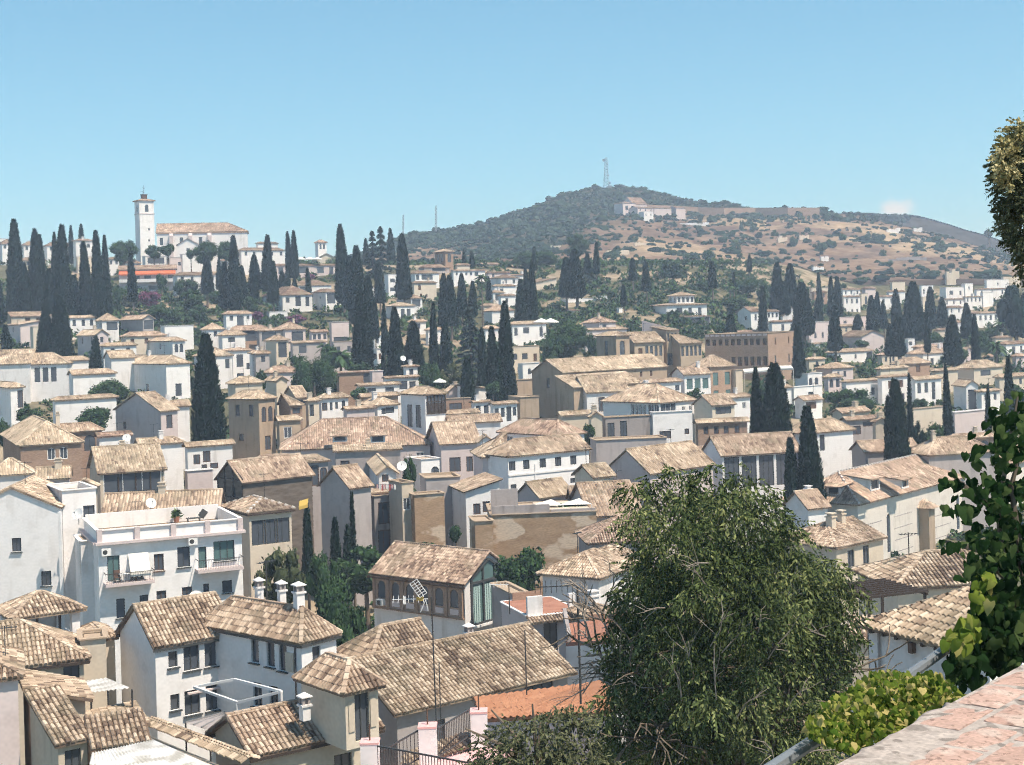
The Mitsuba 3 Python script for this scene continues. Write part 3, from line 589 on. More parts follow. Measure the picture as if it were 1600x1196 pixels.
village([
 ('white villa with two wide dark glass bays below the hillside', 937, 946, 984, 422, 'd=520;pitch=.22;hue=.3;win=F:.22,.5,4,3.0 F:.7,.5,4,3.0 F:.2,5.2,1,1.4 F:.6,5.2,1,1.4;tint=1;yaw=28'),
 ('white lower wing on the right of the glass bay villa', 962, 972, 994, 436, 'd=508;pitch=.2;win=F:.5,1.2,1.4,3;tint=1;hue=.5'),
 ('cream house with tall panels left of the round dark trees', 800, 834, 872, 442, 'd=470;roof=sl;pitch=.16;wall=c;tint=1;win=F:.4,2,2,2.8;hue=.4'),
 ('white house at the left of the panelled cream house', 790, 796, 826, 430, 'd=490;hue=.7;win=F:.4,1.6,1.4,1.8;tint=1;pitch=.2'),
 ('low modern white house with a dark recessed terrace', 838, 884, 934, 468, 'd=445;roof=f;parapet=.2;win=F:.45,.6,7.5,3.2o;tint=1;yaw=22'),
 ('white cube house with two slots right of the recessed terrace house', 924, 930, 951, 464, 'd=450;roof=f;parapet=.2;win=F:.25,1.2,1,1.6 F:.7,1.2,1,1.6;tint=1'),
 ('white terrace house with two brown windows below the recessed terrace', 886, 890, 940, 485, 'd=425;roof=gx;pitch=.2;win=F:.65,.9,1.6,1.0b F:.85,.9,1.6,1.0b;hue=.9;tint=1'),
 ('tiny white garden hut between hedges', 964, 967, 974, 482, 'd=425;roof=f;parapet=.1;win=F:.6,1,1,1.6;tint=1;h=4;cat=hut;name=garden_hut'),
 ('pinkish house with a low tan roof above the convent pavilion', 908, 936, 965, 504, 'd=375;wall=p;tint=.9;pitch=.3;win=F:.3,.8,1.4,1.0;hue=.8'),
 ('tan-roofed low house on the left of the pinkish house', 908, 914, 982, 516, 'd=360;wall=p;tint=.8;pitch=.25;win=;hue=.5'),
 ('long dark canopy house beside the mirador villa', 1002, 1010, 1056, 494, 'd=430;roof=gx;pitch=.1;wall=g;tint=0;win=F:.5,.5,8,3o;hue=.3'),
 ('white house with a tan hip roof left of the slim cypress above the brick convent', 1150, 1173, 1188, 487, 'roof=gx;d=430;pitch=.3;win=L:.6,1.6,1,1.2 F:.6,1,.9,2;tint=1'),
 ('white hip-roofed house with three small windows above the brick convent', 1192, 1198, 1219, 487, 'd=440;pitch=.4;win=F3x1;tint=1;hue=.7'),
 ('wide pale blue house with white shutters above the brick convent corner', 1198, 1206, 1250, 503, 'd=425;pitch=.25;win=F:.4,1,1.2,2 F:.75,1,1.2,2;tint=.8;hue=.7'),
 ('pale gable-ended house behind the pale blue shuttered house', 1218, 1224, 1250, 494, 'd=455;roof=gy;pitch=.8;win=;tint=.7'),
 ('ruddy low roof house left behind the brick convent parapet', 1148, 1152, 1196, 519, 'd=400;wall=b;win=;hue=1;pitch=.2'),
], yaw=35.0)
# the far right quarter
village([
 ('cream house with a white parapet at the hill foot behind two cypresses', 1264, 1268, 1296, 452, 'roof=f;parapet=.5;wall=c;win=F:.4,1.2,2,1.4 F:.75,1.2,1.6,1.4'),
 ('white villa roof below the hill ruins', 1222, 1228, 1252, 425, 'd=640;roof=f;parapet=.4;win=F2x1;wall=c;tint=1'),
 ('ruined pale wall house on the lower hillside', 1240, 1246, 1262, 438, 'd=625;roof=f;parapet=.6;wall=w;win=F1x1'),
 ('white house with a brown roof at the left end of the far quarter', 1312, 1317, 1346, 453, 'roof=gx;win=F3x1;hue=.7;tint=1'),
 ('white balcony house with two rows of small dark windows', 1313, 1318, 1346, 464, 'roof=gx;pitch=.3;win=F:.2,1,1,1.8 F:.5,1,1,1.8 F:.8,1,1.2,1.8 F:.5,5,1,1.6 F:.8,5,1,1.6;hue=.7'),
 ('cream lit house with tall arch right of the white balcony house', 1343, 1346, 1358, 460, 'wall=c;tint=1;roof=f;parapet=.3;win=F:.7,.8,1.4,3.2a'),
 ('mauve roofed house behind the tall cream arch house', 1344, 1352, 1370, 451, 'wall=p;win=;hue=.9'),
 ('white house with a long pink roof among the far cypresses', 1368, 1373, 1400, 464, 'roof=gx;win=F:.3,1,1.4,1.8 F:.8,1,1.4,1.8 F:.8,4.6,1,1.4;hue=.9'),
 ('sunlit flat white house at the top of the far quarter', 1390, 1394, 1416, 444, 'wall=c;tint=1;roof=f;parapet=.8;win='),
 ('pale house with a sloping wall under the sunlit flat white house', 1384, 1389, 1416, 456, 'win=F1x1;hue=.8'),
 ('white flat house right of the round far tree', 1436, 1440, 1460, 448, 'roof=f;parapet=.4;win=F:.2,1,1,2 F:.75,1,1,2'),
 ('cream house with a tall window below the white flat house', 1438, 1442, 1454, 468, 'wall=c;tint=1;roof=f;win=F1x1'),
 ('white house with a large dark window and small paired windows', 1466, 1478, 1508, 451, 'roof=f;parapet=.5;win=F:.3,1,2.4,1.6 F:.8,1,1.2,1.8 F:.3,4,.8,1 F:.5,4,.8,1 F:.8,4,.9,1'),
 ('long low white house with three square windows in the far quarter', 1470, 1474, 1508, 468, 'roof=gx;pitch=.2;win=F3x1;hue=.9'),
 ('white tall block with a lit side at the right of the far quarter', 1500, 1508, 1522, 445, 'roof=f;parapet=.5;win=F1x1;tint=1'),
 ('pale blue house with four square windows', 1506, 1509, 1536, 464, 'roof=gx;pitch=.15;win=F4x1;tint=.6'),
 ('white flat blocks house beside the pale blue house', 1533, 1536, 1554, 459, 'roof=f;parapet=.5;win=;tint=1'),
 ('white terraced house with a grey roof at the top right', 1537, 1542, 1578, 439, 'roof=f;parapet=.5;win=F1x1;tint=.7'),
 ('tan house highest of the far quarter at the right', 1562, 1568, 1596, 434, 'wall=c;roof=f;parapet=.4;win='),
 ('mauve long-roofed house under the white terraced house', 1520, 1526, 1576, 452, 'win=F3x1;hue=.9;pitch=.2'),
 ('long white house with a row of five windows over a balcony', 1512, 1520, 1562, 490, 'pitch=.3;win=F:.1,1,1.3,1.8 F:.3,1,1.3,1.8 F:.5,1,1.3,1.8 F:.7,1,1.3,1.8 F:.9,1,1.3,1.8 F:.2,5,1.2,1.8 F:.45,5,1.2,1.8;tint=1;hue=.5'),
 ('small tan-roofed house left of the five-window house', 1464, 1478, 1506, 505, 'win=F1x1 L1x1;hue=.6'),
 ('white house with a broken brown roof above the leaning cypress', 1474, 1482, 1506, 481, 'win=F2x1;hue=.8'),
 ('cream roofed house between the paired far cypresses', 1462, 1466, 1496, 516, 'win=F1x1;hue=.7;wall=c'),
 ('brown brick house high at the left of the far quarter', 1268, 1272, 1294, 457, 'wall=b;win=F2x1;hue=.7'),
 ('pink and white battlemented house hung with a red cloth', 1250, 1264, 1299, 512, 'wall=p;tint=1;roof=f;parapet=1.6;win=F:.3,1.6,1.0,1.8 F:.65,1.6,.9,1.8 L1x1'),
 ('white arcaded front of the battlemented house lower level', 1250, 1255, 1300, 530, 'd=440;roof=f;parapet=.1;win=F:.3,.6,1.6,2.2a F:.55,.6,1.6,2.2a F:.8,.6,1.4,3a;tint=1'),
 ('small white house with two pale shutters under the battlemented house', 1253, 1256, 1284, 538, 'd=425;roof=gx;win=F:.6,1.4,1.2,2 F:.85,1.4,1,2;pitch=.2;tint=1'),
 ('long pale house with a dark window among cypresses', 1306, 1312, 1356, 497, 'roof=f;parapet=.2;win=F:.2,1,1.6,1;wall=p;tint=1'),
 ('yellowish little hip-roofed house below the long pale house', 1309, 1312, 1336, 510, 'wall=c;win=F1x1;hue=.1'),
 ('cream gabled house with a flat mauve side among the cypresses', 1312, 1346, 1384, 526, 'roof=gy;yaw=20;pitch=.25;wall=p;tint=.9;win=;hue=.4'),
 ('large white house in blue shade with two tiny windows', 1288, 1304, 1366, 551, 'd=395;pitch=.26;win=F:.1,1.2,.8,1.2 F:.55,1,.8,1.2 F:.92,.6,2.4,2.6o;tint=.8;hue=.3'),
 ('house with a reddish roof right of the large blue-shade house', 1368, 1378, 1416, 555, 'd=390;hue=1;wall=c;win=F3x1;pitch=.3'),
 ('white house with a blue door and broad tan roof', 1414, 1442, 1492, 553, 'd=392;pitch=.3;win=F:.3,1.6,1.4,2.4 F:.8,1.4,2,2.2;hue=.6;tint=.9'),
 ('small white roof room with a square opening', 1416, 1419, 1432, 531, 'd=415;roof=f;parapet=.2;win=F:.35,.6,1.6,1.1;tint=1'),
 ('white cube house right of the slim far cypress', 1456, 1460, 1476, 538, 'd=410;roof=f;parapet=.2;win=;tint=1;wall=p'),
 ('low tan-roofed house in front of the white cube house', 1424, 1432, 1468, 543, 'd=405;hue=.6;win=;wall=c'),
 ('white hip-roofed house at the right edge below the dark trees', 1556, 1572, 1604, 538, 'd=420;pitch=.3;win=F:.4,1,1.6,2.6 F:.8,1,1,2 L1x1;tint=1'),
 ('upper roof house behind the white hip-roofed house at the right edge', 1550, 1556, 1584, 528, 'hue=.5;win=;pitch=.35;wall=c'),
 ('small lantern-roofed house in the garden at right', 1537, 1542, 1556, 558, 'd=388;pitch=.4;win=F1x1;wall=p'),
 ('pink house with a tan roof at the right edge', 1580, 1588, 1616, 557, 'd=385;wall=p;win=F2x1;hue=.8'),
 ('cream gable house beside the garden palm at right', 1500, 1506, 1524, 552, 'd=392;roof=gy;wall=p;win=;hue=.7'),
], yaw=35.0)
village([
 ('cream low-roofed house under the small white shuttered house', 1258, 1264, 1292, 562, 'd=365;wall=c;win=F1x1;hue=.2;pitch=.3'),
 ('long cream house with a low undulating roof below the large blue-shade house', 1272, 1300, 1336, 576, 'd=345;wall=p;tint=.9;win=F:.3,1,.8,1.4 F:.6,1,1,1.4;hue=.3;pitch=.25'),
 ('white gabled house with three arched green windows beside the twin big cypresses', 1238, 1262, 1288, 586, 'd=312;roof=f;parapet=.3;win=F:.2,.7,1.1,1.9a F:.6,.7,1.1,1.9a F:.88,.7,1.1,1.9a;tint=1'),
 ('cream hip-roofed house with paired windows right of the arched green windows', 1284, 1294, 1318, 590, 'd=310;wall=p;tint=1;win=F2x1@1.2,1.8;hue=.2;pitch=.4'),
 ('white lower house with a slot window in front of the arched green windows', 1232, 1240, 1288, 606, 'd=298;roof=f;parapet=.1;win=F:.6,1.2,1.6,2.2;tint=1'),
 ('narrow white house touching the twin big cypresses', 1220, 1223, 1240, 606, 'd=292;win=F:.3,1,.8,2 F:.75,1,1.2,2.6a;tint=1;hue=.2'),
 ('white wall house with a brown pergola roof in front', 1238, 1256, 1288, 626, 'd=280;roof=gx;win=F:.4,.6,3,1.4b F:.8,.6,2.4,1.4b;hue=.6;tint=1;pitch=.3'),
 ('pale wall house behind the round green tree', 1316, 1322, 1378, 597, 'd=305;win=F:.8,1.8,1.2,1.6;tint=.6;pitch=.2;hue=.2'),
 ('white house with dark red balcony right of the round green tree', 1372, 1378, 1424, 590, 'd=308;win=F:.2,4,.9,1.4 F:.5,1,5,1.6b F:.75,4,1.2,1.4;tint=1;hue=.5;pitch=.2'),
 ('house with a broad yellowish roof above the red balcony house', 1366, 1376, 1422, 577, 'd=330;win=;hue=.1;wall=c'),
 ('reddish-walled house with a big hip roof in the right middle', 1390, 1416, 1456, 569, 'd=345;wall=b;win=F:.5,.8,1.6,1.6b L1x1;hue=.4;pitch=.34'),
 ('white house with tall columns of dark windows right of the slim cypress', 1422, 1430, 1474, 594, 'd=305;roof=hr;win=F:.15,1,1.2,2.2 F:.42,1,1.2,2.2 F:.7,1,1.2,3.8 F:.75,5.4,1,1.8 F:.2,5,1,2;tint=1;hue=.1'),
 ('tan low house behind the tall-columned white house', 1454, 1462, 1500, 580, 'd=330;win=;hue=.3;wall=c;pitch=.3'),
 ('broad yellow-roofed house at the right behind the modern gable', 1490, 1522, 1570, 576, 'd=345;wall=c;win=F:.4,.8,4,1.4o;hue=.05;pitch=.36'),
 ('modern white gabled house with a tall glass strip', 1486, 1508, 1532, 604, 'd=292;roof=gy;pitch=.75;yaw=8;win=F:.5,1.0,1.8,4.6 F:.5,6.4,1.2,3;tint=1;hue=.3'),
 ('white balcony house right of the modern gabled house', 1530, 1534, 1566, 612, 'd=288;win=F2x1;tint=1;hue=.4;pitch=.2'),
 ('cream house at the right edge in front of the dark cypress', 1552, 1562, 1610, 590, 'd=308;wall=c;win=F2x1;hue=.3'),
 ('mauve boundary house with a plain panelled wall at right', 1488, 1492, 1552, 646, 'd=252;roof=f;parapet=.1;wall=p;tint=.5;win='),
 ('pale flat house behind the conifers at right', 1416, 1424, 1490, 641, 'd=258;roof=f;parapet=.1;wall=c;tint=1;win='),
 ('white hip-roofed house with two dark doors right of the slim leaning cypress', 1222, 1256, 1338, 678, 'yaw=30;d=212;pitch=.42;hue=.15;win=F:.16,.7,1.2,2.4 F:.36,.7,1.0,2.4;tint=.95;lw=.8'),
 ('grey house with a big air conditioner beside the white hip-roofed house', 1316, 1322, 1378, 657, 'roof=gx;d=225;pitch=.3;hue=.7;wall=g;tint=.8;win=F:.3,1.2,1.6,1.4 F:.7,.6,2.4,.8;yaw=20'),
 ('tan gable end house left of the pair of right-hand cypresses', 1362, 1366, 1392, 660, 'roof=gy;yaw=8;pitch=.3;wall=c;tint=.2;win=;d=222;hue=.4'),
 ('brown-roofed shed house behind the white hip-roofed house', 1296, 1316, 1362, 646, 'roof=gx;d=240;wall=c;win=;hue=.4;pitch=.3'),
 ('brick arcade house with two arches behind the vine at right', 1480, 1486, 1560, 686, 'd=212;wall=b;tint=1;pitch=.36;hue=.6;win=F:.3,.7,1.5,1.6a F:.52,.7,1.5,1.6a F:.75,.7,1.5,1.6a;yaw=12'),
 ('low long-roofed house behind the great dormered church roof', 1326, 1350, 1440, 707, 'roof=gx;yaw=12;d=206;win=;hue=.6;wall=g;pitch=.34'),
 ('hip-roofed house right behind the great dormered church roof', 1412, 1450, 1560, 712, 'yaw=15;d=200;win=;hue=.45;wall=g;pitch=.40'),
 ('tan-roofed house left of the slim leaning cypress', 1196, 1210, 1260, 684, 'd=218;win=F1x1;hue=.2;wall=c;pitch=.34'),
], yaw=35.0)
village([
 ('small pink hip-roofed house below the palm garden', 410, 420, 470, 583, 'd=285;wall=p;tint=.8;win=;hue=.9;pitch=.42'),
 ('tiny cream gabled house in front of the pink hip-roofed house', 412, 430, 452, 596, 'd=268;roof=gy;wall=c;win=;hue=.3;pitch=.4'),
 ('loggia house with a flat brown roof over a dark gallery', 522, 528, 604, 583, 'd=285;roof=gx;pitch=.08;wall=b;tint=.2;win=F:.28,.4,6,2.4o F:.7,.4,3.4,2.4o;hue=.9'),
 ('plain mauve block house joined to the flat brown gallery', 576, 580, 602, 582, 'd=283;wall=p;tint=.3;roof=f;parapet=.2;win='),
 ('white house with a roof-top room and dark openings below the cypresses', 596, 602, 658, 591, 'd=275;roof=gx;pitch=.15;win=F:.15,.7,2,1 F:.5,.9,2,1.6 F:.8,1,1.4,2.4;tint=1;hue=.5'),
 ('white roof-top room with a small blue window', 628, 633, 656, 573, 'd=280;pitch=.15;win=F:.45,.6,.9,1.4;tint=1'),
 ('long low white house with two wide windows and a tan roof', 556, 560, 628, 603, 'd=262;roof=gx;pitch=.2;win=F:.3,.7,1.8,.9 F:.75,.7,1.8,.9;hue=.3'),
 ('broad tan shed roof house left of the white tower', 560, 564, 626, 621, 'd=246;roof=gx;pitch=.34;wall=b;win=;hue=.3'),
 ('low white house with small square windows beside the white tower', 558, 588, 626, 634, 'd=236;pitch=.3;win=F:.3,.7,.8,1 F:.6,.6,1.6,1 F:.9,.4,1,2o;wall=w;tint=.9;hue=.2'),
 ('plain mauve gable end house with a round chimney', 532, 540, 590, 640, 'd=232;roof=gx;pitch=.2;wall=p;tint=.35;win=;chimneys=1;hue=.3'),
 ('bright white house with four narrow windows under a broad chimney', 492, 500, 548, 623, 'd=246;yaw=28;pitch=.34;win=F:.12,1.0,1.0,1.4b F:.36,1,.5,1.4 F:.56,1,.5,1.2 F:.82,.8,.6,1.8;tint=1;chimneys=1;hue=.1'),
 ('cream porch house on the left of the bright white house', 476, 480, 502, 627, 'd=242;win=F:.3,.8,.8,2o;wall=c;tint=1;hue=.1;pitch=.3'),
 ('tan stepped roof house left of the cream porch house', 440, 462, 484, 622, 'd=248;roof=gx;pitch=.34;wall=t;win=F:.5,.6,1.4,1.0o;hue=.15'),
 ('tan shed roof house beside the brick tower house', 432, 452, 476, 634, 'd=238;roof=hr;wall=b;tint=.3;win=F:.5,.7,1.4,1b;hue=.1;pitch=.4'),
 ('yellowish roof house with a dark corner window in front of the tan shed roof', 428, 434, 474, 658, 'd=222;roof=hr;wall=t;tint=.7;win=F:.4,1.3,1.4,1.8;hue=.05;pitch=.42'),
 ('square brick tower house with paired arched windows', 352, 404, 434, 624, 'yaw=56;d=238;roof=h;pitch=.36;wall=t;tint=.55;hue=.1;win=F:.3,1.6,1.1,2.6a F:.7,1.6,1.1,2.6a F:.5,6.6,1.4,2.4b L:.3,1.2,1.0,2.0 L:.75,1.2,1.0,2.0 L:.4,6.2,1.1,1.2;near=1;chimneys=0'),
 ('white house with a shaded wall left of the lone cypress foot', 236, 244, 300, 637, 'd=236;roof=hl;pitch=.36;win=F:.85,.6,2,1.4o;hue=.15'),
 ('mauve gabled house with white drainpipes', 176, 250, 282, 643, 'yaw=48;d=232;roof=gx;pitch=.42;wall=p;tint=.35;hue=.15;win=L:.2,2.2,.9,1.2 F:.5,.9,1.2,2.2b'),
 ('low reddish-roofed white house right of the brown arcaded roof', 146, 152, 208, 683, 'd=208;roof=gx;pitch=.25;hue=1;win=;tint=.9'),
 ('white house with a tan roof left of the chequered-window house', 208, 216, 290, 696, 'd=203;roof=hr;pitch=.36;hue=.15;win=;tint=.8'),
 ('grey-white house with small dark windows under a long straw roof', 284, 290, 368, 699, 'd=201;roof=gx;pitch=.34;hue=.15;wall=w;tint=.35;win=F:.2,1.4,1.0,1.4 F:.42,1.0,1.1,1.6b F:.36,2.9,.8,.8 F:.58,2.8,1.2,.8'),
 ('brown-walled house with an arch in its shaded end', 58, 66, 164, 678, 'd=212;yaw=30;roof=h;pitch=.38;wall=b;tint=.3;hue=.4;win=F:.78,.9,1.7,2.4ao'),
 ('brick-walled house with two small dark arched windows under a yellow roof', -14, 28, 132, 697, 'd=196;yaw=25;roof=h;pitch=.40;wall=b;tint=.35;hue=.0;win=F:.5,.8,1.1,1.7a F:.7,.8,1.1,1.7a'),
 ('yellow-roofed house at the left edge above the white gable', -40, -20, 54, 744, 'd=172;yaw=20;roof=h;pitch=.42;wall=w;tint=.3;hue=0;win='),
 ('mauve-walled house with a low straw roof above the big white gable', 48, 54, 112, 750, 'd=168;roof=gx;pitch=.38;wall=p;tint=.2;hue=.05;win=;yaw=15'),
 ('cream gable end house beside the dark-galleried house', 104, 108, 154, 762, 'd=163;roof=gy;yaw=10;pitch=.3;wall=c;tint=1;win=;lw=.5;hue=.1'),
 ('straw-roofed house with a deep dark gallery and railing', 120, 152, 262, 741, 'd=172;yaw=24;roof=gx;pitch=.44;wall=c;tint=.1;hue=.0;win=F:.5,.25,7.0,3.4o;l=10'),
 ('white house peeping out behind the straw-roofed gallery house', 254, 258, 290, 690, 'd=206;roof=f;parapet=.2;win=;tint=.8'),
 ('grey low annex house with a flat roof below the chequered windows', 286, 290, 338, 742, 'd=180;roof=f;parapet=.4;wall=p;tint=.3;win='),
 ('long brown tile roof house behind the white roof terrace', 148, 156, 345, 806, 'd=149;roof=gx;yaw=5;pitch=.42;hue=.35;wall=t;win=;lw=.45'),
 ('low tile roof house behind the white roof terrace on its left', 146, 152, 268, 822, 'd=144;roof=gx;yaw=6;pitch=.3;hue=.2;wall=t;win=;lw=.3;chimneys=0'),
 ('cream house with three dark-framed casements below a hip roof', 345, 386, 462, 803, 'd=146;yaw=32;roof=h;pitch=.40;hue=.45;wall=c;tint=.5;near=2;win=F:.22,1.0,1.6,2.6 F:.5,1.0,1.6,2.6 F:.78,1.0,1.6,2.6;fascia=dark_wood;l=8;tint=.6;mortar=1'),
 ('dark timber gable house with square framed panels', 333, 378, 494, 755, 'd=168;yaw=42;roof=gx;pitch=.62;hue=.55;wall=d;tint=.4;win=L:.62,1.0,.9,1.2;l=6.6;chimneys=0'),
 ('brown tile roof house behind the dark timber gable', 392, 400, 462, 722, 'd=190;roof=h;pitch=.4;hue=.75;wall=t;win='),
 ('shabby glazed loggia house with a flat roof behind the dark timber gable', 454, 460, 518, 724, 'd=180;roof=s;pitch=.1;wall=g;tint=.7;hue=.2;win=F:.2,.6,1.2,2.4 F:.5,.6,1.8,2.6o F:.85,.9,1,2a;l=5'),
 ('great brown-roofed house with two dark roof dormers', 420, 436, 676, 704, 'd=206;yaw=8;roof=h;pitch=.60;hue=.85;wall=p;tint=.4;win=F:.93,1.4,1.2,1.8;l=13;chimneys=0'),
 ('weathered grey plaster house with a flat front roof', 494, 520, 630, 706, 'd=185;yaw=8;roof=s;pitch=.06;hue=.2;wall=g;tint=.6;win=F:.14,1.3,1.2,1.8 F:.37,4.0,2.2,1.4b;l=6'),
 ('white gabled house with one tiny window and a slanting roof', 566, 588, 624, 742, 'd=170;roof=gy;yaw=10;pitch=.62;hue=.05;wall=w;tint=.8;win=F:.36,.3,.8,.9;lw=1.3;chimneys=0'),
 ('tall grey house with a light right-hand wall, climbing plants on it', 495, 546, 586, 764, 'd=160;yaw=45;roof=gx;pitch=.5;hue=.45;wall=g;tint=.95;win=F:.6,8.6,1.2,1.9o;l=6.2;chimneys=0'),
 ('pink house wall hung with laundry', 578, 580, 626, 771, 'd=168;roof=s;pitch=.12;hue=.3;wall=p;tint=1;win=F:.8,3,1,1.2;l=4'),
 ('grey roofless ruin house with floor edges showing', 580, 582, 646, 778, 'd=166;roof=f;parapet=.1;wall=g;tint=.1;win=F:.32,.7,2.0,2.6o F:.32,4.0,2.2,3.2o;l=4'),
 ('rough tan masonry house stump with a pilaster', 642, 644, 700, 776, 'd=162;yaw=20;roof=f;parapet=.1;wall=o;tint=.2;win=;l=3'),
 ('ochre-walled annex house with a small window beside the ivy', 622, 626, 650, 758, 'd=163;roof=f;parapet=.2;wall=c;tint=.2;win=F:.4,1.6,1,1.4;l=4'),
 ('blue-grey plain house with two dark openings', 655, 662, 724, 751, 'd=172;yaw=12;roof=f;parapet=.2;wall=g;tint=1;win=F:.8,4.0,2.2,3.2 F:.25,1.2,2.4,.9 F:.85,9.4,2.2,4o;l=6'),
 ('white house with three small windows under a slanting tile roof', 720, 724, 786, 769, 'd=166;yaw=16;roof=sl;pitch=.26;hue=.4;wall=w;tint=1;win=F:.32,1.6,.9,1.3 F:.6,1.4,.9,1.3 F:.84,1.2,.9,1.3;lw=1.2;l=8'),
 ('small white house with an arched window beside the ivy', 652, 656, 692, 720, 'd=190;roof=f;parapet=.1;wall=w;tint=1;win=F:.75,1.0,1.2,2.2a;l=5'),
 ('lilac house with framed blind panels and two square windows', 670, 686, 752, 695, 'd=204;yaw=15;roof=gx;pitch=.36;hue=.4;wall=p;tint=.75;win=F:.36,2.2,1.7,2.1b F:.75,2.2,1.0,2.2b F:.05,1.8,1,2;l=10'),
 ('white gable end house at the right of the lilac house', 742, 746, 774, 692, 'd=199;roof=gy;yaw=8;pitch=.62;wall=w;tint=1;hue=.3;win=F:.75,.5,.9,.5;lw=.8'),
 ('lilac tall house left of the long white house', 745, 750, 792, 715, 'd=186;yaw=10;roof=hl;pitch=.38;hue=.25;wall=p;tint=.8;win=F:.5,1.6,1.4,1.8 F:.45,4.6,1.2,2;l=9;near=1'),
 ('long white house with ten dark windows and a moulded band', 752, 792, 926, 714, 'd=182;yaw=33;roof=hl;pitch=.36;hue=.3;wall=w;tint=1;win=F:.05,.9,1,1.2 F:.22,.9,1,1.2 F:.42,.9,1,1.2 F:.61,.9,1,1.2 F:.80,.9,1,1.2 F:.06,3.9,.9,1.7 F:.23,3.9,1.2,.65 F:.43,3.9,1.2,.65 F:.62,3.9,1.2,.65 F:.80,3.9,1.2,.65;frames=dark_frame;chimneys=0'),
 ('white house with a row of arches under a reddish hip roof', 775, 872, 918, 681, 'd=208;yaw=42;roof=h;pitch=.40;hue=.85;wall=w;tint=1;win=F:.2,.6,1.3,1.6a F:.5,.6,1.3,1.6a F:.82,.6,1.3,2.2a L3x1@1.6,1.0;chimneys=0'),
 ('white roofed house between the white tower and the arched house', 694, 700, 786, 662, 'd=222;roof=gx;yaw=12;pitch=.34;hue=.45;win='),
 ('white house with a dark window and glazed porch right of the white tower', 694, 698, 752, 648, 'd=232;roof=hl;pitch=.34;hue=.25;win=F:.18,.9,1,.8 F:.48,.6,2,1.4 F:.8,.6,2.4,1.2g;tint=1'),
 ('brown timbered terrace house above the glazed porch house', 688, 694, 740, 626, 'd=252;roof=f;parapet=.2;wall=b;win=F:.4,.6,2.6,1.2b;tint=.1'),
 ('narrow gabled tan house behind the white tower', 694, 700, 722, 612, 'd=266;roof=gy;wall=p;tint=.3;hue=.2;win=;pitch=.5'),
 ('white balcony house with a large dark glazed end', 714, 718, 768, 609, 'd=265;roof=sr;pitch=.12;win=F:.3,.9,3,1.6o F:.85,.5,2.4,2.6;tint=1;hue=.3'),
 ('white lower house with slim windows under the glazed balcony house', 736, 740, 770, 629, 'd=250;roof=gx;pitch=.12;win=F2x1@1.1,1.6;tint=.9;hue=.4'),
 ('white house with four slim windows left of the stone steps', 764, 770, 812, 632, 'd=248;roof=gx;pitch=.2;win=F:.12,.9,.9,1.5 F:.38,.9,.8,1.6 F:.64,.7,1,2.6 F:.88,.9,.7,1.5;tint=1;hue=.5'),
 ('pinkish wall house by the stone steps', 786, 792, 812, 597, 'd=278;roof=f;parapet=.2;wall=p;tint=.9;win=F:.5,3,.8,1'),
], yaw=30.0)
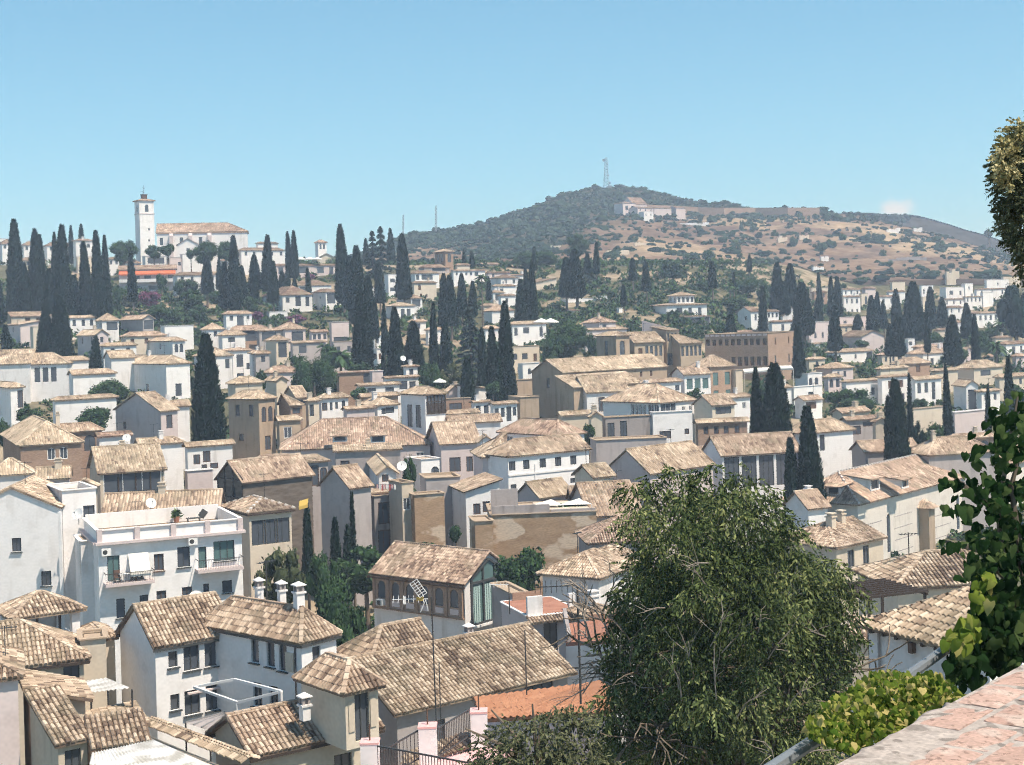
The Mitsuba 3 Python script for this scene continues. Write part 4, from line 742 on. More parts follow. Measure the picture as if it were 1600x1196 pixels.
village([
 ('beige low-roofed house with a gable in front of the convent church', 868, 876, 936, 650, 'd=226;roof=hr;pitch=.36;hue=.1;wall=c;tint=.4;win=;yaw=24'),
 ('small tan gable house beside the convent church foot', 916, 921, 944, 652, 'd=222;roof=gy;yaw=8;pitch=.4;wall=c;tint=.8;hue=.1;win='),
 ('white house with two tall double windows and a cream gable end', 908, 915, 986, 614, 'd=252;roof=gx;pitch=.5;yaw=20;hue=.1;win=F:.35,1.2,1.3,2.6 F:.68,1.2,1.5,2.4 F:.7,5,1,1.8;tint=.8;l=8'),
 ('straw-roofed white house with bright blue windows', 980, 986, 1024, 610, 'd=256;roof=gx;hue=.05;win=F:.25,1,.8,1.2g F:.7,1,1.5,1.3g;tint=1'),
 ('broad pinkish roof house above the loggia house', 998, 1004, 1068, 599, 'd=262;roof=h;hue=.5;win=F:.9,1,1,1;pitch=.36'),
 ('white house with three blue-green shuttered windows', 1046, 1068, 1114, 586, 'd=270;roof=gx;pitch=.3;yaw=22;hue=.5;win=F:.2,1,1.3,2g F:.5,1,1.3,2.0g F:.8,1,1.3,2g;tint=1'),
 ('brick house with green glazed tall windows and a broad hip roof', 1074, 1110, 1152, 574, 'd=282;yaw=38;roof=h;pitch=.42;wall=b;tint=.9;hue=.35;win=F:.2,1.4,1.5,2.6g F:.68,1.4,1.5,2.6g F:.2,5.0,1.5,2.8g F:.7,5.0,1.5,2.8g;chimneys=0'),
 ('narrow tan wing right of the brick house with green glazed windows', 1146, 1149, 1163, 580, 'd=285;roof=f;parapet=.2;wall=c;tint=.4;win=F:.5,1,2,1.2b F:.5,5,1.2,1.2'),
 ('tan loggia house with a row of slim arches and a dark corner room', 938, 1030, 1090, 630, 'd=240;yaw=42;roof=h;pitch=.36;wall=w;tint=.9;hue=.3;win=L:.53,.5,.8,2.2ao L:.60,.5,.8,2.2ao L:.67,.5,.8,2.2ao L:.74,.5,.8,2.2ao L:.86,.4,1.6,2.6ao L:.95,.4,1.2,2.6ao F:.25,.4,4.0,2.8o F:.68,1.2,.9,1.6 F:.88,1.2,.9,1.6;chimneys=0'),
 ('grey rubble-walled house with dark doors under the loggia house', 934, 944, 1020, 656, 'd=226;roof=f;parapet=.3;wall=g;tint=.1;yaw=18;win=F:.12,.6,1.2,2.4o F:.4,.4,1.2,2.6o F:.42,5.4,1.6,1.8o'),
 ('bright white low house below the loggia house corner', 1014, 1018, 1086, 650, 'd=228;roof=f;parapet=.5;yaw=15;win=F:.3,2.6,2,1.2b F:.85,2.4,.8,.9;tint=1'),
 ('white house with a cream awning and a tan roof left of the twin big cypresses', 1080, 1112, 1152, 634, 'd=240;roof=gx;pitch=.36;wall=c;tint=1;hue=.35;win=F:.5,.6,3.4,1.2o'),
 ('white-walled house with a tan hip roof behind the cream awning', 1126, 1134, 1176, 622, 'd=250;hue=.3;win=F:.75,1.2,.9,1.2;tint=.9'),
 ('long brown-walled house with four small square windows', 1084, 1088, 1172, 662, 'd=218;roof=gx;yaw=10;pitch=.34;wall=b;tint=.6;hue=.1;win=F:.16,.8,.8,1.2b F:.37,.8,.8,1.2b F:.57,.8,.8,1.2b F:.79,.8,.8,1.2b;chimneys=0'),
 ('grey long parapet-walled house left of the speckled roof', 921, 928, 1046, 690, 'd=205;roof=f;parapet=.1;wall=g;tint=.9;yaw=8;win=;l=5'),
 ('house with a big speckled reddish roof and two skylights', 1026, 1036, 1138, 712, 'd=194;yaw=25;roof=hr;pitch=.5;hue=.6;wall=p;tint=.2;win=;chimneys=0'),
 ('gabled mauve house with a straw roof left of the big green tree', 960, 1016, 1120, 741, 'd=176;yaw=44;roof=gx;pitch=.46;hue=.2;wall=p;tint=.25;win=;l=8;chimneys=0'),
 ('small yellowish roof house beside the long white house', 922, 926, 964, 747, 'd=174;roof=gx;pitch=.34;hue=0;wall=c;win=;l=5'),
 ('pillared white gallery house under a long straw roof', 1102, 1126, 1256, 713, 'd=190;yaw=16;roof=gx;pitch=.42;hue=.5;wall=w;tint=.8;win=F:.12,.5,2.2,4.2o F:.34,.5,2.2,4.2o F:.56,.5,2.2,4.2o F:.78,.5,2.2,4.2o F:.94,.5,1.2,4.2o;chimneys=0;l=7'),
 ('small gabled shed house with a straw roof behind the walled terrace', 814, 843, 900, 779, 'd=160;yaw=42;roof=gx;pitch=.45;hue=.1;wall=p;tint=.2;win=;l=4.5;chimneys=0'),
 ('long rough tile-roofed house behind the walled terrace', 884, 892, 1010, 785, 'd=158;yaw=6;roof=gx;pitch=.5;hue=.55;wall=g;win=;lw=.5'),
 ('broken tile-roofed house right of the terrace pool', 884, 920, 1008, 808, 'd=148;yaw=10;roof=gx;pitch=.42;hue=.45;wall=g;win=;lw=.5'),
 ('pinkish-roofed house with a grey wall left of the big green tree', 908, 917, 1012, 850, 'd=134;yaw=6;roof=hl;pitch=.5;hue=.85;wall=g;tint=.7;near=2;win=;l=8;chimneys=0'),
 ('white house with a pyramid tile roof and a long dark lintel', 838, 938, 1006, 905, 'd=118;yaw=58;roof=h;pitch=.50;hue=.35;wall=w;tint=.35;near=2;win=L:.3,.8,4.4,.25o;o=.4;chimneys=0'),
], yaw=30.0)

# ------------------------------------------------------------------ bell tower and church on the skyline
k = thing('bell_tower', 'tall white square bell tower with a tiled cap rising above the skyline', 'bell tower')
fr = corner_block(k, 207, 216, 243, 313, d=500, yaw=35, roof='h', pitch=0.30, wall='w', tint=0.85, hue=0.9, near=1, o=0.5, win='F:.5,1.6,1.3,2.6a L:.5,1.6,1.0,2.6a F:.62,10,.6,.8 F:.6,14,.6,.8', frames='dark_frame')
mb = MB()
for z in (-0.25, -4.9): mb.box((0, 0, fr['ze'] + z), (fr['w'] + 0.35, fr['l'] + 0.35, 0.3))
part(k, 'cornice', mb, 'plaster_pink', fr['M'], fr['off'])
mb = MB(); zr = fr['ze'] + 0.3 * fr['w'] / 2; mb.box((0, 0, zr + 0.5), (1.7, 1.7, 1.5)); mb.box((0, 0, zr + 1.3), (2.1, 2.1, 0.2))
part(k, 'lantern', mb, 'shutter_brown', fr['M'], fr['off'])
mb = MB(); mb.tube([(0, 0, zr + 1.3), (0, 0, zr + 4.6)], 0.07); mb.box((0, 0, zr + 3.7), (0.9, 0.08, 0.08)); mb.lathe([(0, -.25), (.22, 0), (0, .25)], (0, 0, zr + 2.1), 8)
part(k, 'weathervane', mb, 'iron', fr['M'], fr['off'])

k = thing('church', 'long white church with buttresses and a low reddish roof on the left skyline', 'church')
fr = corner_block(k, 238, 243, 388, 364, d=505, yaw=10, roof='hr', pitch=0.50, wall='w', tint=0.75, hue=0.85, near=1, l=15, win='F:.05,2.0,1.1,2.6 F:.27,2,1.2,2.6 F:.48,2,1.2,2.6')
for u in (0.16, 0.37, 0.58):
    mb = MB(); x = (u - 0.5) * fr['w']; mb.box((x, -fr['l'] / 2 - 0.9, fr['ze'] - 6), (1.3, 1.8, 9)); mb.poly([(x - .65, -fr['l'] / 2 - 1.8, fr['ze'] - 1.5), (x + .65, -fr['l'] / 2 - 1.8, fr['ze'] - 1.5), (x + .65, -fr['l'] / 2, fr['ze'] - .3), (x - .65, -fr['l'] / 2, fr['ze'] - .3)])
    part(k, 'buttress', mb, 'plaster_pink', fr['M'], fr['off'])
mb = MB()
for y in (-fr['l'] / 2 - 0.15,): mb.box((0, y, fr['ze'] - 0.4), (fr['w'] + 0.2, 0.3, 0.5))
part(k, 'cornice', mb, 'brick', fr['M'], fr['off'])
village([
 ('white church porch with a low gable and dark window', 270, 275, 312, 383, 'd=488;roof=gy;yaw=10;pitch=.34;hue=.9;cat=porch;name=church_porch;wall=w;tint=.9;win=F:.5,1.4,1.2,1;l=6;chimneys=0'),
 ('white low annex house at the right end of the church', 350, 356, 372, 386, 'd=495;win=;roof=gx;hue=.8;pitch=.3'),
 ('white low garden wall house with a cross-topped gate under the church', 280, 284, 326, 398, 'd=484;roof=f;parapet=.2;win=;tint=.9;l=3'),
])
# house with the orange awnings
k = thing('house', 'pink house with a long orange awning across its balcony', 'house')
fr = corner_block(k, 176, 184, 276, 422, d=465, yaw=12, roof='gx', pitch=0.34, wall='p', tint=0.9, hue=0.8, near=1, l=9, win='F:.3,2.2,2.2,2.0 F:.5,2.2,2.2,2.0 F:.72,2.2,2.6,2.0 F:.9,2.2,1.4,2 F:.3,5.6,2,1.6 F:.6,5.6,3,1.6')
mb = MB(); y = -fr['l'] / 2; w = fr['w']; z = fr['ze']
for i in range(24):
    x0, x1 = -w / 2 + w * i / 24, -w / 2 + w * (i + 0.97) / 24
    mb.poly([(x0, y - 1.6, z - 1.6), (x1, y - 1.6, z - 1.6), (x1, y - .05, z - .55), (x0, y - .05, z - .55)]); mb.poly([(x0, y - 1.6, z - 2.0 - .1 * (i % 2)), (x1, y - 1.6, z - 2.0 - .1 * (i % 2)), (x1, y - 1.6, z - 1.6), (x0, y - 1.6, z - 1.6)])
part(k, 'awning', mb, 'orange_fabric', fr['M'], fr['off'])
extra(k, 'balcony', fr, [(0, y - 0.8, -4.3, w, 1.6, 0.25), (0, y - 1.5, -3.8, w, 0.12, 0.9)], 'plaster_white')

# ------------------------------------------------------------------ brick belfry near the middle skyline
k = thing('bell_tower', 'brick belfry with arched openings and a low tiled pyramid roof', 'belfry')
corner_block(k, 676, 695, 711, 393, d=505, yaw=40, roof='h', pitch=0.42, wall='b', tint=0.5, hue=0.4, near=1, o=0.5, h=13, win='F:.5,.9,1.6,3.2a L:.3,.9,1.2,3.0a L:.7,.9,1.2,3.0a', frames='shutter_brown')

# ------------------------------------------------------------------ convents in the middle of the town
k = thing('convent_church', 'long beige convent church with two stepped straw-coloured roofs', 'church')
fr = corner_block(k, 836, 879, 1046, 583, d=262, yaw=40, roof='gx', pitch=0.52, wall='t', tint=0.45, hue=0.05, near=1, l=9.5, win='L:.52,1.2,.9,1.9 L:.6,9.6,1.6,2.2b F:.16,1.0,.7,1.0b F:.36,1.0,.7,1.0b F:.56,1.0,.7,1.0b F:.74,.9,.7,1b F:.84,.9,.7,1b')
fr2 = corner_block(k, 880, 896, 1008, 606, d=252, yaw=40, roof='s', pitch=0.42, wall='t', tint=0.45, hue=0.0, near=1, l=5.0, win='', wallname='aisle_wall')
mb = MB()
mb.box((-fr['w'] / 2 - .08, 1.2, fr['ze'] - 8.7), (0.16, 4.6, 0.3))
part(k, 'string_course', mb, 'stone_tan', fr['M'], fr['off'])

k = thing('convent', 'cream convent with rows of slim windows, a corner pavilion and a raised block', 'convent')
corner_block(k, 1040, 1062, 1100, 537, d=306, yaw=22, roof='hr', pitch=0.46, wall='t', tint=1.0, hue=0.1, near=1, l=10, win='F5x1@.8,2.2 F:.2,6.6,.7,1.6 F:.5,6.6,.7,1.6')
corner_block(k, 1000, 1040, 1062, 516, d=309, yaw=20, roof='s', pitch=0.10, wall='t', tint=0.95, hue=0.2, near=1, l=8, win='F3x1@.7,1.8 F:.2,5.2,.8,2.6 F:.5,5.2,.8,2.6 F:.8,5.2,.8,2.6 F:.2,11,.8,2.4 F:.5,11,.8,2.4 F:.8,11,.8,2.4', wallname='block_wall')
corner_block(k, 985, 990, 1040, 536, d=304, yaw=22, roof='gx', pitch=0.5, wall='t', tint=1.0, hue=0.1, near=1, l=9, win='F:.2,1.4,1.0,1.8b F:.42,1,.7,2.2 F:.58,1,.7,2.2 F:.74,1,.7,2.2 F:.9,1,.7,2.2 F:.75,6.4,.6,1 F:.92,6.4,.7,1.8', wallname='wing_wall')
corner_block(k, 945, 962, 987, 525, d=298, yaw=38, roof='h', pitch=0.42, wall='t', tint=0.5, hue=0.15, near=1, l=7, win='F:.45,1.2,1.4,3.4a L:.5,1.2,1.0,3.2', wallname='pavilion_wall', chimneys=0)
mb = MB(); a, b, c2, d2 = at(1003, 501, 318), at(1060, 516, 314), at(1060, 530, 314), at(1003, 535, 318)
back = np.array([0.1, 0.5, 0])
mb.poly([d2, c2, b, a]); mb.poly([a + back, b + back, c2 + back, d2 + back]); mb.poly([a, b, b + back, a + back])
part(k, 'sloping_parapet', mb, 'plaster_pink')

k = thing('convent', 'red-brown brick convent with two rows of square windows and a tan corner tower end', 'convent')
fr = corner_block(k, 1098, 1201, 1245, 524, d=330, yaw=62, roof='f', parapet=0.5, wall='b', tint=0.9, hue=0.6, near=1, win='L10x1@.95,1.5b F2x1@1.1,1.6b L:.45,5.0,1.0,2.1b L:.55,5.0,1.0,2.1b L:.65,5.0,1.0,2.1b L:.75,5.0,1.0,2.1b L:.85,5.0,1.0,2.1b L:.95,5.0,1.0,2.1b F:.25,4.9,1.1,2.1 F:.75,4.9,1.1,2.1')
mb = MB(); w, l = fr['w'], fr['l']
mb.box((0, -l / 2 - 0.06, fr['ze'] - 6), (w + .12, 0.1, 13.2), uv=(1, 0)); part(k, 'end_wall_render', mb, 'stone_tan', fr['M'], fr['off']) if False else None
mb = MB()
for i in range(12):
    y = -l / 2 + l * (i + 0.5) / 12; mb.box((-w / 2 - .05, y, fr['ze'] + 0.15), (0.12, l / 12 * 0.72, 0.45), uv=(1, 0))
part(k, 'parapet_panel', mb, 'plaster_pink', fr['M'], fr['off'])
k = thing('awning', 'long white awning over the yard in front of the red-brown brick convent', 'awning')
mb = MB()
for (pa, pb) in (((1160, 577), (1212, 573)), ((1212, 572), (1236, 571))):
    a, b = at(*pa, 300), at(*pb, 297); f = np.array([0, -2.2, -.5]); mb.poly([a + f, b + f, b, a]); mb.poly([a + f + [0, 0, -.35], b + f + [0, 0, -.35], b + f, a + f])
    mb.beam(a + f, np.append((a + f)[:2], ground(*(a + f)[:2])), .08); mb.beam(b + f, np.append((b + f)[:2], ground(*(b + f)[:2])), .08)
put(k, mb, 'white_fabric')

# ------------------------------------------------------------------ mirador villa
k = thing('villa', 'white villa with a lookout turret and a white pillared porch', 'villa')
corner_block(k, 1026, 1040, 1108, 477, d=420, yaw=22, roof='h', pitch=0.12, wall='w', tint=1, hue=0.5, near=1, l=11, win='F:.08,1.2,3,2.6 F:.32,1,2,3 F:.58,1,1.2,2.8 F:.82,1,1.2,2.8', o=.5)
corner_block(k, 1048, 1056, 1088, 462, d=424, yaw=22, roof='h', pitch=0.34, wall='w', tint=.9, hue=0.3, near=1, l=6, h=5, win='F4x1@1.0,1.5 L2x1@1.0,1.5', wallname='turret_wall', o=.5)
fr = corner_block(k, 1060, 1066, 1112, 495, d=408, yaw=22, roof='s', pitch=0.05, wall='w', tint=1, hue=0.4, near=0, l=4, win='F:.25,.4,3.4,3.0o F:.62,.4,3.4,3.0o F:.9,.4,1.6,3.0o', wallname='porch_wall')

# ------------------------------------------------------------------ white tower house with a glazed wooden corner
k = thing('tower_house', 'tall white tower house with a dark glazed wooden corner balcony', 'house')
fr = corner_block(k, 616, 663, 700, 617, d=222, yaw=36, roof='h', pitch=0.5, wall='w', tint=0.75, hue=0.15, near=1, l=8.0, win='L:.35,1.9,1.5,3.6 L:.7,1.9,1.5,3.6', frames='dark_frame', chimneys=0, zup=0)
w, l, z = fr['w'], fr['l'], fr['ze']
mb = MB()
for i in range(6): mb.box((-w / 2 + .35 + i * (w - .4) / 5, -l / 2 - .12, z - 1.7), (.14, .2, 3.2))
for zz in (-.15, -1.4, -3.25): mb.box((0.05, -l / 2 - .12, z + zz), (w - .2, .16, .16))
mb.box((0.05, -l / 2 - .08, z - 2.4), (w - .3, .1, 1.6))
wk = part(k, 'wooden_balcony', mb, 'dark_wood', fr['M'], fr['off'])
mb = MB(); mb.box((0.05, -l / 2 - .06, z - .75), (w - .4, .06, 1.2)); part(wk, 'pane', mb, 'glass', fr['M'], fr['off'])
corner_block(k, 658, 664, 716, 690, d=215, yaw=36, roof='f', parapet=.1, wall='w', tint=.95, near=1, l=6, win='F:.75,.4,1.0,1.8', wallname='base_wall')

# dormers of the great brown roof
def dormer(key, px, py, d, yaw, w=2.6, h=1.3, hue=0.7, bsdf='plaster_white'):
    th = math.radians(yaw); c, s = math.cos(th), math.sin(th); M = np.array([[c, s, 0], [-s, c, 0], [0, 0, 1.0]]); o = at(px, py, d)
    mb = MB()
    for sx in (-1, 1): mb.poly([(sx * w / 2, 0, -h), (sx * w / 2, 0, 0), (sx * w / 2, 3.2, 0.2), (sx * w / 2, 2.2, -.1)])
    mb.poly([(-w / 2, 0, -h), (-w / 2 + .25, 0, -h), (-w / 2 + .25, 0, 0), (-w / 2, 0, 0)]); mb.poly([(w / 2 - .25, 0, -h), (w / 2, 0, -h), (w / 2, 0, 0), (w / 2 - .25, 0, 0)]); mb.box((0, .02, -h - .06), (w, .2, .14))
    dk = part(key, 'dormer', mb, bsdf, M, o)
    rb = MB(); poly = [(-w / 2 - .4, -.45, -.02), (w / 2 + .4, -.45, -.02), (w / 2 + .4, 3.6, .42), (-w / 2 - .4, 3.6, .42)]
    slab(rb, poly, .12, (.2, hue)); tile_field(rb, poly, 1, hue); part(dk, 'roof', rb, 'roof_tile', M, o)
    pb = MB(); pb.box((0, .25, -h / 2), (w - .4, .06, h)); part(dk, 'window', pb, 'glass', M, o)
gk = next(k2 for k2, v in labels.items() if v.get('label', '').startswith('great brown-roofed'))
dormer(gk, 531, 681, 203.5, 8, w=2.1, h=.75); dormer(gk, 590, 680, 203.5, 8, w=2.1, h=.95)

k, fr = FR['dark timber gable house with square framed panels']; w, l, z, M, off = fr['w'], fr['l'], fr['ze'], fr['M'], fr['off']
for a, b in (((-.5, 0), (.5, 0)), ((-.5, -2.2), (.5, -2.2)), ((-.5, -4.4), (.5, -4.4)), ((-.48, .1), (-.48, -8)), ((-.2, 1.4), (-.2, -8)), ((.12, 1.6), (.12, -8)), ((.48, .1), (.48, -8)), ((-.5, .1), (0, l / 2 * fr['pitch'] - .15)), ((.5, .1), (0, l / 2 * fr['pitch'] - .15))):
    mb = MB(); mb.beam((-w / 2 - .05, -a[0] * l, z + a[1]), (-w / 2 - .05, -b[0] * l, z + b[1]), .16, .12); part(k, 'frame_beam', mb, 'dark_wood', M, off)
k, fr = FR['straw-roofed house with a deep dark gallery and railing']; w, l, z, M, off = fr['w'], fr['l'], fr['ze'], fr['M'], fr['off']
mb = MB()
for i in range(34): mb.box((-w * .42 + w * .84 * i / 33, -l / 2 - .02, z - 3.1), (.04, .04, 1.0))
mb.box((0, -l / 2 - .02, z - 2.6), (w * .86, .06, .06)); part(k, 'railing', mb, 'iron', M, off)
for u in (-.22, .05, .28): mb = MB(); mb.box((u * w, -l / 2 + .05, z - 1.9), (.16, .16, 3.3)); part(k, 'gallery_post', mb, 'dark_wood', M, off)
k, fr = FR['long white house with ten dark windows and a moulded band']; w, l, z = fr['w'], fr['l'], fr['ze']
extra(k, 'moulded_band', fr, [(0, -l / 2 - .06, -2.7, w, .14, .22), (-w * .18, -l / 2 - .06, -4.0, .14, .12, 5)], 'plaster_white')
# ------------------------------------------------------------------ the great dormered church on the right
k = thing('church', 'great pale church with a brown hip roof, dormers and a round-arched window', 'church')
fr = corner_block(k, 1255, 1343, 1640, 789, d=176, yaw=50, roof='hl', pitch=0.56, wall='k', tint=0.9, hue=0.75, near=1, l=11.5, o=.5, win='F:.13,2.6,1.0,5.0a F:.47,2.6,1.0,5.0a', chimneys=0, cap=False)
w, l, z, M, off = fr['w'], fr['l'], fr['ze'], fr['M'], fr['off']
mb = MB()
for i in range(7):
    zz = z - 3.2 - i * 1.55
    for (u0, u1) in ((.02, .1), (.155, .24), (.3, .43), (.52, .7)):
        if i in (0,) and u0 == .3: continue
        mb.box(((u0 + u1) / 2 * w - w / 2, -l / 2 - .012, zz), ((u1 - u0) * w, .03, .10))
part(k, 'string_course', mb, 'plaster_grey', M, off)
mb = MB(); x = .285 * w - w / 2
mb.box((x, -l / 2 - 0.7, z - 8.8), (1.9, 1.5, 12), uv=(.5, 0)); bk = part(k, 'buttress', mb, 'stone_tan', M, off)
mb = MB(); a, b, c2, d2 = [(x + sx * 1.35, -l / 2 - .8 + sy * 1.25, z - 2.9) for sx, sy in ((-1, -1), (1, -1), (1, 1), (-1, 1))]; ap = (x, -l / 2 - .3, z - 1.75)
for p, q in ((a, b), (b, c2), (d2, a)): tile_field(mb, [p, q, ap], 1, .6); mb.poly([p, q, ap], (.4, .6))
mb.poly([d2, c2, b, a]); part(bk, 'roof', mb, 'roof_tile', M, off)
mb = MB(); X, Y = w / 2 + .5, l / 2 + .5; z0 = z - .5 * .56; hz = z0 + Y * .56
for A_, B_ in (((-X, -Y, z0), (-X + Y, 0, hz)), ((-X + Y, 0, hz), (X, 0, hz)), ((-X, Y, z0), (-X + Y, 0, hz))):
    A_, B_ = np.array(A_), np.array(B_); n_ = int(np.linalg.norm(B_ - A_) / .8)
    for i in range(n_): mb.beam(A_ + (B_ - A_) * i / n_ + [0, 0, .1], A_ + (B_ - A_) * (i + .5) / n_ + [0, 0, .1], .22, .2)
part(k, 'ridge_mortar', mb, 'mortar', M, off, kind='stuff')
dormer(k, 1302, 760, 180, -40, w=1.9, h=1.0); dormer(k, 1367, 747, 176, 50, w=2.6, h=1.4); dormer(k, 1414, 748, 183, 50, w=2.0, h=1.1)

village([
 ('tan-roofed lower house with small attic chimneys in front of the great church', 1256, 1308, 1388, 857, 'd=134;yaw=42;roof=hl;pitch=.42;hue=.5;wall=c;tint=.5;near=2;win=F:.3,.7,1.1,2.2 F:.62,.6,1.0,2.4;l=8;chimneys=2'),
 ('little white attic house with a square window left of the great church', 1252, 1262, 1300, 796, 'd=158;yaw=25;roof=gx;pitch=.42;hue=.5;wall=w;tint=.8;win=F:.55,.7,2.6,1.6;l=5;chimneys=1'),
 ('low tiled house under the pergola garden at right', 1322, 1326, 1362, 1003, 'd=78;yaw=-12;roof=s;pitch=.34;hue=.4;near=2;wall=c;tint=.3;win=;l=2.6;chimneys=0'),
], yaw=30)
# low tiled roof and the lilac house below the vine
k = thing('house', 'house with a plain barrel-tiled roof behind the pergola, partly hidden by vines', 'house')
corner_block(k, 1390, 1398, 1560, 921, d=84, yaw=8, roof='hl', pitch=.42, wall='c', tint=.5, hue=.3, near=2, l=7, win='', chimneys=0)
k = thing('house', 'lilac-shaded house wall under a coarse barrel-tiled roof at the lower right', 'house')
d0 = 50
pl, pr = at(1357, 984, d0 + 2.6), at(1545, 1012, d0 - 2.6)
v = pr - pl; Lw = np.hypot(v[0], v[1]); th = math.atan2(v[1], v[0]); c, s = math.cos(th), math.sin(th)
M = np.array([[c, s, 0], [-s, c, 0], [0, 0, 1.0]]); off = np.array([pl[0], pl[1], 0]); ze = (pl[2] + pr[2]) / 2
mb = MB()
zg = ground(pl[0], pl[1]) - 3
mb.poly([(0, 0, zg), (Lw, 0, zg), (Lw, 0, ze), (0, 0, ze)]); mb.poly([(0, 5, zg), (0, 0, zg), (0, 0, ze), (0, 5, ze)]); mb.poly([(Lw, 5, ze), (Lw, 0, ze), (Lw, 0, zg), (Lw, 5, zg)]); mb.poly([(Lw, 5, zg), (0, 5, zg), (0, 5, ze), (Lw, 5, ze)])
part(k, 'wall', mb, 'plaster_white', M, off)
mb = MB(); slope = [(-.3, -.35, ze - .05), (Lw + .3, -.35, ze - .05), (Lw + .3, 2.9, ze + 1.35), (2.3, 2.9, ze + 1.35)]
slope2 = [(-.3, 5.4, ze - .05), (-.3, -.35, ze - .05), (2.3, 2.9, ze + 1.35)]
slope3 = [(Lw + .3, 6.2, ze - .05), (-.3, 5.4, ze - .05), (2.3, 2.9, ze + 1.35), (Lw + .3, 2.9, ze + 1.35)]
for sl in (slope, slope2, slope3): slab(mb, sl, .1, (.2, .2))
rk = part(k, 'roof', mb, 'roof_tile', M, off)
for vq, fq, uvq in tile_field(None, slope, 2, .15, pitch=.27, sample=True)[:300]:
    tm = MB(); tm.raw(vq, fq, uvq); part(rk, 'tile', tm, 'roof_tile', M, off)
mb = MB(); tile_field(mb, slope2, 2, .2); tile_field(mb, slope3, 2, .2); part(rk, 'hip_tile', mb, 'roof_tile', M, off, kind='stuff')
for i in range(9):
    mb = MB(); mb.box((.5 + i * Lw / 9, -.18, ze - .16), (.11, .4, .13)); part(k, 'rafter_end', mb, 'dark_wood', M, off)
mb = MB(); mb.tube([(.62, -.08, ze - .1), (.62, -.08, zg)], .05); part(k, 'drainpipe', mb, 'plaster_grey', M, off)
mb = MB(); mb.box((2.35, -.1, ze - .42), (.2, .2, .42)); part(k, 'wall_lamp', mb, 'shutter_brown', M, off)
# pergola
k = thing('pergola', 'dark slatted pergola over a small garden beside the tiled roofs', 'pergola')
a = at(1357, 934, 66); mb = MB()
ex = np.array([.93, .36, 0]); ey = np.array([-.36, .93, 0])
for i in range(9): mb2 = MB(); mb2.beam(a + ey * i * .42 - ex * .2, a + ey * i * .42 + ex * 3.4, .07, .12); part(k, 'slat', mb2, 'dark_wood')
for q in (0, 3.2):
    mb2 = MB(); mb2.beam(a + ex * q - ey * .2 - [0, 0, .1], a + ex * q + ey * 3.6 - [0, 0, .1], .1, .12); part(k, 'beam', mb2, 'dark_wood')
    for t in (0, 3.4):
        p = a + ex * q + ey * t; mb2 = MB(); mb2.beam(p - [0, 0, .1], [p[0], p[1], ground(p[0], p[1]) - 1], .12); part(k, 'post', mb2, 'dark_wood')

# ------------------------------------------------------------------ arcaded pavilion
k = thing('pavilion', 'brick and plaster pavilion with an arcade of arched windows and a glazed gable', 'pavilion')
fr = corner_block(k, 576, 726, 806, 914, d=126, yaw=52, roof='gy', pitch=.66, wall='w', tint=.35, hue=.75, near=2, o=.32, win='', chimneys=0, cap=True)
w, l, z, M, off = fr['w'], fr['l'], fr['ze'], fr['M'], fr['off']
# brick arcade band on the long left side, built proud of the plaster
mb = MB(); band = 3.3; bay = (l - .5) / 6
holes = [(.25 + bay * i + bay * .24, .25 + bay * i + bay * .78, z - .80 - 1.65, z - .80, True) for i in range(6)]
wall_face(mb, (-w / 2 - .14, l / 2, 0), (0, -1, 0), (-1, 0, 0), l, z - .1, z - band, holes, (1.2, 0), .26)
mb.poly([(-w / 2 - .14, l / 2, z - band), (-w / 2 - .14, -l / 2, z - band), (-w / 2, -l / 2, z - band), (-w / 2, l / 2, z - band)])
for i in range(7): mb.box((-w / 2 - .2, l / 2 - .25 - bay * i, z - band / 2 - .05), (.14, .3, band - .1), uv=(.7, 0))
mb.box((-w / 2 - .2, 0, z - band - .06), (.16, l, .16), uv=(.1, 0))
part(k, 'arcade', mb, 'brick', M, off)
for i in range(6):
    yc = l / 2 - .25 - bay * (i + .51); ww = bay * .54
    fm = MB(); g = np.linspace(0, math.pi, 9); r = ww / 2
    arc = [(-w / 2 + .04, yc + r * .93 * math.cos(q), z - .80 - r + r * .93 * math.sin(q)) for q in g]
    fm.tube([(-w / 2 + .04, yc + r * .93, z - 2.4)] + arc + [(-w / 2 + .04, yc - r * .93, z - 2.4)], .045, 4); fm.box((-w / 2 + .03, yc, z - 1.6), (.06, .05, 1.6))
    wk = part(k, 'arched_window', fm, 'dark_frame', M, off)
    pm = MB(); pm.box((-w / 2 - .02, yc, z - 1.65), (.03, ww, 1.7)); part(wk, 'pane', pm, 'glass', M, off)
    pm = MB(); pm.box((-w / 2 - .155, yc, z - 2.85), (.04, ww, .5), uv=(1, 0)); part(k, 'sill_panel', pm, 'plaster_pink', M, off)
# glazed gable front
h2 = w / 2 * .66; gm = MB(); gm.poly([(-w / 2 + .9, -l / 2 - .03, z - 4.1), (w / 2 - .9, -l / 2 - .03, z - 4.1), (w / 2 - .9, -l / 2 - .03, z + .1), (0, -l / 2 - .03, z + h2 - .75), (-w / 2 + .9, -l / 2 - .03, z + .1)])
gk = part(k, 'glazed_gable', gm, 'glass_green', M, off)
cm = MB()
for i in range(16):
    x = -w / 2 + 1.1 + i * (w - 2.2) / 15
    if i % 5 == 4: continue
    cm.box((x, -l / 2 - .045, z - 2.35), ((w - 2.2) / 15 * .62, .02, 3.3), uv=(.5, 0))
part(gk, 'curtain', cm, 'curtain', M, off)
fm = MB()
for u in (-.5, -.17, .17, .5):
    x = u * (w - 1.8); top = z + h2 - .75 - abs(x) / (w / 2 - .9) * (h2 - .85); fm.beam((x, -l / 2 - .1, z - 4.1), (x, -l / 2 - .1, top), .2, .16, up=(0, 1, 0))
for zz in (z - 4.1, z - .35): fm.box((0, -l / 2 - .1, zz), (w - 1.6, .16, .22))
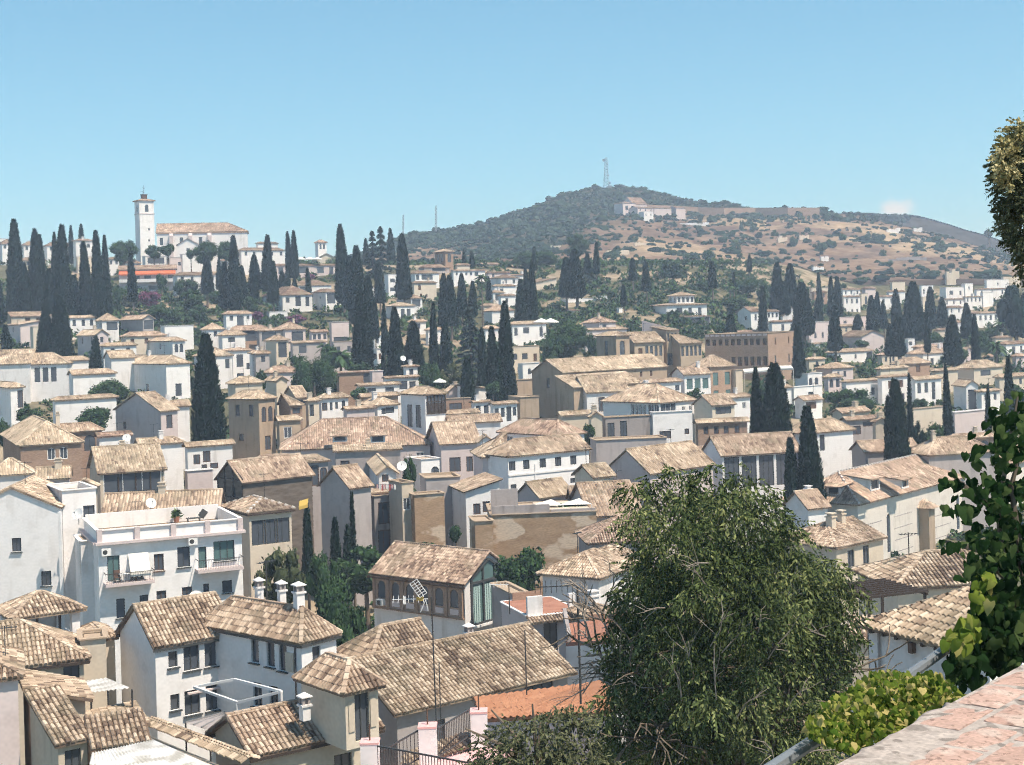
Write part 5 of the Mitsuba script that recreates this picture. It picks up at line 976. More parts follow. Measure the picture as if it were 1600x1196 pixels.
for sx in (-1, 1): fm.beam((sx * (w / 2 - .9), -l / 2 - .1, z + .1), (0, -l / 2 - .1, z + h2 - .7), .2, .2, up=(0, 1, 0))
part(gk, 'frame', fm, 'dark_frame', M, off)
extra(k, 'gable_sill', fr, [(0, -l / 2 - .15, -4.3, w, .3, .22)], 'plaster_white')
mb = MB(); X, z0 = w / 2 + .45, z - .45 * .66
mb.box((-X + .03, 0, z0 - .2), (.1, l + .8, .18)); part(k, 'eave_board', mb, 'shutter_brown', M, off)
mb = MB(); mb.box((-w / 2 - .02, -l / 2 + 1.4, z - 6.1), (.06, 1.4, 1.5)); wk = part(k, 'window', mb, 'dark_frame', M, off)
mb = MB(); mb.box((-w / 2 - .06, -l / 2 + 1.4, z - 6.1), (.04, 1.1, 1.2)); part(wk, 'pane', mb, 'glass', M, off)
mb = MB(); mb.box((-w / 2 - .35, l / 2 - .25 - bay * .51, z - 2.8), (.4, .8, .55)); ak = part(k, 'air_conditioner', mb, 'white_paint', M, off)
mb = MB(); mb.lathe([(0, 0), (.22, 0)], (0, 0, 0), 10); mb2 = MB(); mb2.box((-w / 2 - .61, l / 2 - .25 - bay * .51, z - 2.8), (.03, .42, .42)); part(ak, 'fan_grille', mb2, 'iron', M, off)

# ------------------------------------------------------------------ long roof in front of the pavilion, the dormer and front roof
def free_roof(key, name, quad, hue, near=2, thick=.16, wall=None, tint=.6, zdrop=8):
    """A roof slope given by its four corners (eave left, eave right, ridge right, ridge left)."""
    mb = MB(); slab(mb, quad, thick, (.18, hue)); rk = part(key, name, mb, 'roof_tile')
    tb = MB(); tile_field(tb, quad, near, hue); part(rk, 'tile', tb, 'roof_tile', kind='stuff'); return rk
def skirt(key, name, pts, bsdf, tint=.6):
    """Walls hanging from a line of points down to the ground."""
    mb = MB()
    for p, q in zip(pts[:-1], pts[1:]):
        p, q = np.asarray(p), np.asarray(q); zb = min(ground(*p[:2]), ground(*q[:2])) - .6
        mb.poly([[p[0], p[1], zb], [q[0], q[1], zb], q, p], (tint, 0))
    return part(key, name, mb, bsdf)
k = thing('house', 'long house with a weathered barrel-tile roof stretching in front of the pavilion', 'house')
fr = corner_block(k, 600, 616, 905, 1118, d=76, yaw=38, roof='gx', pitch=.50, wall='g', tint=.45, hue=.2, near=2, o=.45, l=9.0, win='F:.2,1.2,1.5,2.2 F:.5,1.0,1.7,2.4 F:.82,.5,2.2,2.4', chimneys=0, fascia=None)
k2 = thing('house', 'steep tiled wing falling to the dormer, left of the long weathered roof', 'house')
fr = corner_block(k2, 520, 575, 700, 1055, d=80, yaw=38, roof='hl', pitch=.72, wall='w', tint=.6, hue=.35, near=2, o=.3, l=5.4, win='', chimneys=0)
k = thing('house', 'house with a dormer-topped barrel roof at the bottom of the view', 'house')
fr = corner_block(k, 336, 390, 604, 1184, d=67, yaw=36, roof='gx', pitch=.55, wall='c', tint=.7, hue=.55, near=2, o=.4, l=5.2, win='F:.72,1.2,1.0,1.9 ', chimneys=0, fascia='dark_wood')
kd = k; w, l, z, M, off = fr['w'], fr['l'], fr['ze'], fr['M'], fr['off']
fd = corner_block(k, 462, 536, 604, 1086, d=67.5, yaw=40, roof='h', pitch=.95, wall='c', tint=1, hue=.5, near=2, o=.4, l=4.6, h=3.1, win='F:.5,.5,.85,2.3', wallname='dormer_wall', chimneys=0)
mb = MB()
for u in (.17, .83): mb.box(((u - .5) * fd['w'], -fd['l'] / 2 - .03, fd['ze'] - 1.5), (.34, .06, 1.5))
part(k, 'dormer_panel', mb, 'plaster_cream', fd['M'], fd['off'])
def chimney(px, py, d, label, wd=.40, ht=.42, yaw=36, down=1.0):
    kk = thing('chimney', label, 'chimney'); o = at(px, py, d); c, s = math.cos(math.radians(yaw)), math.sin(math.radians(yaw)); M = np.array([[c, s, 0], [-s, c, 0], [0, 0, 1.0]])
    mb = MB(); mb.box((0, 0, -down / 2), (wd, wd, ht + down), uv=(.6, 0)); mb.box((0, 0, ht / 2 + .03), (wd + .16, wd + .16, .1), uv=(.5, 0)); part(kk, 'stack', mb, 'plaster_white', M, o)
    mb = MB()
    for x in (-1, 1):
        for y in (-1, 1): mb.box((x * wd * .36, y * wd * .36, ht / 2 + .27), (.12, .12, .4))
    mb.box((0, 0, ht / 2 + .27), (wd * .55, wd * .55, .39), uv=(0, 0)); part(kk, 'vent', mb, 'plaster_grey', M, o)
    mb = MB(); q = wd / 2 + .09
    for sx, sy in ((1, 0), (0, 1), (-1, 0), (0, -1)):
        a = np.array([sx * q - sy * q, sy * q + sx * q, ht / 2 + .48]); b = np.array([sx * q + sy * q, sy * q - sx * q, ht / 2 + .48]); mb.poly([a, b, (0, 0, ht / 2 + .68)], (.8, 0)); 
    mb.box((0, 0, ht / 2 + .46), (2 * q, 2 * q, .06), uv=(.8, 0)); part(kk, 'cap', mb, 'plaster_white', M, o)
chimney(405, 924, 86, 'leftmost of three white chimneys on the L-shaped house roof')
chimney(440, 929, 84, 'middle one of three white chimneys on the L-shaped house roof')
chimney(467, 932, 82, 'right-hand bigger one of three white chimneys on the L-shaped house roof', wd=.5)
chimney(476, 1106, 69, 'brick-toned chimney with a white cap beside the dormer', wd=.42, ht=.2, down=.5)
chimney(733, 1003, 90, 'slim white chimney at the foot of the pavilion gable', wd=.45, ht=1.1)

# ------------------------------------------------------------------ L-shaped white house with dark windows
k = thing('house', 'L-shaped white house with a blank gable end and many dark-framed windows', 'house')
fr = corner_block(k, 172, 239, 372, 1013, d=82, yaw=38, roof='gx', pitch=.74, wall='w', tint=.95, hue=.35, near=2, o=.22, l=5.6, fascia='dark_frame', chimneys=0, sill=True,
                  win='F:.22,.62,.58,.92 F:.455,.42,1.0,1.5 F:.72,.42,.95,1.5 F:.23,3.15,.58,.92 F:.45,3.1,1.0,1.45 F:.72,3.05,.95,1.5')
extra(k, 'drip_moulding', fr, [(.8, -fr['l'] / 2 - .1, -3.25, fr['w'] * .55, .22, .1)], 'plaster_pink')
fr2 = corner_block(k, 372, 470, 535, 1006, d=79.5, yaw=50, roof='h', pitch=.98, wall='w', tint=.9, hue=.45, near=2, o=.25, fascia='dark_frame', chimneys=0, wallname='wing_wall', sill=True,
                   l=9.5, win='L:.545,.4,.7,1.55 L:.70,.4,.7,1.6 L:.82,.4,.7,1.7 F:.42,.7,.62,1.0 L:.56,3.1,.8,1.4 L:.72,3.1,.75,1.4')
mb = MB(); mb.tube([(-fr2['w'] / 2 - .06, -fr2['l'] / 2 + .5, fr2['ze'] - .1), (-fr2['w'] / 2 - .06, -fr2['l'] / 2 + .5, fr2['zb'])], .05); part(k, 'drainpipe', mb, 'iron', fr2['M'], fr2['off'])
mb = MB(); mb.box((-fr2['w'] / 2 - .04, -fr2['l'] / 2 + 1.0, fr2['ze'] - 1.5), (.06, .7, 1.1)); part(k, 'meter_box', mb, 'plaster_cream', fr2['M'], fr2['off'])
# white pergola frame in its court
k = thing('pergola', 'thin white steel pergola frame in the court of the L-shaped house', 'pergola')
P = [at(303, 1074, 80), at(371, 1098, 76), at(440, 1081, 74.5), at(366, 1062, 79)]
for p, q in zip(P, P[1:] + P[:1]): mb = MB(); mb.beam(p, q, .12, .14); part(k, 'beam', mb, 'white_paint')
for p in (P[1], P[2]): mb = MB(); mb.beam(p, [p[0], p[1], p[2] - 2.4], .1); part(k, 'post', mb, 'white_paint')

# ------------------------------------------------------------------ white house with the roof terrace
k = thing('house', 'white two-storey house with a walled roof terrace and two balconies', 'house')
fr = corner_block(k, 132, 153, 378, 849, d=116, yaw=24, roof='f', parapet=1.0, wall='w', tint=1, near=2, o=0, l=9, sill=True,
                  win='F:.10,1.15,1.0,2.1g F:.26,1.1,.9,2.1 F:.41,1.35,.8,1.4b F:.583,.95,1.05,1.7 F:.715,1.1,.68,1.95g F:.87,.75,1.8,1.7g F:.14,4.75,.7,1.6 F:.30,4.65,.7,1.05 F:.42,4.45,.8,1.95b F:.60,4.35,.85,1.6b F:.735,4.25,.5,1.65 F:.885,4.15,.85,1.05', zup=0)
w, l, z, M, off = fr['w'], fr['l'], fr['ze'], fr['M'], fr['off']
mb = MB(); mb.box((0, -l / 2 - .22, z - .05), (w + .5, .55, .22)); mb.box((-w / 2 - .2, 0, z - .05), (.4, l, .2)); part(k, 'cornice', mb, 'plaster_pink', M, off)
for u in (0.01, .265, .515, .755, .99):
    mb = MB(); mb.box(((u - .5) * w, -l / 2 - .02, z + .52), (.42, .46, 1.15), uv=(.4, 0)); part(k, 'parapet_post', mb, 'plaster_pink', M, off)
extra(k, 'inner_terrace_wall', fr, [(0, l / 2 - .35, .7, w * .98, .22, 1.3)], 'plaster_white')
def balcony(key, fr, u0, u1, zz, side, rail=True):
    w, l, z = fr['w'], fr['l'], fr['ze']; x0, x1 = (u0 - .5) * w, (u1 - .5) * w
    mb = MB(); mb.box(((x0 + x1) / 2, -l / 2 - .65, z + zz), (x1 - x0, 1.3, .24), uv=(.4, 0)); bk = part(key, 'balcony', mb, 'plaster_pink', fr['M'], fr['off'])
    rb = MB()
    for zq in (.95,): rb.box(((x0 + x1) / 2, -l / 2 - 1.27, z + zz + zq), (x1 - x0, .05, .05))
    for x in (x0 + .03, x1 - .03): rb.box((x, -l / 2 - .65, z + zz + .95), (.05, 1.2, .05))
    n = int((x1 - x0) / .14)
    for i in range(n + 1): rb.box((x0 + .03 + (x1 - x0 - .06) * i / n, -l / 2 - 1.27, z + zz + .5), (.02, .02, .85))
    part(bk, 'railing', rb, 'iron', fr['M'], fr['off'])
balcony(k, fr, .03, .36, -3.4, 0); balcony(k, fr, .66, .985, -3.0, 0)
kk = thing('awning', 'sun-bleached white drop awning over the left balcony of the terrace house', 'awning')
mb = MB(); x0, x1 = (.2 - .5) * w, (.335 - .5) * w
for i in range(8):
    a0, a1 = x0 + (x1 - x0) * i / 8, x0 + (x1 - x0) * (i + 1) / 8; mb.poly([(a0, -l / 2 - 1.1, z - 2.5), (a1, -l / 2 - 1.1, z - 2.5), (a1, -l / 2 - .06, z - 1.1), (a0, -l / 2 - .06, z - 1.1)]); mb.poly([(a0, -l / 2 - 1.1, z - 2.85 - .05 * (i % 2)), (a1, -l / 2 - 1.1, z - 2.85 - .05 * (i % 2)), (a1, -l / 2 - 1.1, z - 2.5), (a0, -l / 2 - 1.1, z - 2.5)])
put(kk, mb, 'white_fabric', M, off)
for u, zz, lb in ((.05, -.75, 'white air conditioner at the left end of the terrace house front'), (.645, -.5, 'white air conditioner right of the middle windows of the terrace house')):
    kk = thing('air_conditioner', lb, 'air conditioner'); mb = MB(); mb.box(((u - .5) * w, -l / 2 - .28, z + zz), (.75, .35, .6)); put(kk, mb, 'white_paint', M, off)
    mb = MB(); mb.lathe([(.2, 0), (.18, .02), (0, .03)], (0, 0, 0), 12); v_, f_, t_ = mb.get(); v_ = v_[:, [0, 2, 1]] * [1, -1, 1] + [(u - .5) * w - .1, -l / 2 - .46, z + zz]; m3 = MB(); m3.raw(v_, f_); part(kk, 'fan_grille', m3, 'iron', M, off)
kk = thing('table', 'small white table with chairs on the left balcony under the awning', 'table')
mb = MB(); x = (.16 - .5) * w; mb.lathe([(0, 0), (.45, 0), (.45, .04), (0, .04)], (x, -l / 2 - .75, z - 2.6), 14); mb.tube([(x, -l / 2 - .75, z - 3.3), (x, -l / 2 - .75, z - 2.6)], .04); put(kk, mb, 'white_paint', M, off)
for i, (dx, nm) in enumerate(((-.05, 'left'), (.06, 'right'))):
    kk = thing('chair', f'dark red wicker chair on the {nm} of the small white balcony table', 'chair'); x = (.165 + dx - .5) * w; mb = MB(); mb.box((x, -l / 2 - .7, z - 2.85), (.5, .5, .08)); mb.box((x, -l / 2 - .46, z - 2.55), (.5, .06, .55))
    for sx in (-1, 1):
        for sy in (-1, 1): mb.box((x + sx * .2, -l / 2 - .7 + sy * .2, z - 3.08), (.05, .05, .4))
    put(kk, mb, 'shutter_brown', M, off)

for u, yy, lb, sz in ((.66, .36, 'small potted shrub on the white roof terrace', .42),):
    kk = thing('potted_plant', lb, 'potted plant'); o = np.array([(u - .5) * w, l * yy, z + .15]); mb = MB(); mb.lathe([(0, 0), (.22, 0), (.3, .5), (.26, .5), (0, .45)], o, 10); part(kk, 'pot', mb, 'terracotta_floor', M, off)
    g_ = np.random.default_rng(int(u * 100)); mb = MB()
    for i in range(90): p = o + [0, 0, .5 + sz * .6] + g_.normal(0, 1, 3) * sz * .32; q = g_.normal(0, .16, (3, 3)); mb.poly(p + q, (float(g_.random()), 0))
    part(kk, 'foliage', mb, 'leaf_green', M, off, kind='stuff')
kk = thing('sunlounger', 'folded dark sun chair on the white roof terrace', 'chair'); mb = MB(); o = np.array([.28 * w, l * .3, z + .2]); mb.box(o + [0, 0, .25], (1.3, .6, .08)); mb.beam(o + [.6, 0, .28], o + [1.05, 0, .85], .6, .08, up=(0, 1, 0))
for sx in (-.55, .5): mb.box(o + [sx, 0, .1], (.06, .56, .3))
put(kk, mb, 'dark_frame', M, off)
# ------------------------------------------------------------------ big white gable at the left edge and its wing
k = thing('house', 'big plain white gable-ended house with two tiny windows at the left edge', 'house')
fr = corner_block(k, -70, -62, 96, 800, d=122, yaw=6, roof='gy', pitch=.46, wall='w', tint=.9, hue=.3, near=2, o=.2, l=9, win='F:.54,2.6,.8,1.2 F:.84,5.6,.85,1.3', sill=True, chimneys=0)
k = thing('house', 'white wing with a sloping parapet and a dark door joined to the big white gable', 'house')
fr = corner_block(k, 94, 97, 150, 776, d=124, yaw=30, roof='f', parapet=.5, wall='w', tint=.5, near=2, o=0, l=6, win='F:.78,1.0,1.0,2.2', chimneys=0)
mb = MB(); a = at(93, 800, 121); mb.beam(a, [a[0] + .1, a[1], ground(a[0], a[1])], .35, .25, uv=(1, 0)); part(k, 'corner_pier', mb, 'plaster_white')
k = thing('house', 'narrow pinkish stair house between the big white gable and the terrace house', 'house')
corner_block(k, 120, 126, 152, 848, d=118.5, yaw=24, roof='f', parapet=.1, wall='w', tint=.25, near=1, o=0, l=4, win='')
# ------------------------------------------------------------------ lower-left corner
k = thing('belvedere', 'open roof belvedere with white corner posts and a hip tile roof at lower left', 'belvedere')
th = math.radians(35); c, s = math.cos(th), math.sin(th); M = np.array([[c, s, 0], [-s, c, 0], [0, 0, 1.0]])
p0 = at(22, 958, 88); w, l = 4.0, 3.6
fr = dict(M=M, off=np.array([p0[0] + 1.1, p0[1] + 1.4, 0]), w=w, l=l, ze=p0[2] + .1)
z, off = fr['ze'], fr['off']
for x, y in ((-1, -1), (1, -1), (1, 1), (-1, 1)):
    mb = MB(); mb.box((x * (w / 2 - .25), y * (l / 2 - .25), z - 1.0), (.5, .5, 2.0), uv=(1, 0)); part(k, 'corner_post', mb, 'plaster_white', M, off)
for u in (-.15, .2):
    mb = MB(); mb.box((u * w, -l / 2 + .25, z - 1.0), (.14, .14, 2.0)); part(k, 'timber_post', mb, 'dark_wood', M, off)
mb = MB(); mb.box((0, 0, z - 2.1), (w + .3, l + .3, .25), uv=(.8, 0)); mb.box((0, l / 2 - .2, z - 1.1), (w - .9, .2, 1.8), uv=(.2, 0)); mb.box((0, 0, z - 5.4), (w, l, 6.2), uv=(.7, 0)); part(k, 'base', mb, 'plaster_white', M, off)
mb = MB(); tb = MB(); sl, rd = roof_slopes('h', w, l, z, .35, .5)
for q in sl: slab(mb, q, .14, (.2, .3)); tile_field(tb, q, 2, .3)
for a, b in rd: ridge_cap(tb, a, b, 2, .3)
rk = part(k, 'roof', mb, 'roof_tile', M, off); part(rk, 'tile', tb, 'roof_tile', M, off, kind='stuff')
mb = MB()
for zz in (.02,): mb.box((0, -l / 2 + .25, z - .05), (w - .2, .16, .2)); mb.box((-w / 2 + .25, 0, z - .05), (.16, l - .3, .2)); mb.box((w / 2 - .25, 0, z - .05), (.16, l - .3, .2))
part(k, 'lintel', mb, 'dark_wood', M, off)
village([
 ('house with a long barrel-tile roof below the open belvedere', -40, -20, 142, 1049, 'd=79;yaw=24;roof=hr;pitch=.56;hue=.3;wall=c;tint=.3;near=2;win=F:.86,.4,.9,1.0;l=7;chimneys=0;fascia=dark_wood'),
 ('small tiled house between the belvedere and the L-shaped house', 112, 140, 186, 1002, 'd=86;yaw=28;roof=h;pitch=.5;hue=.3;wall=c;tint=.8;near=2;win=;l=4;chimneys=0'),
 ('cream low stair-head house with a step-edged parapet beside the L-shaped house', 116, 119, 172, 1006, 'd=83;yaw=18;roof=f;parapet=.15;wall=c;tint=.9;near=2;win=F:.85,.5,.9,.5;l=3'),
 ('pale house wall at the bottom left corner under a tiled eave', -70, -40, 37, 1066, 'd=68;yaw=20;roof=hr;pitch=.5;hue=.35;wall=p;tint=.95;near=2;win=;l=6;chimneys=0'),
 ('tiled house with a louvred roof vent at lower left', 20, 36, 146, 1108, 'd=70;yaw=24;roof=sr;pitch=.30;hue=.3;wall=c;tint=.3;near=2;win=;l=4.5;chimneys=0'),
 ('little tiled house with a barred corner window at the bottom left', 28, 86, 146, 1166, 'd=66;yaw=38;roof=s;pitch=.42;hue=.25;wall=c;tint=.25;near=2;win=F:.5,.5,.8,1.15;l=4.2;chimneys=0'),
 ('tiled low house behind the white corrugated sheets', 130, 136, 236, 1152, 'd=69;yaw=24;roof=sl;pitch=.08;hue=.3;wall=c;tint=.2;near=2;win=;l=4.5;chimneys=0'),
 ('lower tiled lean-to house directly above the white corrugated sheets', 138, 142, 238, 1172, 'd=66;yaw=24;roof=s;pitch=.36;hue=.25;wall=c;tint=.2;near=2;win=;l=2.6;chimneys=0'),
], yaw=30)
def sheet(label, quad, amp, n, posts=True):
    kk = thing('awning', label, 'awning'); q = [np.asarray(p, float) for p in quad]; mb = MB()
    for i in range(n):
        for h_ in (0, 1):
            u0, u1 = (i + h_ * .5) / n, (i + h_ * .5 + .5) / n; up0, up1 = (0, amp) if h_ == 0 else (amp, 0)
            a = q[0] + (q[1] - q[0]) * u0 + [0, 0, up0]; b = q[0] + (q[1] - q[0]) * u1 + [0, 0, up1]; c2 = q[3] + (q[2] - q[3]) * u1 + [0, 0, up1]; d2 = q[3] + (q[2] - q[3]) * u0 + [0, 0, up0]
            mb.poly([a, b, c2, d2])
    part(kk, 'sheet', mb, 'corrugated_white')
    for p in q:
        mb = MB(); mb.beam(p - [0, 0, .05], [p[0], p[1], ground(p[0], p[1]) - .5], .09); part(kk, 'post', mb, 'iron')
    return kk
sheet('large white corrugated sheet roof at the bottom left', [at(136, 1212, 60), at(352, 1206, 59), at(240, 1157, 66), at(143, 1178, 66)], .07, 22)
sheet('small white corrugated sheet roof against the blank gable end', [at(142, 1083, 74), at(206, 1076, 73), at(168, 1060, 78.5), at(108, 1069, 79)], .07, 9)
k = thing('awning', 'grey slatted glass lean-to roof in the court of the L-shaped house', 'awning')
mb = MB(); q = [at(290, 1130, 75), at(328, 1142, 73), at(352, 1121, 75), at(352, 1114, 77)]; mb.poly(q); part(k, 'sheet', mb, 'plaster_grey')
for t in (0, .33, .66, 1): mb = MB(); mb.beam(q[0] + (q[1] - q[0]) * t + [0, 0, .05], q[3] + (q[2] - q[3]) * t + [0, 0, .05], .06); part(k, 'rib', mb, 'galvanised')
for p in (q[0], q[1]): mb = MB(); mb.beam(p, [p[0], p[1], p[2] - 3], .08); part(k, 'post', mb, 'iron')
k = thing('garden_wall', 'garden wall capped with tiles and hung with ivy at the bottom left', 'wall')
a, b = at(232, 1128, 72), at(392, 1190, 64.5); mb = MB(); zb = ground(a[0], a[1]) - 2
mb.beam(a * [1, 1, 0] + [0, 0, (a[2] + zb) / 2 - .4], b * [1, 1, 0] + [0, 0, (b[2] + zb) / 2 - .4], .35, abs(a[2] - zb) - .8); part(k, 'wall', mb, 'plaster_cream')
nrm = np.array([-(b - a)[1], (b - a)[0], 0]); nrm /= np.linalg.norm(nrm); tb = MB()
for sg in (1, -1):
    e1, e2 = (a, b) if sg > 0 else (b, a); tile_field(tb, [e1 - nrm * .42 * sg, e2 - nrm * .42 * sg, e2 + [0, 0, .2], e1 + [0, 0, .2]][::1], 2, .2)
part(k, 'coping_tile', tb, 'roof_tile', kind='stuff')

# ------------------------------------------------------------------ roof terrace in front: posts, railing
k = thing('terrace_fence', 'black iron railing between pink-topped white posts at the bottom', 'railing')
posts = [at(578, 1160, 49), at(668, 1135, 50), at(748, 1112, 53)]
for p in posts:
    mb = MB(); mb.box(p + [0, 0, -1.2], (.62, .62, 2.4), uv=(.8, 0)); pk = part(k, 'post', mb, 'plaster_white')
    mb = MB(); mb.box(p + [0, 0, .03], (.66, .66, .07)); part(pk, 'cap', mb, 'pink_paint')
    mb = MB(); mb.tube([p, p + [0, 0, .62]], .03); part(pk, 'rod', mb, 'shutter_brown')
def rail(a, b, h=1.05):
    n = max(2, int(np.linalg.norm(b - a) / .16)); mb = MB()
    for i in range(n + 1): q = a + (b - a) * i / n; mb.box(q + [0, 0, -h / 2], (.025, .025, h))
    mb.beam(a, b, .05); mb.beam(a - [0, 0, h - .06], b - [0, 0, h - .06], .04); part(k, 'railing', mb, 'iron')
rail(posts[0] + [.35, 0, -.35], posts[1] + [-.35, 0, -.15]); rail(posts[1] + [.35, 0, -.1], posts[2] + [-.35, 0, .1])
rail(at(590, 1166, 48), at(742, 1194, 44))
k = thing('garden_wall', 'tile-capped low wall behind the iron railing at the bottom', 'wall')
a, b = at(628, 1196, 51), at(735, 1158, 53.5); mb = MB(); mb.beam(a - [0, 0, 1.3], b - [0, 0, 1.3], .3, 2.4); part(k, 'wall', mb, 'plaster_white')
tb = MB(); tile_field(tb, [a + [0, -.5, -.1], b + [0, -.5, -.1], b + [0, .5, .25], a + [0, .5, .25]], 2, .3); part(k, 'coping_tile', tb, 'roof_tile', kind='stuff')
k = thing('roof_terrace', 'pink flat roof terrace under the iron railing', 'terrace')
mb = MB(); P = [at(560, 1230, 46), at(760, 1215, 43), at(800, 1160, 52), at(640, 1190, 56)]; mb.poly(P); slab(mb, P, 3, (.5, .5)); put(k, mb, 'pink_paint')

# orange roof under the big tree
k = thing('house', 'house with a smooth orange clay roof beside the big green tree', 'house')
q = [at(752, 1124, 57), at(962, 1112, 54), at(946, 1060, 62), at(744, 1112, 63)]
mb = MB(); slab(mb, q, .15, (.5, .5)); tile_field(mb, q, 1, .5, pitch=.3); part(k, 'roof', mb, 'orange_roof')
skirt(k, 'wall', [q[3] + [0, 0, -.15], q[0] + [0, 0, -.15], q[1] + [0, 0, -.15]], 'plaster_pink')
# ------------------------------------------------------------------ pink house with red roof terraces
k = thing('house', 'pink and white house with two red-tiled roof terraces', 'house')
fr = corner_block(k, 818, 826, 906, 966, d=104, yaw=20, roof='f', parapet=.1, wall='p', tint=.9, near=2, o=0, l=6, win='F:.08,.9,.8,1.5 F:.42,.4,1.1,2.5o F:.92,.1,.8,1.7', chimneys=0)
w, l, z, M, off = fr['w'], fr['l'], fr['ze'], fr['M'], fr['off']
mb = MB(); e0 = [(-w / 2 - .2, -l / 2 - .9, z - .25), (w / 2 + .1, -l / 2 - .9, z - .25), (w / 2 + .1, -l / 2 + .1, z + .1), (-w / 2 - .2, -l / 2 + .1, z + .1)]; slab(mb, e0, .08, (.2, .4)); ek = part(k, 'tile_eave', mb, 'roof_tile', M, off)
mb = MB(); tile_field(mb, e0, 2, .4); part(ek, 'tile', mb, 'roof_tile', M, off, kind='stuff')
extra(k, 'parapet', fr, [(-w / 2 + .6, -l / 2 + .3, .75, 1.2, .3, 1.5), (w / 2 - .5, -l / 2 + .3, .7, .5, .3, 1.5)], 'plaster_white')
extra(k, 'roof_stair_wall', fr, [(0, l / 2 - .3, .45, w * .6, .12, .7)], 'brick')
extra(k, 'terrace_floor', fr, [(0, 0, .14, w - .1, l - .3, .1)], 'terracotta_floor')
k2 = k
q = [at(884, 1004, 90), at(960, 1000, 88), at(958, 966, 98), at(888, 974, 98)]
mb = MB(); slab(mb, q, .25, (.5, .5)); part(k, 'lower_terrace', mb, 'terracotta_floor')
skirt(k, 'lower_wall', [q[3] - [0, 0, .25], q[0] - [0, 0, .25], q[1] - [0, 0, .25], q[2] - [0, 0, .25]], 'plaster_white', .6)
mb = MB(); mb.box((q[0] + q[3]) / 2 + [0, 0, .35], (.25, 8, .9), uv=(.5, 0)); part(k, 'terrace_parapet', mb, 'plaster_grey')
mb = MB(); mb.box(at(950, 968, 98), (2.6, .12, .8)); part(k, 'red_screen', mb, 'brick')
k = thing('house', 'grey concrete end wall house between the pavilion and the pink house', 'house')
corner_block(k, 795, 800, 824, 930, d=112, yaw=20, roof='f', parapet=.1, wall='g', tint=.6, near=1, o=0, l=5, win='')
village([
 ('little tile-roofed house with a broad flue in front of the pyramid-roofed house', 926, 940, 992, 972, 'd=101;yaw=30;roof=h;pitch=.42;hue=.35;wall=w;tint=.6;near=2;win=F:.25,.4,1.4,.7;l=5;chimneys=1'),
 ('small gabled tile house at the edge of the big green tree', 948, 960, 1000, 872, 'd=128;yaw=30;roof=h;pitch=.5;hue=.3;wall=c;win=;near=2;l=4;chimneys=0'),
])

# ------------------------------------------------------------------ walled terrace and old ochre wall
k = thing('retaining_wall', 'old ochre retaining wall with peeling plaster under the terrace', 'wall')
fr = corner_block(k, 764, 768, 932, 806, d=146, yaw=4, roof='f', parapet=.05, wall='o', tint=.15, near=1, o=0, l=9, win='', chimneys=0)
w, l, z, M, off = fr['w'], fr['l'], fr['ze'], fr['M'], fr['off']
extra(k, 'coping', fr, [(-w * .22, -l / 2 + .2, .5, w * .55, .3, .9), (w * .28, -l / 2 + .2, .2, w * .43, .3, .35)], 'plaster_grey')
extra(k, 'upper_wall', fr, [(-w * .36, -l / 2 + 2.5, 1.2, w * .26, .3, 2.4)], 'plaster_grey')
mb = MB(); mb.box((w * .2, 0, z + .17), (w * .5, l * .7, .1)); part(k, 'terrace_floor', mb, 'plaster_cream', M, off)
mb = MB(); mb.box((w * .3, -.4, z + .22), (w * .26, 2.6, .12)); part(k, 'green_mat', mb, 'leaf_green', M, off)
for dx, nm in ((0.06, 'left'), (.34, 'right')):
    kk = thing('shade_sail', f'white triangular shade sail on the {nm} of the walled terrace', 'shade sail'); mb = MB()
    a, b, c2 = (w * dx - 2, -1.5, z + .4), (w * dx + 1.6, -2.0, z + .45), (w * dx + .6, .6, z + .8); mb.poly([a, b, c2]); mb.poly([(p[0], p[1], p[2] + .02) for p in (a, b, c2)])
    for p in (a, b, c2): mb.beam(p, (p[0], p[1], z + .1), .07)
    put(kk, mb, 'white_fabric', M, off)
k = thing('retaining_wall', 'tan stub of old wall left of the ochre retaining wall', 'wall')
corner_block(k, 732, 742, 770, 816, d=144, yaw=10, roof='f', parapet=.05, wall='o', tint=.6, near=1, o=0, l=4, win='')
k = thing('retaining_wall', 'stone step wall climbing beside the white arched house', 'wall')
corner_block(k, 806, 812, 842, 622, d=252, yaw=20, roof='f', parapet=.1, wall='t', tint=.4, near=0, o=0, l=6, win='')

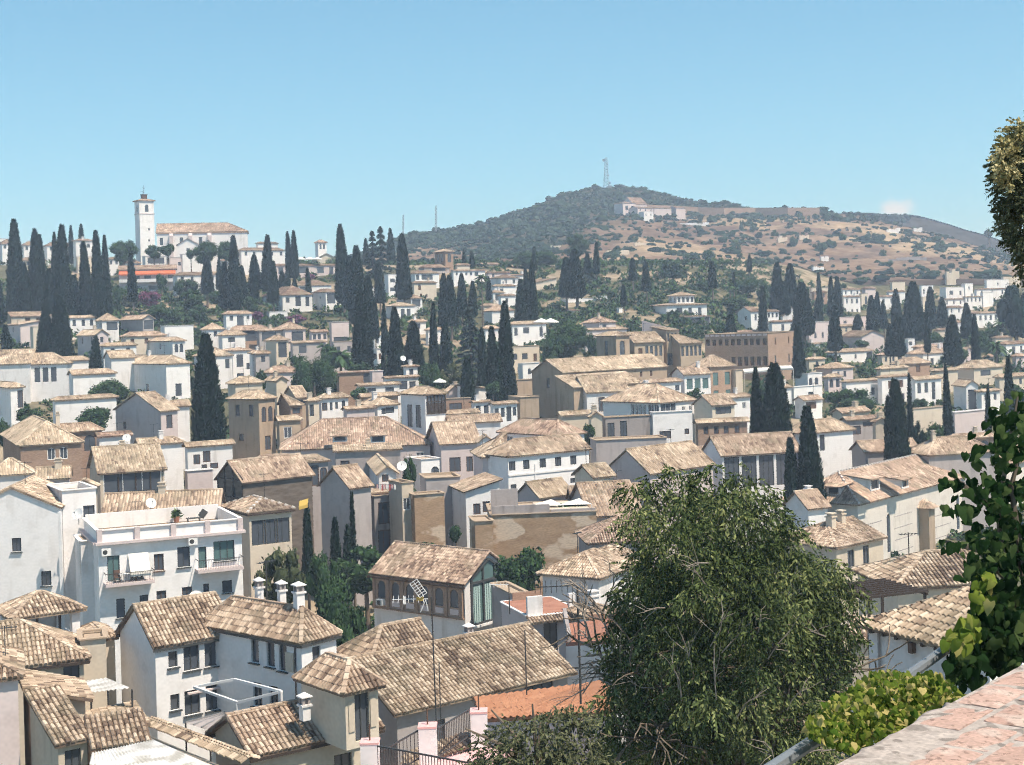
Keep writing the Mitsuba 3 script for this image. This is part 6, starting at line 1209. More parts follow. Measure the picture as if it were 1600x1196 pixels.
# ------------------------------------------------------------------ laundry, awnings, dishes, masts
k = thing('laundry', 'row of pink and white washing hung under the pink wall', 'laundry')
a, b = at(588, 757, 157.4), at(619, 757, 156.5); mb = MB(); mb.beam(a, b, .03); part(k, 'line', mb, 'iron')
for i in range(8):
    p = a + (b - a) * (i + .5) / 8; mb = MB(); hh = .45 + .25 * ((i * 7) % 3) / 2; mb.box(p - [0, 0, hh / 2], (.22, .02, hh)); part(k, 'garment', mb, ['pink_paint', 'white_fabric', 'red_fabric'][i % 3])
k = thing('awning', 'bright yellow awning under the eaves in the dark alley', 'awning')
a, b = at(467, 792, 150), at(481, 788, 151); mb = MB(); mb.poly([a, b, b + [0, .5, .55], a + [0, .5, .55]]); mb.poly([a - [0, 0, .35], b - [0, 0, .35], b, a]); put(k, mb, 'yellow_fabric')
def dish(px, py, d, r, label, yaw=35):
    kk = thing('satellite_dish', label, 'satellite dish'); o = at(px, py, d); t = math.radians(yaw)
    mb = MB(); prof = [(0.001, -.25 * r), (.5 * r, -.19 * r), (.85 * r, -.06 * r), (r, 0)]; mb.lathe(prof, (0, 0, 0), 16); v_, f_, t_ = mb.get()
    ax = np.array([math.sin(t), -math.cos(t), .45]); ax /= np.linalg.norm(ax); x = np.cross([0, 0, 1], ax); x /= np.linalg.norm(x); R = np.array([x, np.cross(ax, x), ax])
    m2 = MB(); m2.raw(v_ @ R + o, f_); part(kk, 'reflector', m2, 'white_paint', smooth=True)
    m2 = MB(); m2.beam(o - R[1] * r * .9, o + ax * r * .9, .03); m2.box(o + ax * r * .9, (.1, .1, .1)); m2.beam(o - ax * .25 * r, o - ax * .25 * r - [0, -.1, r * 1.8], .06); part(kk, 'arm', m2, 'galvanised')
dish(308, 938, 88, .62, 'big round satellite dish behind the L-shaped house', 40)
dish(121, 803, 121.5, .5, 'small satellite dish beside the white wing dark door', -20)
dish(236, 786, 143, .55, 'white satellite dish on the brown roof behind the terrace')
dish(628, 728, 165, .6, 'satellite dish on the ochre wall by the ivy', 0)
dish(198, 684, 205, .6, 'white satellite dish on the reddish low roof at left', 10)
dish(1232, 664, 205, .6, 'satellite dish right of the twin big cypresses', -60)
dish(630, 560, 290, .6, 'satellite dish on the roof-top room below the cypresses', 20)
k = thing('tv_antenna', 'tall thin mast with a yellow-tipped television antenna before the pavilion', 'antenna')
top = at(674, 934, 62); foot = at(683, 1150, 62); mb = MB(); mb.tube([foot - [0, 0, 1.5], top], .035); part(k, 'mast', mb, 'iron')
mb = MB(); a = top + [-.15, 0, -.05]; dx = np.array([-1, .15, -.02]); mb.beam(a, a + dx * 1.6, .03)
for t in np.linspace(.2, 1.55, 7): mb.beam(a + dx * t - [0, .2, .12], a + dx * t + [0, .2, .12], .015)
part(k, 'boom', mb, 'white_paint'); mb = MB(); mb.box(a + dx * .35, (.32, .1, .16)); part(k, 'yellow_box', mb, 'yellow_fabric')
mb = MB(); mb.box(a + dx * 1.05 + [0, 0, -.05], (.12, .12, .32)); part(k, 'dipole_box', mb, 'white_paint')
mb = MB(); o = top + [-.35, -.05, .12]; u, v = np.array([-.42, 0, .62]), np.array([.16, 0, .1])
for t in np.linspace(0, 1, 7): mb.beam(o + u * t - v, o + u * t + v, .025)
for sg in (-1, 0, 1): mb.beam(o + v * sg, o + u + v * sg, .025)
part(k, 'reflector_grid', mb, 'white_paint'); mb = MB(); mb.beam(o + [.1, 0, -.2], o + [-.15, 0, -.75], .03); mb.beam(o + [.1, 0, -.2], o + [.2, 0, -.7], .03); part(k, 'strut', mb, 'white_paint')
def mast(px, y0, y1, d, label, extras=(), r=.03):
    kk = thing('antenna_mast', label, 'antenna mast'); a, b = at(px + (y1 - y0) * .03, y1, d), at(px, y0, d); mb = MB(); mb.tube([a, b], r); part(kk, 'mast', mb, 'iron'); return kk, b
mast(820, 985, 1086, 58, 'bare thin mast in front of the long weathered roof')
mast(686, 1035, 1170, 59, 'second thin slanting mast beside the yellow-tipped antenna', r=.025)
kk, b = mast(902, 915, 1100, 45, 'mast with a many-toothed old antenna left of the big tree', r=.04)
mb = MB(); mb.beam(b, b + [-1.4, 0, -.02], .03)
for t in np.linspace(.15, 1.35, 8): mb.beam(b + [-t, 0, -.22], b + [-t, 0, .18], .02)
part(kk, 'antenna', mb, 'iron')
kk, b = mast(795, 914, 960, 66, 'short mast with a white horizontal antenna beside the gable', r=.03)
mb = MB(); mb.beam(b, b + [-.9, 0, .04], .03)
for t in np.linspace(.1, .85, 6): mb.beam(b + [-t, 0, -.12], b + [-t, 0, .12], .018)
part(kk, 'antenna', mb, 'white_paint')
# parasols
def parasol(px, py, d, w, label):
    kk = thing('parasol', label, 'parasol'); o = at(px, py, d); mb = MB(); g = np.arange(8) * np.pi / 4
    for i in range(8):
        a, b = g[i], g[(i + 1) % 8]; mb.poly([o + [0, 0, w * .22], o + [w / 2 * math.cos(a), w / 2 * math.sin(a), 0], o + [w / 2 * math.cos(b), w / 2 * math.sin(b), 0]]); mb.poly([o + [w / 2 * math.cos(a), w / 2 * math.sin(a), 0], o + [w / 2 * math.cos(b), w / 2 * math.sin(b), 0], o + [w / 2 * math.cos(b), w / 2 * math.sin(b), -.25], o + [w / 2 * math.cos(a), w / 2 * math.sin(a), -.25]])
    part(kk, 'canopy', mb, 'white_fabric'); mb = MB(); mb.tube([o + [0, 0, w * .2], o - [0, 0, 2.6]], .05); part(kk, 'pole', mb, 'iron')
parasol(687, 596, 258, 2.4, 'small white parasol above the white tower house roof')
for i, (px, t_) in enumerate(((470, 'leftmost'), (484, 'middle'), (496, 'rightmost'))): parasol(px, 405, 500, 3.4, f'{t_} of three white parasols under the skyline chapel')
for px, t_ in ((846, 'left'), (860, 'right')): parasol(px, 503, 352, 4.2, f'{t_} one of two wide white parasols beside the big green tree')
# ------------------------------------------------------------------ ground and hills
def grid_mesh(P, uv=None):
    r, c = P.shape[:2]; i, j = np.meshgrid(np.arange(r - 1), np.arange(c - 1), indexing='ij')
    q = np.stack([i * c + j, i * c + j + 1, (i + 1) * c + j + 1, (i + 1) * c + j], -1).reshape(-1, 4); mb = MB(); mb.raw(P.reshape(-1, 3), q, (0, 0) if uv is None else uv.reshape(-1, 2)); return mb
pxs = np.linspace(-900, 2500, 110); ds = np.concatenate([np.linspace(14, 120, 40), np.linspace(126, 620, 90)])
G = np.array([[[ (px - CX) / F / CR * d, d, ground((px - CX) / F / CR * d, d) - .3] for px in pxs] for d in ds])
G[..., 2] += 0.8 * (meshkit.fbm(G * [.08, .08, 0], 3, seed=3) - .5)
back = G[-1].copy(); rows_ = [G]
for q, (dd, dz) in enumerate(((40, -6), (140, -40), (400, -90), (2500, -140))): r_ = back.copy(); r_[:, 1] += dd; r_[:, 0] *= r_[:, 1] / back[:, 1]; r_[:, 2] += dz; rows_.append(r_[None])
G = np.vstack(rows_)
put('ground', grid_mesh(G), 'town_ground', smooth=True); labels['ground'] = {'label': 'dry sloping town ground with patches of grass under the houses', 'category': 'ground', 'kind': 'structure'}
mb = MB(); mb.poly([(-6000, -3000, -110), (6000, -3000, -110), (6000, 7000, -110), (-6000, 7000, -110)]); put('terrain', mb, 'town_ground'); labels['terrain'] = {'label': 'wide low plain reaching to the horizon', 'category': 'terrain', 'kind': 'structure'}
SKY_X = [300, 470, 560, 600, 640, 700, 760, 820, 880, 925, 950, 1000, 1050, 1100, 1150, 1190, 1230, 1270, 1300, 1340, 1380, 1420, 1470, 1520, 1570, 1620, 1700, 2500]
SKY_Y = [440, 420, 398, 384, 365, 360, 347, 327, 305, 294, 293, 294, 308, 318, 319, 331, 327, 330, 332, 335, 345, 354, 368, 384, 400, 412, 425, 470]
def hill_surface(px, t):
    """t from 0 at the town's back edge to 1 on the ridge."""
    sk = np.interp(px, SKY_X, SKY_Y); row0 = np.interp(px, [300, 600, 900, 1150, 1300, 1500, 2500], [470, 455, 450, 446, 440, 436, 450])
    d0 = np.interp(px, [300, 900, 1150, 1300, 2500], [520, 530, 600, 665, 665]); d1 = np.interp(px, [300, 700, 950, 1200, 1500, 2500], [980, 1020, 1120, 1050, 980, 980])
    row = row0 + (sk - row0) * t ** .92; d = d0 + (d1 - d0) * t
    u, v = (px - CX) / F, (CY - row) / F
    P = np.stack([(u * CR + v * SR) * d, d, 60 + (-u * SR + v * CR) * d], -1)
    n = meshkit.fbm(P * [.012, .012, .0], 4, seed=11) - .5; m_ = meshkit.fbm(P * [.05, .05, 0], 3, seed=12) - .5
    terr = np.abs(((P[..., 2] / 7.0 + 1.5 * n) % 1.0) - .5) - .25
    P[..., 2] += (np.sin(np.pi * np.clip(t, 0, 1)) ** 1.2) * (9 * n + 4 * m_ + 3.5 * terr) + np.clip(t, 0, 1) * 3 * m_
    return P
def green_cover(px, t, P):
    """How much scrub grows there: the upper left slope and a band along the foot and the ridge."""
    edge = np.interp(px, [500, 640, 720, 800, 880, 1000, 1080, 1200, 1300, 1420, 1600], [.78, .74, .58, .42, .46, .66, .80, .86, .98, 1.1, 1.2])
    n = meshkit.fbm(P * [.022, .022, .02], 4, seed=21)
    c = 1 / (1 + np.exp(-(t - edge) * 18)) + np.clip((n - .56) * 5, 0, 1) * .8
    c += np.clip((.20 - t) * 6, 0, 1) * np.interp(px, [700, 800, 1150, 1300], [.3, .9, .9, .45]) * np.clip((n - .35) * 4, 0, 1)
    return np.clip(c, 0, 1)
px_, t_ = np.meshgrid(np.linspace(300, 2300, 230), np.concatenate([np.linspace(-.05, 1, 100)]))
P = hill_surface(px_, np.clip(t_, 0, 1)); P[0, :, 2] -= 8
cov = green_cover(px_, t_, P); tail = P[-1].copy(); tails = []; tcov = []
for dd, dz in ((60, -14), (220, -70), (700, -190)): r_ = tail.copy(); r_[:, 1] += dd; r_[:, 0] *= r_[:, 1] / tail[:, 1]; r_[:, 2] += dz; tails.append(r_[None]); tcov.append(cov[-1:])
HP = np.vstack([P] + tails); HC = np.vstack([cov] + tcov)
put('hill', grid_mesh(HP, np.stack([HC, HC * 0], -1)), 'hill_ground', smooth=True); labels['hill'] = {'label': 'dry terraced hill with green scrub on its upper left slope', 'category': 'hill', 'kind': 'structure'}
# dark far ridge at the right
RX = [1100, 1180, 1240, 1300, 1335, 1380, 1420, 1450, 1500, 1540, 1580, 1640, 1800, 2500]; RY = [333, 331, 336, 336, 333, 337, 336, 340, 355, 368, 382, 396, 405, 440]
pxr, tr = np.meshgrid(np.linspace(1100, 2500, 110), np.linspace(0, 1, 14)); ry = np.interp(pxr, RX, RY); u, v = (pxr - CX) / F, (CY - (ry + 60 * (1 - tr))) / F; d = 1150 + 130 * tr
P = np.stack([(u * CR + v * SR) * d, d, 60 + (-u * SR + v * CR) * d], -1); P[..., 2] += 3 * (meshkit.fbm(P * [.03, .03, 0], 4, seed=5) - .5) * 2
tail = P[-1].copy(); tail[:, 1] += 500; tail[:, 0] *= 1.4; tail[:, 2] -= 160; P = np.vstack([P, tail[None]])
put('far_ridge', grid_mesh(P), 'burnt_scrub', smooth=True); labels['far_ridge'] = {'label': 'dark burnt-looking ridge behind the dry hill at right', 'category': 'ridge', 'kind': 'structure'}
# scrub on the hill
gen = np.random.default_rng(5); ico = trimesh.creation.icosphere(1); iv, if_ = np.array(ico.vertices), np.array(ico.faces)
ico0 = trimesh.creation.icosphere(0); iv0, if0 = np.array(ico0.vertices), np.array(ico0.faces)
N = 30000; bx = gen.uniform(480, 1750, N); bt = gen.uniform(.0, 1.0, N) ** .8; BP = hill_surface(bx, bt); bc = green_cover(bx, bt, BP)
keep = gen.random(N) < bc ** 1.2 * .75 + .035; BP, bt = BP[keep], bt[keep]; mb = MB()
for p in BP:
    big = gen.random() < .07; r = gen.uniform(1.8, 3.2) if big else gen.uniform(.7, 1.8); V_, F_ = (iv, if_) if big else (iv0, if0)
    mb.raw(p + [0, 0, r * .3] + V_ * (1 + .7 * (gen.random((len(V_), 1)) - .5)) * [r * gen.uniform(.8, 1.5), r, r * gen.uniform(.5, .95)], F_, (float(gen.random()), 0))
put('scrub', mb, 'leaf_scrub'); labels['scrub'] = {'label': 'dark green scrub scattered over the hill', 'category': 'scrub', 'kind': 'stuff'}
N = 260; bx = gen.uniform(1110, 1420, N); ry = np.interp(bx, RX, RY); mb = MB()
for x, y in zip(bx, ry):
    p = at(x, y + gen.uniform(-1, 10), gen.uniform(1255, 1275)); r = gen.uniform(1.5, 3.0); mb.raw(p - [0, 0, r * .4] + iv * (1 + .4 * (gen.random((len(iv), 1)) - .5)) * r, if_, (float(gen.random() * .5), 0))
put('ridge_scrub', mb, 'leaf_cypress'); labels['ridge_scrub'] = {'label': 'dark scrub along the far ridge line', 'category': 'scrub', 'kind': 'stuff'}
def hill_at(px, row):
    """The point of the hill seen at a photo pixel."""
    ts = np.linspace(0, 1, 400); Q = hill_surface(np.full(400, float(px)), ts); v = Q - EYE; u_, w_ = v[:, 0] / v[:, 1], v[:, 2] / v[:, 1]; rows = CY - F * (u_ * SR + w_ * CR)
    return Q[np.argmin(np.abs(rows - row))]
# ruins, retaining walls and pale terraces on the hill
for label, px, row, wpx, hpx, yaw, m_ in (
  ('long pale ruined terrace wall on the middle of the dry hill', 965, 398, 40, 7, 25, 'plaster_cream'), ('second pale terrace wall right of the long ruined one', 1003, 384, 26, 6, 20, 'plaster_cream'),
  ('white retaining wall below the hermitage garden', 1085, 352, 46, 4, 5, 'plaster_white'), ('pale square ruin right on the dry hill', 1222, 378, 18, 10, 25, 'plaster_cream'), ('pale ruin beside a round hillside tree', 1256, 374, 18, 8, 25, 'plaster_cream'),
  ('white ruined house front high on the right slope', 1396, 364, 22, 8, 10, 'plaster_white'), ('small white hut wall high on the right slope', 1434, 362, 14, 7, 10, 'plaster_white'), ('long grey quarry ledge on the right slope', 1418, 408, 58, 6, -5, 'plaster_grey'),
  ('low reddish wall near the hill crest at right', 1215, 352, 34, 6, 0, 'brick'), ('white broken wall above the far quarter left end', 1278, 425, 22, 8, 30, 'plaster_white'), ('white slanting concrete slope above the far quarter', 1488, 442, 24, 16, 20, 'plaster_cream'),
  ('low pale wall at the left foot of the hill', 868, 388, 16, 5, 15, 'plaster_cream'), ('pale ruin wall near the top of the quarter', 1288, 408, 14, 7, 20, 'plaster_white')):
    kk = thing('ruined_wall', label, 'wall'); p = hill_at(px, row); d = p[1]; c, s = math.cos(math.radians(yaw)), math.sin(math.radians(yaw)); M = np.array([[c, s, 0], [-s, c, 0], [0, 0, 1.0]]); mb = MB(); ww, hh = wpx * d / F, hpx * d / F; x = -ww / 2
    while x < ww / 2:
        st = gen.uniform(.15, .4) * ww; st = min(st, ww / 2 - x); h2 = hh * gen.uniform(.6, 1.05); mb.box((x + st / 2, 0, h2 / 2 - 2.0), (st, 1.2, h2 + 4), uv=(gen.uniform(.4, 1), 0)); x += st + 1e-3
    put(kk, mb, m_, M, p)
k = thing('town_wall', 'long dark old city wall running along the hill crest', 'wall')
pts = [hill_at(x, y) for x, y in ((1010, 333), (1050, 334), (1090, 336), (1130, 337), (1180, 337), (1230, 337), (1280, 337))]; mb = MB()
for a, b in zip(pts[:-1], pts[1:]): mb.beam(a + [0, 0, 1.5], b + [0, 0, 1.5], 1.6, 8)
put(k, mb, 'brick')
# hermitage
k = thing('hermitage', 'pinkish hermitage with two low towers and long wings near the hilltop', 'hermitage')
p = hill_at(1005, 341); d = p[1]
def hblock(xl, xc, xr, ye, name, **kw): corner_block(k, xl, xc, xr, ye, d=kw.pop('d', d), yaw=kw.pop('yaw', 35), wallname=name, near=0, **kw)
hblock(969, 973, 994, 317, 'tower_wall', roof='h', pitch=.25, wall='p', tint=.9, hue=.9, h=26, win='F:.3,2,2.2,3 F:.75,2,2.2,3 F:.3,7,2.2,3 F:.75,7,2.2,3', l=10, d=d + 4)
hblock(980, 990, 1012, 319, 'nave_wall', roof='gx', pitch=.75, wall='p', tint=.6, hue=1, h=24, win='', l=14, d=d + 12)
hblock(990, 996, 1022, 325, 'wing_wall', roof='gx', pitch=.3, wall='p', tint=.9, hue=.9, h=22, win='F3x1', l=9)
hblock(1018, 1022, 1050, 325, 'long_wing_wall', roof='gx', pitch=.3, wall='p', tint=.5, hue=.9, h=20, win='', l=8, d=d + 15)
hblock(1052, 1056, 1072, 325, 'end_house_wall', roof='gx', pitch=.4, wall='p', tint=.3, hue=1, h=20, win='', l=8, d=d + 25)
hblock(1002, 1006, 1022, 332, 'lower_wall', roof='f', parapet=.5, wall='w', tint=.5, h=14, win='F2x1', l=6, d=d - 8)
def lattice(px, y0, y1, w0, w1, d, label, arms=()):
    kk = thing('radio_mast', label, 'radio mast'); a, b = at(px, y1, d), at(px, y0, d); H = b[2] - a[2]; mb = MB(); n = max(6, int(H / 2.2)); c = [(-1, -1), (1, -1), (1, 1), (-1, 1)]
    lv = []
    for i in range(n + 1):
        q = i / n; ww = (w0 + (w1 - w0) * q) / 2; o = a + (b - a) * q; lv.append([o + [x * ww, y * ww, 0] for x, y in c])
    for i in range(n):
        for j in range(4):
            mb.beam(lv[i][j], lv[i + 1][j], .26); mb.beam(lv[i][j], lv[i + 1][(j + 1) % 4], .14); mb.beam(lv[i + 1][j], lv[i + 1][(j + 1) % 4], .14)
    part(kk, 'lattice', mb, 'galvanised')
    for q, dx, sz in arms: mb = MB(); o = a + (b - a) * q; mb.box(o + [dx, 0, 0], (sz, .6, sz)); mb.beam(o, o + [dx, 0, 0], .2); part(kk, 'dish', mb, 'galvanised')
    return kk
lattice(947, 247, 302, 4.2, 1.4, 1115, 'tall lattice radio mast on the hilltop', ((.94, -2.0, 1.9), (.82, 1.0, 1.0), (.5, 1.8, 1.0), (.18, 3.4, 2.0), (.28, 3.0, 1.4)))
lattice(681, 322, 362, 1.0, .7, 1000, 'thin radio mast on the left shoulder of the hill')
lattice(630, 336, 372, .8, .5, 1000, 'thinner pale radio mast left of the shoulder mast')
# ------------------------------------------------------------------ trees
tg = np.random.default_rng(21)
def leaf_quads(mb, P, axis, length, width, tone, out=None):
    """Many pointed leaf-clump blades at points P, each along its axis."""
    k = len(P); a = axis / (np.linalg.norm(axis, axis=1, keepdims=True) + 1e-9)
    r = tg.normal(size=(k, 3)); r = np.cross(a, out + .45 * r) if out is not None else r; s = np.cross(a, np.cross(r, a)) if out is not None else np.cross(a, r)
    s = r if out is not None else s; s /= np.linalg.norm(s, axis=1, keepdims=True) + 1e-9
    L = (length * tg.uniform(.6, 1.3, k))[:, None]; W = (width * tg.uniform(.6, 1.3, k))[:, None]
    nrm = np.cross(a, s)
    v = np.stack([P - a * L * .5, P + s * W * .5 + nrm * W * .12, P + a * L * .5, P - s * W * .5 + nrm * W * .12], 1)
    f = np.arange(k)[:, None] * 4; f = np.concatenate([f + [[0, 1, 2]], f + [[0, 2, 3]]], 0)
    mb.raw(v.reshape(-1, 3), f, np.stack([np.repeat(tone, 4), np.zeros(4 * k)], 1))
def cypress_mesh(seed, n=1500, slim=False, ragged=.18):
    """Unit height, unit greatest radius: a column of upright sprays with a lumpy, pointed outline."""
    global tg; tg = np.random.default_rng(seed); mb = MB()
    prof = lambda t: np.minimum(1, (t / .10 + .45) ** .7) * np.clip(1 - t, 0, 1) ** (.50 if not slim else .62) * (1.08 if not slim else 1.12)
    lump = lambda t, a: 1 + ragged * (meshkit.fbm(np.stack([np.cos(a) * 1.7 + seed, np.sin(a) * 1.7, t * 9], -1), 3, seed) - .5) * 2.4
    t = tg.random(n) ** 1.15 * .99; a = tg.uniform(0, 2 * np.pi, n); rr = prof(t) * lump(t, a) * (.72 + .33 * tg.random(n) ** .5)
    P = np.stack([rr * np.cos(a), rr * np.sin(a), t], -1); ax = np.stack([np.cos(a) * .42, np.sin(a) * .42, np.full(n, .13)], -1) + tg.normal(0, .12, (n, 3)) * [1, 1, .12]
    return P, ax, prof, lump
CYP = {}
def cypress_variant(i, H, R):
    """A crown mesh for a tree of roughly this height and radius (cached by variant and proportion)."""
    key = (i, round(H / 4) * 4, round(R / .4) * .4)
    if key in CYP: return CYP[key]
    Hh, Rr = max(key[1], 3), max(key[2], .5); n = int(np.clip(110 * Hh * Rr ** .5, 900, 3000)); slim = R / H < .075
    P, ax, prof, lump = cypress_mesh(100 + i * 7 + int(Hh), n, slim); sc = np.array([Rr, Rr, Hh]); mb = MB()
    g = np.linspace(0, 2 * np.pi, 11)[:-1]; tt = np.linspace(0, .97, 12); A, TT = np.meshgrid(g, tt)
    rr = prof(TT) * lump(TT, A) * .86; V = np.stack([rr * np.cos(A), rr * np.sin(A), TT], -1) * sc; r, c = TT.shape
    ii, jj = np.meshgrid(np.arange(r - 1), np.arange(c), indexing='ij'); q = np.stack([ii * c + jj, ii * c + (jj + 1) % c, (ii + 1) * c + (jj + 1) % c, (ii + 1) * c + jj], -1).reshape(-1, 4)
    mb.raw(V.reshape(-1, 3), q, (.05, 0))
    axw = ax * [1.0, 1.0, 6.0]; size = np.clip(.11 * Rr + .22, .3, .8)
    leaf_quads(mb, P * sc, axw, np.full(n, size * 2.0), np.full(n, size * .9), np.clip(.25 + .55 * tg.random(n), 0, 1), out=P * [1, 1, 0] / (np.linalg.norm(P[:, :2], axis=1, keepdims=True) + 1e-6) + [0, 0, .25])
    CYP[key] = (mikit.ply(mb.out()[0], 'leaf_cypress', uv=mb.get()[2]), Hh, Rr); return CYP[key]
def trunk(key, x, y, z0, z1, r, bsdf='bark'):
    mb = MB(); mb.tube([(x, y, z0), (x + r * .4, y, (z0 + z1) / 2), (x, y, z1)], [r * 1.25, r, r * .6], 6); part(key, 'trunk', mb, bsdf)
def place(base, x, y, z, sx, sz, rot): return {**base, 'to_world': T().translate([float(x), float(y), float(z)]).rotate([math.cos(rot), math.sin(rot), 0], (rot * 7 % 50 - 25) * .09).rotate([0, 0, 1], float(rot)).scale([float(sx), float(sx), float(sz)])}
ORD = ['first', 'second', 'third', 'fourth', 'fifth', 'sixth', 'seventh', 'eighth', 'ninth', 'tenth', 'eleventh', 'twelfth', 'thirteenth', 'fourteenth', 'fifteenth', 'sixteenth', 'seventeenth', 'eighteenth']
cyp_i = 0
def cypress(label, px, y0, y1, wpx, d=None, down=True, group=None):
    global cyp_i; cyp_i += 1
    d = d or float(depth(y1 - 8, px)) * .985; a, b = at(px, y1, d), at(px, y0, d); zg = ground(b[0], b[1]); zb = max(min(a[2], zg + 4), zg + .3); H = b[2] - zb; R = wpx * d / F / 2 * 1.14
    base, Hh, Rr = cypress_variant(cyp_i % 4, H, R); kk = thing('cypress_tree', label, 'cypress', group)
    scene[fresh(kk + '__crown')] = place(base, b[0], b[1], zb, R / Rr, H / Hh, (cyp_i * 73) % 360); trunk(kk, b[0], b[1], zg - .5, zb + H * .25, max(.16, R * .16))
def cypresses(where, rows, group='dark cypresses among the houses'):
    rows = sorted(rows, key=lambda r: r[0])
    for i, r in enumerate(rows):
        hw = (r[2] - r[1]) / max(r[3], 1); adj = 'thin' if hw > 7.5 else 'broad' if hw < 3.6 else 'tall' if r[2] - r[1] > 95 else 'small' if r[2] - r[1] < 45 else 'dark'
        n = f'{ORD[i]} from left' if len(rows) > 1 else 'single one'
        cypress(f'{adj} cypress, {n} {where}', *r, group=None)
cypresses('in the dark row at the far left skyline', [(22, 342, 486, 27), (52, 357, 482, 22), (63, 366, 470, 17), (84, 362, 470, 14), (95, 351, 492, 25), (110, 352, 412, 9, 520), (126, 350, 376, 10, 530), (133, 377, 492, 19), (152, 360, 496, 20), (163, 367, 490, 16), (-6, 430, 500, 22), (38, 410, 488, 18), (74, 420, 492, 18), (114, 430, 492, 22)])
cypresses('below the skyline row at the left, above the tan roofs', [(10, 508, 553, 17), (70, 483, 551, 26), (93, 462, 552, 32), (148, 525, 568, 18)])
cypresses('under the church and right of it', [(206, 397, 468, 14), (322, 400, 456, 18), (340, 402, 450, 8), (351, 410, 478, 18), (364, 368, 480, 20), (378, 415, 470, 14), (397, 398, 450, 18), (415, 367, 452, 18), (396, 420, 470, 14), (425, 408, 470, 16)])
cypresses('in front of the pink house under the chapel', [(440, 423, 450, 12), (448, 425, 450, 9), (460, 436, 454, 9), (481, 418, 460, 9), (428, 430, 452, 10)])
cypresses('of the skyline pair left of the bell turret', [(451, 362, 406, 11, 470), (459, 360, 406, 12, 470)])
cypresses('in the tall central group below the skyline', [(534, 350, 470, 22), (556, 384, 500, 26), (545, 400, 480, 20), (571, 373, 440, 10, 520), (610, 357, 420, 12, 540), (628, 365, 464, 22), (592, 410, 470, 16), (575, 430, 520, 22), (563, 450, 562, 30), (585, 470, 520, 11), (599, 470, 540, 10)])
cypresses('among the white houses in the upper middle', [(616, 480, 572, 24), (598, 545, 575, 8), (644, 503, 570, 30), (675, 472, 562, 14), (692, 427, 503, 17), (703, 430, 503, 20), (720, 428, 490, 16), (737, 440, 490, 14), (763, 432, 466, 8), (695, 500, 562, 18), (752, 512, 585, 16), (767, 510, 600, 20), (787, 470, 592, 26), (773, 540, 600, 22), (730, 560, 600, 22)])
cypresses('of the small skyline pair right of the brick belfry', [(725, 392, 417, 6, 500), (737, 393, 417, 8, 500)])
cypresses('of the trio left of the big green tree', [(813, 436, 504, 18), (823, 418, 503, 13), (830, 408, 503, 15)])
cypresses('in the group left of the glass bay villa', [(883, 402, 462, 20), (899, 390, 462, 26), (917, 394, 424, 11), (930, 377, 426, 10), (834, 385, 420, 8)])
cypresses('right of the glass bay villa at the hill foot', [(974, 445, 475, 10), (988, 403, 436, 12), (1009, 407, 452, 13), (1112, 409, 446, 13), (1170, 398, 422, 8), (1146, 425, 450, 6)])
cypresses('above the red-brown brick convent', [(1140, 488, 524, 18), (1190, 447, 517, 13), (1212, 410, 484, 20), (1234, 412, 482, 22), (1224, 440, 490, 18), (1253, 442, 522, 30), (1247, 508, 575, 19)])
cypresses('in the dark cluster left of the far white quarter', [(1280, 426, 480, 9), (1278, 465, 502, 14), (1297, 432, 492, 11), (1307, 433, 492, 14), (1303, 478, 545, 20), (1340, 493, 520, 16)])
cypresses('in front of the far white quarter', [(1361, 462, 522, 17), (1369, 456, 512, 12), (1380, 470, 512, 11), (1389, 505, 552, 14), (1400, 452, 512, 16), (1402, 495, 552, 20), (1425, 441, 530, 32), (1447, 478, 548, 9), (1452, 448, 512, 17), (1471, 465, 508, 16), (1487, 493, 562, 26), (1510, 474, 528, 18), (1523, 490, 560, 12)])
cypresses('at the right edge among the tan roofs', [(1541, 600, 642, 10), (1575, 556, 640, 17), (1479, 568, 640, 14), (1420, 583, 640, 9), (1478, 566, 572, 8)][:4])
cypress('great lone cypress with a broad crown left of the brick tower house', 321, 522, 676, 52, 212)
cypress('small dark peak leaning out of the great lone cypress', 313, 520, 640, 28, 213)
cypresses('of the huge pair right of the convents', [(1180, 574, 692, 26), (1208, 568, 694, 54)])
cypresses('of the pair standing before the white hip-roofed house', [(1238, 684, 760, 26, 178), (1265, 634, 762, 40, 178)])
cypresses('of the pair behind the great dormered church', [(1403, 592, 698, 36), (1392, 620, 696, 22)])
cypresses('climbing the tall grey house', [(523, 808, 890, 18, 150), (549, 768, 880, 11, 152), (478, 790, 880, 17, 153), (541, 820, 890, 18, 148)])

